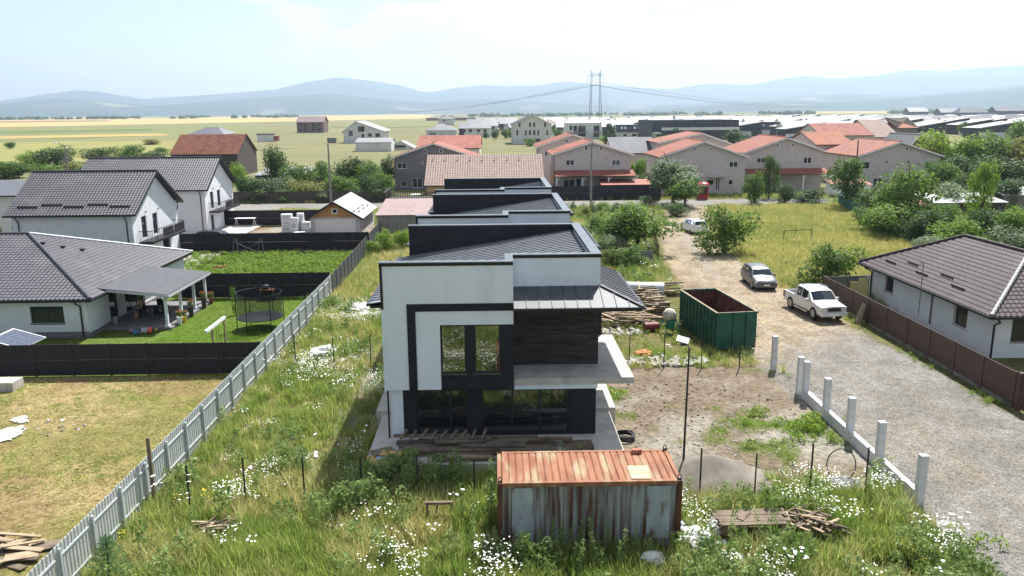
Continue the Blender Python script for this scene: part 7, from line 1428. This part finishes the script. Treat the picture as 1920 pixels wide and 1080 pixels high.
for (px, py, s, sd, lb) in ((675, 585, .9, 21, 'large sheet of white film beside the white foam scraps'), (605, 670, .8, 22, 'white film snagged along the thin black posts'), (1370, 1060, .4, 23, 'white bag in the grass at the front'), (705, 560, .5, 24, 'tan paper sack by the left eave of the house')): crumple(lb, px, py, s, M_WHITEPL if 'tan' not in lb else M_OSB, sd, .25)
crumple('orange scrap of netting lying by the white rubble', 1207, 664, .5, mat('orange_net', lit(236, 150, 100), lit(220, 128, 84), 5, .8), 31, .1, flat=.25)
# lime spill on the lawn
def spill(label, poly, m, z=.03, name='lime_spill'):
    o = MB(); rs = random.Random(4); pts = []
    for i in range(len(poly)):
        a, b = Vector(poly[i]), Vector(poly[(i+1) % len(poly)])
        for k in range(6): p = a.lerp(b, k/6); pts.append((p.x+rs.uniform(-.14, .14), p.y+rs.uniform(-.14, .14), z))
    o.add(pts, [tuple(range(len(pts)))]); return o.build(name, m, None, kind='structure', label=label, cat='spill')
p = [G(x, y) for x, y in ((-30, 812), (10, 806), (45, 800), (40, 815), (20, 828), (-30, 835))]; spill('white lime spilled on the dry lawn', [(q.x, q.y) for q in p], M_CHALK, .07); p = [G(x, y) for x, y in ((22, 788), (46, 780), (52, 793), (30, 797))]; spill('thin patch of lime on the dry lawn', [(q.x, q.y) for q in p], M_CHALK, .07)
MB().box(-1.2, -.5, 0, .42, .5, .5).build('concrete_block', M_CONC, None, label='pale concrete block at the left edge by the dark fence', cat='block').location = (G(5, 738).x, G(5, 735).y+.5, 0)

# ---- site things right of the house
mx = thing('cement_mixer', 'small green and cream cement mixer among the timber by the skip', 'cement mixer', (11.35, 51.0, 0), R(20)); gm = mat('mixer_green', lin(52, 120, 100), rough=.5)
m = MB().lathe([(.2, -.5), (.42, -.3), (.46, 0), (.42, .25), (.26, .5), (.22, .52)], (0, 0, 0), 18); o = m.build('drum', mat('cement_crusted_drum', lin(196, 192, 176), lin(160, 156, 142), 3, .9), mx, smooth=True); o.location = (0, 0, 1.15); o.rotation_euler = (R(50), 0, R(-30))
MB().box(-.3, -.5, .35, .1, -.05, .95).build('motor_housing', gm, mx); MB().tube([(-.55, .5, 0), (-.5, 0, .9), (.5, 0, .9), (.55, .5, 0)], .04, 6).tube([(-.5, 0, .9), (-.45, -.6, 0)], .04, 6).tube([(.5, 0, .9), (.45, -.6, 0)], .04, 6).build('frame', gm, mx)
for s in (-1, 1): MB().lathe([(.2, -.05), (.2, .05)], (s*.55, .5, .2), 14, axis='x').build('wheel', M_TYRE, mx)
m = MB().lathe([(.3, -.48), (.32, -.46), (.3, -.16), (.32, -.14), (.3, .14), (.32, .16), (.3, .46), (.32, .48)], (0, 0, .32), 18, axis='x'); o = m.build('barrel', mat('maroon_barrel', lin(120, 44, 44), lin(96, 36, 38), 3, .55), None, smooth=40, label='maroon steel barrel lying beside the cement mixer', cat='barrel'); o.location = (10.2, 51.3, 0); o.rotation_euler = (0, 0, R(8))
m = MB().lathe([(.48, -1.6), (.55, -1.6), (.55, 1.6), (.48, 1.6)], (0, 0, .55), 24, axis='x'); o = m.build('large_pipe', mat('grey_pipe', lin(190, 192, 196), lin(174, 176, 182), 2, .5), None, smooth=40, label='large pale grey pipe lying behind the timber heap', cat='pipe'); o.location = (11.6, 61.8, 0); o.rotation_euler = (0, 0, R(-12))
MB().box(-1.5, -.6, .0, 1.5, .6, .06).build('concrete_slab', M_CONCD, None, label='flat concrete slab leaning by the canopy corner', cat='slab').location = (9.3, 60.6, .1)
MB().lathe([(.18, 0), (.24, .4), (.26, .4)], (0, 0, 0), 14).build('bucket', M_BLKMET, None, smooth=True, label='black bucket on the grass above the timber heap', cat='bucket').location = (G(1218, 521).x, G(1218, 521).y, 0)
MB().box(-.7, -.03, 0, .7, .03, 1.25).build('metal_sheet', M_GALV, None, label='pale metal sheet standing by the rusty garden fence', cat='sheet').location = (G(1210, 494).x, G(1210, 494).y, 0)
lp = thing('solar_lamp', 'tall thin pole with a tilted solar panel lamp, right of the house', 'lamp', (7.45, 30.0, 0)); zt = D(1284, 652, 30).z
MB().tube([(0, 0, 0), (.05, 0, zt)], [.05, .035], 8).build('pole', M_POSTBLK, lp); MB().tube([(.05, 0, zt), (-.12, 0, zt+.25)], .03, 6).build('bracket', M_GALV, lp); o = MB().box(-.24, -.17, 0, .24, .17, .03).build('solar_panel', mat('dusty_panel', lit(150, 152, 158), lit(130, 132, 140), 8, .4), lp); o.location = (-.22, 0, zt+.32); o.rotation_euler = (R(25), R(12), R(-20)); MB().box(-.3, -.1, zt+.1, -.1, .05, zt+.2).build('lamp_head', M_BLKMET, lp)
co = thing('hose_coil', 'coil of dark hose lying at the corner of the terrace', 'hose', (5.62, 33.5, .02))
for k in range(9): MB().tube([((.42+.035*math.sin(k*2.1))*math.cos(t)*1.0+.03*math.sin(k), (.42+.03*math.cos(k))*math.sin(t), .03+.028*k+.02*math.sin(t*2+k)) for t in np.linspace(0, 6.283, 25)], .022, 6, cap=False).build('hose_loop', M_POSTBLK, co)
pt = thing('manhole', 'round grey pit cover with a metal hoop standing over it', 'manhole', (13.55, 28.75, 0)); MB().lathe([(.66, 0), (.66, .08), (.56, .08)], (0, 0, 0), 28).build('concrete_ring', M_CONCD, pt); MB().lathe([(.555, .05), (.555, .085)], (0, 0, 0), 28).build('cover', mat('grey_cover', lit(120, 120, 118), lit(104, 104, 104), 5, .8), pt); MB().tube([(.58*math.cos(t), .45+.12*math.sin(t), .62+.62*math.sin(t)) for t in np.linspace(0, 6.283, 37)], .022, 6, cap=False).build('hoop', M_POSTBLK, pt)
gl = thing('goal_frame', 'rusty football goal frame standing in the golden field', 'goal', (0, 0, 0)); a, b = G(1469, 452), G(1521, 449)
MB().tube([a, a+Vector((0, 0, 1.15))], .04, 6).build('post', M_CEND, gl); MB().tube([b, b+Vector((0, 0, 1.15))], .04, 6).build('post', M_CEND, gl); MB().tube([a+Vector((0, 0, 1.15)), b+Vector((0, 0, 1.15))], .04, 6).build('crossbar', M_CEND, gl); MB().tube([a+Vector((.6, -.6, 0)), a.lerp(b, .45)+Vector((0, 0, 1.12))], .03, 6).build('brace', M_CEND, gl)
wf = thing('wire_fence', 'rusty wire garden fence beside the walnut tree', 'fence', (0, 0, 0)); q = [Vector((8.2, 77.2, 0)), Vector((12, 76.9, 0)), Vector((15.7, 76.5, 0)), Vector((17.2, 86, 0)), Vector((19, 97, 0)), Vector((22.2, 112, 0)), Vector((23, 120, 0))]
for a in q: MB().box(a.x-.05, a.y-.05, 0, a.x+.05, a.y+.05, 1.75).build('post', M_CEND, wf)
for a, b in zip(q, q[1:]):
    for z in (.2, .95, 1.65): MB().tube([a+Vector((0, 0, z)), b+Vector((0, 0, z))], .02, 5).build('rail', M_CEND, wf)
    n = int((b-a).length/.5)
    for i in range(1, n): p = a.lerp(b, i/n); MB().tube([(p.x, p.y, .2), (p.x, p.y, 1.65)], .008, 4).build('wire', M_CEND, wf)
M_GNET = mat('green_net', lin(44, 104, 88), lin(36, 90, 76), 2, .8)
panel_fence('teal green mesh fence along the far side of the golden field', (52.2, 121), (45.6, 91), 1.7, 2.5, mt=M_GNET, post=M_GNET, boards=1); panel_fence('teal green mesh fence behind the dark tree past the field', (45.6, 90.8), (50, 80), 1.6, 2.5, mt=M_GNET, post=M_GNET, boards=1)
panel_fence('long green mesh fence behind the pale car at the right', (G(1765, 375).x, G(1765, 375).y), (G(1940, 366).x, G(1940, 366).y), 2.6, 3, mt=M_GNET, post=M_GNET, boards=1); panel_fence('green mesh fence at the left edge below the evergreen hedge', (-50, 74.5), (-44.6, 74.5), 2.2, 2, mt=M_GNET, post=M_GNET, boards=1)
p = G(1800, 408); shed('garden_shed', 'long low shed with a bright white roof in the gardens at the right', p.x-3.5, p.x+6, p.y, p.y+6, 2.0, 2.6, M_WOODD, M_PALESHEET); p = G(1744, 408); shed('garden_shed', 'small shed with a faded red roof left of the white roofed shed', p.x-2, p.x+2, p.y, p.y+4, 1.6, 2.1, M_WOODD, M_RED); p = G(1722, 440); shed('garden_shed', 'grey tarpaulin covered lean-to behind the golden field', p.x-1.6, p.x+1.6, p.y, p.y+3, 1.2, 1.8, M_WOODD, M_CPATCH); p = G(1905, 395); shed('garden_shed', 'white roofed shed at the right edge beyond the gardens', p.x-2, p.x+5, p.y, p.y+5, 2.2, 2.8, M_CONCD, M_PALESHEET); p = G(1525, 352); shed('garden_shed', 'pink roofed kiosk by the street below the middle red roofed house', p.x-3, p.x+3.2, 133, 136.5, 2.0, 2.5, M_PVC, M_RED); p = G(1215, 360); shed('car_port', 'red roofed car port between the first two red roofed houses', 17.6, 25.6, 132.8, 136.5, 2.4, 2.9, M_WOODD, M_RED)
gh = thing('greenhouse', 'green net covered hoop greenhouse beside the end house', 'greenhouse', (G(1775, 345).x, G(1775, 345).y, 0)); m = MB(); n = 10; V = [(3.2*math.cos(math.pi*i/n), y, 3.4*math.sin(math.pi*i/n)) for y in (-4, 4) for i in range(n+1)]; m.add(V, [(i, i+1, n+2+i, n+1+i) for i in range(n)]); m.build('cover', mat('green_film', lin(70, 160, 124), lin(60, 146, 112), 2, .6), gh, smooth=True)
for y in (-3.9, 0, 3.9): MB().tube([(3.24*math.cos(math.pi*i/n), y, 3.44*math.sin(math.pi*i/n)) for i in range(n+1)], .04, 6).build('hoop', M_GALV, gh)

# ================================================================== garden of the bungalow with the porch
def netmat():
    m = bpy.data.materials.new('trampoline_net'); m.use_nodes = True; nt = m.node_tree; b = nt.nodes['Principled BSDF']; b.inputs['Base Color'].default_value = lin(30, 30, 34); b.inputs['Alpha'].default_value = .42; return m
tp_ = thing('trampoline', 'round trampoline with a dark safety net at the end of the lawn', 'trampoline', (-16.25, 53.4, 0)); rr_ = 1.5
MB().lathe([(.02, .82), (rr_-.2, .82), (rr_-.2, .845), (.02, .845)], (0, 0, 0), 32).build('jumping_mat', mat('trampoline_mat', lin(116, 120, 128), rough=.7), tp_); MB().lathe([(rr_-.19, .8), (rr_+.03, .8), (rr_+.03, .86), (rr_-.19, .86)], (0, 0, 0), 32).build('edge_pad', M_BLKMET, tp_)
m = MB(); n = 32; V = [((rr_-.02)*math.cos(6.283*i/n), (rr_-.02)*math.sin(6.283*i/n), z) for z in (.87, 2.5) for i in range(n)]; m.add(V, [(i, (i+1) % n, n+(i+1) % n, n+i) for i in range(n)]); m.build('net', netmat(), tp_)
for i in range(6): a = 6.283*i/6+.2; MB().tube([(1.55*math.cos(a), 1.55*math.sin(a), 0), (1.55*math.cos(a), 1.55*math.sin(a), 2.55)], .03, 6).build('pole', M_BLKMET, tp_)
MB().tube([(1.53*math.cos(t), 1.53*math.sin(t), 2.52) for t in np.linspace(0, 6.283, 33)], .02, 5, cap=False).build('top_ring', M_BLKMET, tp_)
sw = thing('swing_frame', 'small pale wooden swing frame on the lawn beside the dark fence', 'swing', (0, 0, 0)); a, b = G(386, 622, 1.6), G(421, 595, 1.6)
MB().bar(a, b, .16, .16).build('beam', M_PVC, sw)
for t in (.3, .95): p = a.lerp(b, t); MB().bar((p.x, p.y, 0), (p.x, p.y, 1.5), .1, .1).build('leg', M_WOODP, sw)
for t in (.5, .62): p = a.lerp(b, t); MB().tube([(p.x, p.y, 1.52), (p.x, p.y, .45)], .012, 4).build('rope', M_BLKMET, sw)
ph = thing('play_hut', 'small dark hut with a solar panel on its roof behind the dark fence', 'hut', (-29.3, 46.0, -.35)); MB().box(-1.2, -.9, 0, 1.2, .9, 1.45).build('wall', M_WOODD, ph)
MB().slab([(-2.0, -1.2, 1.55), (0, -1.2, 2.15), (0, 1.2, 2.15), (-2.0, 1.2, 1.55)], .06).build('roof', M_GUT, ph); sp = MB().slab([(.05, -1.25, 2.2), (1.95, -1.25, 1.62), (1.95, 1.25, 1.62), (.05, 1.25, 2.2)], .05).build('solar_panel', M_PVC, ph)
for i in range(6):
    for j in range(4): u0, u1, v0, v1 = .1+i*.302, .1+i*.302+.285, -1.18+j*.59, -1.18+j*.59+.565; f = lambda u: 2.215-.305*u+.004; MB().slab([(u0+.05, v0, f(u0)), (u1+.05, v0, f(u1)), (u1+.05, v1, f(u1)), (u0+.05, v1, f(u0))], .01).build('solar_cell', M_BLUEPANEL, sp)
bn_ = MB().lathe([(.2, 0), (.2, .62), (.17, .66), (.02, .68)], (0, 0, 0), 16).build('waste_bin', M_GALV, None, smooth=40, label='shiny metal waste bin on the porch by the house wall', cat='bin'); bn_.location = (-26.4, 54.0, .16)
for (y, h, m_, lb) in ((54.6, .55, mat('white_pot', lin(220, 220, 216), rough=.5), 'white planter beside the front porch post'), (56.8, .75, M_WOODD, 'dark tall flower pot between the porch posts'), (59.4, .8, M_WOODD, 'tall brown flower pot beside the third porch post'), (61.0, .4, M_REDBR, 'red brown flower pot at the far porch post'), (55.4, .35, mat('yellow_pot', lin(220, 180, 40), rough=.5), 'small yellow flower pot beside the second porch post')):
    t = thing('flower_pot', lb, 'flower pot', (-22.25, y, .03), 0, 'flower pots along the porch'); MB().lathe([(.14, 0), (.2, h), (.17, h), (.15, h-.05)], (0, 0, 0), 14).build('pot', m_, t, smooth=40); c = link('plant', TP['shrub'][0][0], t, (0, 0, h)); c.scale = (.28, .28, .25)
    fm = MB(); [fm.lathe([(.01, -.03), (.045, 0), (.01, .03)], (rnd.uniform(-.18, .18), rnd.uniform(-.18, .18), h+rnd.uniform(.25, .5)), 6) for _ in range(9)]; fm.build('blossoms', F_RED, t)
for (x, y, c, s, nm, lb) in ((-24.7, 52.5, (170, 90, 140), .14, 'toy_ball', 'pink ball at the left of the toys by the porch'), (-24.3, 52.3, (70, 130, 160), .17, 'toy_crate', 'blue toy crate among the toys by the porch'), (-23.9, 52.7, (200, 205, 210), .18, 'toy_crate', 'white toy box among the toys by the porch'), (-23.4, 52.4, (210, 80, 60), .24, 'toy_car', 'red toy car at the right of the toys by the porch'), (-24.0, 52.0, (70, 70, 120), .12, 'toy_ball', 'dark blue ball in front of the toys by the porch'), (-23.2, 52.9, (200, 180, 80), .1, 'toy_ball', 'yellow ball behind the red toy car')):
    mm = mat('toy_%d_%d' % (c[0], c[1]), lin(*c), rough=.4)
    if 'ball' in nm: o = MB().lathe([(.01, 0), (s*.6, s*.2), (s, s), (s*.6, s*1.8), (.01, s*2)], (0, 0, 0), 12).build(nm, mm, None, smooth=True, label=lb, cat='toy', group='toys on the path')
    elif 'crate' in nm: o = MB().box(-s, -s*.7, 0, s, s*.7, s*.1).box(-s, -s*.7, s*.1, -s*.85, s*.7, s*1.4).box(s*.85, -s*.7, s*.1, s, s*.7, s*1.4).box(-s*.849, -s*.7, s*.1, s*.849, -s*.58, s*1.4).box(-s*.849, s*.58, s*.1, s*.849, s*.7, s*1.4).build(nm, mm, None, label=lb, cat='toy', group='toys on the path')
    else:
        o = thing(nm, lb, 'toy', (0, 0, 0), .4, 'toys on the path'); MB().prism([(-s, .08), (s, .08), (s, .22), (s*.4, .26), (s*.2, .42), (-s*.5, .42), (-s, .26)], 'x', -s*.5, s*.5).build('body', mm, o)
        for a in (-.6, .6):
            for b in (-.55, .55): MB().lathe([(.08, -.03), (.08, .03)], (b*s, a*s, .08), 10, axis='x').build('wheel', M_TYRE, o)
    o.location = (x, y, .03)
def person():
    sk = mat('skin', lin(206, 158, 134), rough=.6); cl = mat('dark_clothes', lin(42, 40, 46), lin(34, 32, 38), 5, .9); p = thing('person', 'person in dark clothes sitting on the shaded porch with bare arms', 'person', (-25.55, 56.3, .16), R(-40))
    J = {'hip': (0, 0, .5, .13), 'waist': (0, .02, .72, .11), 'chest': (0, -.02, .98, .135), 'neck': (0, -.04, 1.13, .05), 'head': (0, -.08, 1.24, .085), 'crown': (0, -.07, 1.36, .075)}
    for s_, n in ((-1, 'l'), (1, 'r')): J.update({'sh'+n: (s_*.17, -.02, 1.06, .055), 'el'+n: (s_*.23, -.12, .82, .042), 'wr'+n: (s_*.12, -.34, .74, .03), 'ha'+n: (s_*.06, -.42, .74, .026), 'hp'+n: (s_*.1, 0, .48, .085), 'kn'+n: (s_*.12, -.42, .5, .065), 'an'+n: (s_*.12, -.46, .08, .04), 'to'+n: (s_*.12, -.62, .04, .035)})
    E = [('hip', 'waist'), ('waist', 'chest'), ('chest', 'neck'), ('neck', 'head'), ('head', 'crown')]
    for n in 'lr': E += [('chest', 'sh'+n), ('sh'+n, 'el'+n), ('el'+n, 'wr'+n), ('wr'+n, 'ha'+n), ('hip', 'hp'+n), ('hp'+n, 'kn'+n), ('kn'+n, 'an'+n), ('an'+n, 'to'+n)]
    def skin(name, names, m, grow=1.0):
        ks = [k for k in J if k in names]; me = bpy.data.meshes.new(name); me.from_pydata([J[k][:3] for k in ks], [(ks.index(a), ks.index(b)) for a, b in E if a in ks and b in ks], []); bm = bmesh.new(); bm.from_mesh(me); sl = bm.verts.layers.skin.verify(); bm.verts.ensure_lookup_table()
        for i, k in enumerate(ks): bm.verts[i][sl].radius = (J[k][3]*grow,)*2; bm.verts[i][sl].use_root = i == 0
        bm.to_mesh(me); bm.free(); o = link(name, me, p); o.modifiers.new('skin', 'SKIN'); o.modifiers.new('smooth', 'SUBSURF').render_levels = 2; me.materials.append(m); return o
    skin('body', set(J), sk); skin('dress', {'hip', 'waist', 'chest', 'hpl', 'hpr', 'knl', 'knr'}, cl, 1.18)
    MB().lathe([(.02, -.05), (.095, -.02), (.1, .06), (.06, .12), (.01, .13)], (0, -.05, 1.31), 12).build('hair', mat('dark_hair', lin(58, 42, 34), rough=.7), p, smooth=True)
person()
def chair(label, loc, rz, m):
    c = thing('garden_chair', label, 'chair', loc, rz, 'dark garden chairs on the porch'); MB().box(-.25, -.25, .4, .25, .25, .46).build('seat', m, c); MB().box(-.25, .2, .47, .25, .25, 1.0).build('backrest', m, c)
    for a in (-.22, .22):
        for b in (-.22, .22): MB().box(a-.02, b-.02, 0, a+.02, b+.02, .399).build('leg', m, c)
chair('dark garden chair nearest the house wall on the porch', (-25.6, 56.25, .16), R(-40), M_BLKMET); chair('dark garden chair beside the porch table, outer side', (-24.0, 55.6, .16), 2.6, M_BLKMET); chair('dark garden chair behind the porch table', (-24.8, 57.6, .16), .1, M_BLKMET)
gt = thing('porch_table', 'dark rectangular table under the porch roof', 'table', (-24.7, 56.4, .16)); MB().box(-.9, -.45, .7, .9, .45, .75).build('table_top', M_BLKMET, gt)
for a in (-.82, .82):
    for b in (-.38, .38): MB().box(a-.03, b-.03, 0, a+.03, b+.03, .699).build('leg', M_BLKMET, gt)
p = G(500, 563); gr = thing('grill_table', 'brown wooden table with a black grill on it before the dark fence', 'table', (p.x, p.y+.3, 0)); MB().box(-.5, -.4, .8, .6, .4, .86).build('table_top', mat('brown_table', lit(170, 110, 76), lit(150, 92, 62), 3, .7), gr)
for a in (-.42, .52): MB().box(a-.04, -.3, 0, a+.04, .3, .799).build('leg', M_WOODD, gr)
MB().lathe([(.2, .87), (.32, 1.0), (.28, 1.15), (.1, 1.22)], (-.1, 0, 0), 14).build('grill', M_BLKMET, gr, smooth=True)
p = G(440, 575); T('thin young tree on the lawn before the dark fence', 443, 590, 540, 22, 'loose', 'mid'); T('small rose bush beside the pale slat fence', 574, 580, 545, 18, 'loose', 'mid', cat='shrub', name='shrub')
# fenced poppy garden and the yard behind
p = G(470, 478); tr_ = thing('metal_trestle', 'two leaning metal scaffold trestles before the dark fence of the poppy garden', 'trestle', (p.x, p.y-.6, 0)); lm = M_GALV
for x in (-1.3, 1.3): MB().tube([(x-.3, -.3, 0), (x-.1, 0, 1.9)], .035, 6).tube([(x+.4, -.3, 0), (x+.1, 0, 1.9)], .035, 6).tube([(x-.25, -.2, .5), (x+.3, -.2, .5)], .03, 6).tube([(x-.2, 0, 1.5), (x+.2, 0, 1.5)], .03, 6).build('trestle_end', lm, tr_)
MB().tube([(-1.2, -.1, 1.4), (1.2, -.2, .3)], .025, 6).tube([(-1.2, -.2, .3), (1.2, -.1, 1.4)], .025, 6).build('cross_brace', lm, tr_)
p = G(412, 508); bp_ = thing('brick_pile', 'small pile of red bricks among the low plants of the poppy garden', 'bricks', (p.x, p.y, 0))
for k in range(22): o = MB().box(-.15, -.08, 0, .15, .08, .13).build('brick', M_REDBR, bp_); o.location = (rnd.uniform(-.5, .4), rnd.uniform(-.3, .3), .02+.14*(k//8)); o.rotation_euler = (0, 0, rnd.uniform(-.4, .4))
M_EPS = mat('wrapped_foam_board', lin(226, 226, 224), lin(208, 210, 212), 2.5, .5); k = 0
for (px, py, z, w, d, h, a) in ((541, 437, 0, 1.3, .8, .8, .05), (541, 437, .81, 1.25, .8, .7, -.03), (541, 437, 1.52, 1.3, .8, .7, .04), (556, 439, 0, .9, .7, 1.9, -.12), (566, 437, 0, 1.2, .8, .8, .1), (566, 437, .81, 1.1, .8, .7, -.06), (567, 437, 1.52, .8, .7, .8, .08), (577, 438, 0, 1.1, .8, .7, -.1), (577, 438, .71, 1.0, .7, .6, .05), (564, 441, 0, 1.3, .7, .25, .3)):
    p = G(px, py); pos = ['bottom of the left column', 'middle of the left column', 'top of the left column', 'standing upright in the middle', 'bottom of the right column', 'middle of the right column', 'top of the right column', 'by the garage corner', 'upper one by the garage corner', 'lying flat in front'][k]; k += 1
    t = thing('wrapped_parcel', 'white wrapped insulation parcel, '+pos, 'parcel', (p.x-.4, p.y+1.2, z), a, 'wrapped insulation parcels in the yard')
    m = MB(); e = .05; m.prism([(-w/2+e, -d/2), (w/2-e, -d/2), (w/2, -d/2+e), (w/2, d/2-e), (w/2-e, d/2), (-w/2+e, d/2), (-w/2, d/2-e), (-w/2, -d/2+e)], 'z', 0, h-.01); m.build('film_wrap', M_EPS, t)
    if h > .5: MB().box(-w*.3, -d/2-.006, h*.35, w*.25, -d/2-.002, h*.6).build('printed_label', mat('blue_print', lin(120, 134, 168), lin(206, 208, 212), 9, .6), t)
p = G(468, 425); wt_ = thing('work_table', 'white trestle table on the paved terrace of the farther white house', 'table', (p.x-.3, p.y-.6, .16)); MB().box(-1.3, -.4, 1.0, 1.3, .4, 1.06).build('table_top', M_PVC, wt_)
for a in (-1.15, 1.15): MB().tube([(a-.2, 0, 0), (a, 0, 1.0)], .03, 6).tube([(a+.2, 0, 0), (a, 0, 1.0)], .03, 6).build('leg', M_PVC, wt_)
# young pine in the near left corner
pn = thing('young_pine', 'young pine at the very front beside the slat fence', 'pine', (G(185, 1100).x+.4, G(185, 1100).y, 0)); rs = np.random.RandomState(3); V, F = [], []
for i in range(9):
    z = .25+i*.17; rr = .75*(1-i/10); 
    for j in range(9):
        a = j*.7+i*.4; d = np.array([math.cos(a), math.sin(a), .45]); 
        for q in range(46):
            t = rs.uniform(.1, 1); p0 = np.array([0, 0, z])+d*rr*t; e = d*.5+rs.normal(size=3)*.5; e /= np.linalg.norm(e); s = np.cross(e, rs.normal(size=3)); s /= np.linalg.norm(s); o = len(V); V += [p0-s*.006, p0+s*.006, p0+e*.12]; F.append((o, o+1, o+2))
me = bpy.data.meshes.new('needles'); me.from_pydata([tuple(v) for v in V], [], F); me.materials.append(LM['pine']); c = link('crown', me, pn); MB().tube([(0, 0, -.1), (0, 0, 1.8)], [.05, .015], 7).build('trunk', M_TRUNK, pn)
# odd vehicles and walls on the plain
for (px, py, w, h, m_, nm, lb, ct) in ((498, 266, 30, 15, M_FARWHITE, 'lorry', 'white lorry body standing far behind the thicket', 'lorry'), (622, 268, 16, 9, M_FARROOF, 'site_cabin', 'small pale site cabin left of the unfinished chalet', 'cabin'), (915, 249, 40, 7, M_FARROOF, 'storage_shed', 'low pale shed left of the tall white building', 'shed'), (845, 226, 90, 5, M_REDBR, 'brick_wall', 'long low line of red brick ruins on the far plain', 'wall')):
    p = G(px, py); s = p.y/1500; t = thing(nm, lb, ct, (p.x, p.y, 0)); W_, H_ = w*s, h*s
    MB().box(-W_/2, 0, 0, W_/2, W_*.3, H_*.85).build('body', m_, t); MB().box(-W_/2-.2, -.3, H_*.85, W_/2+.2, W_*.3+.2, H_).build('roof', M_FARGREY, t)
    if ct == 'lorry': MB().box(W_/2+.05, .2, .5, W_/2+2.4, W_*.28, H_*.7).build('cab', M_REDBR, t)
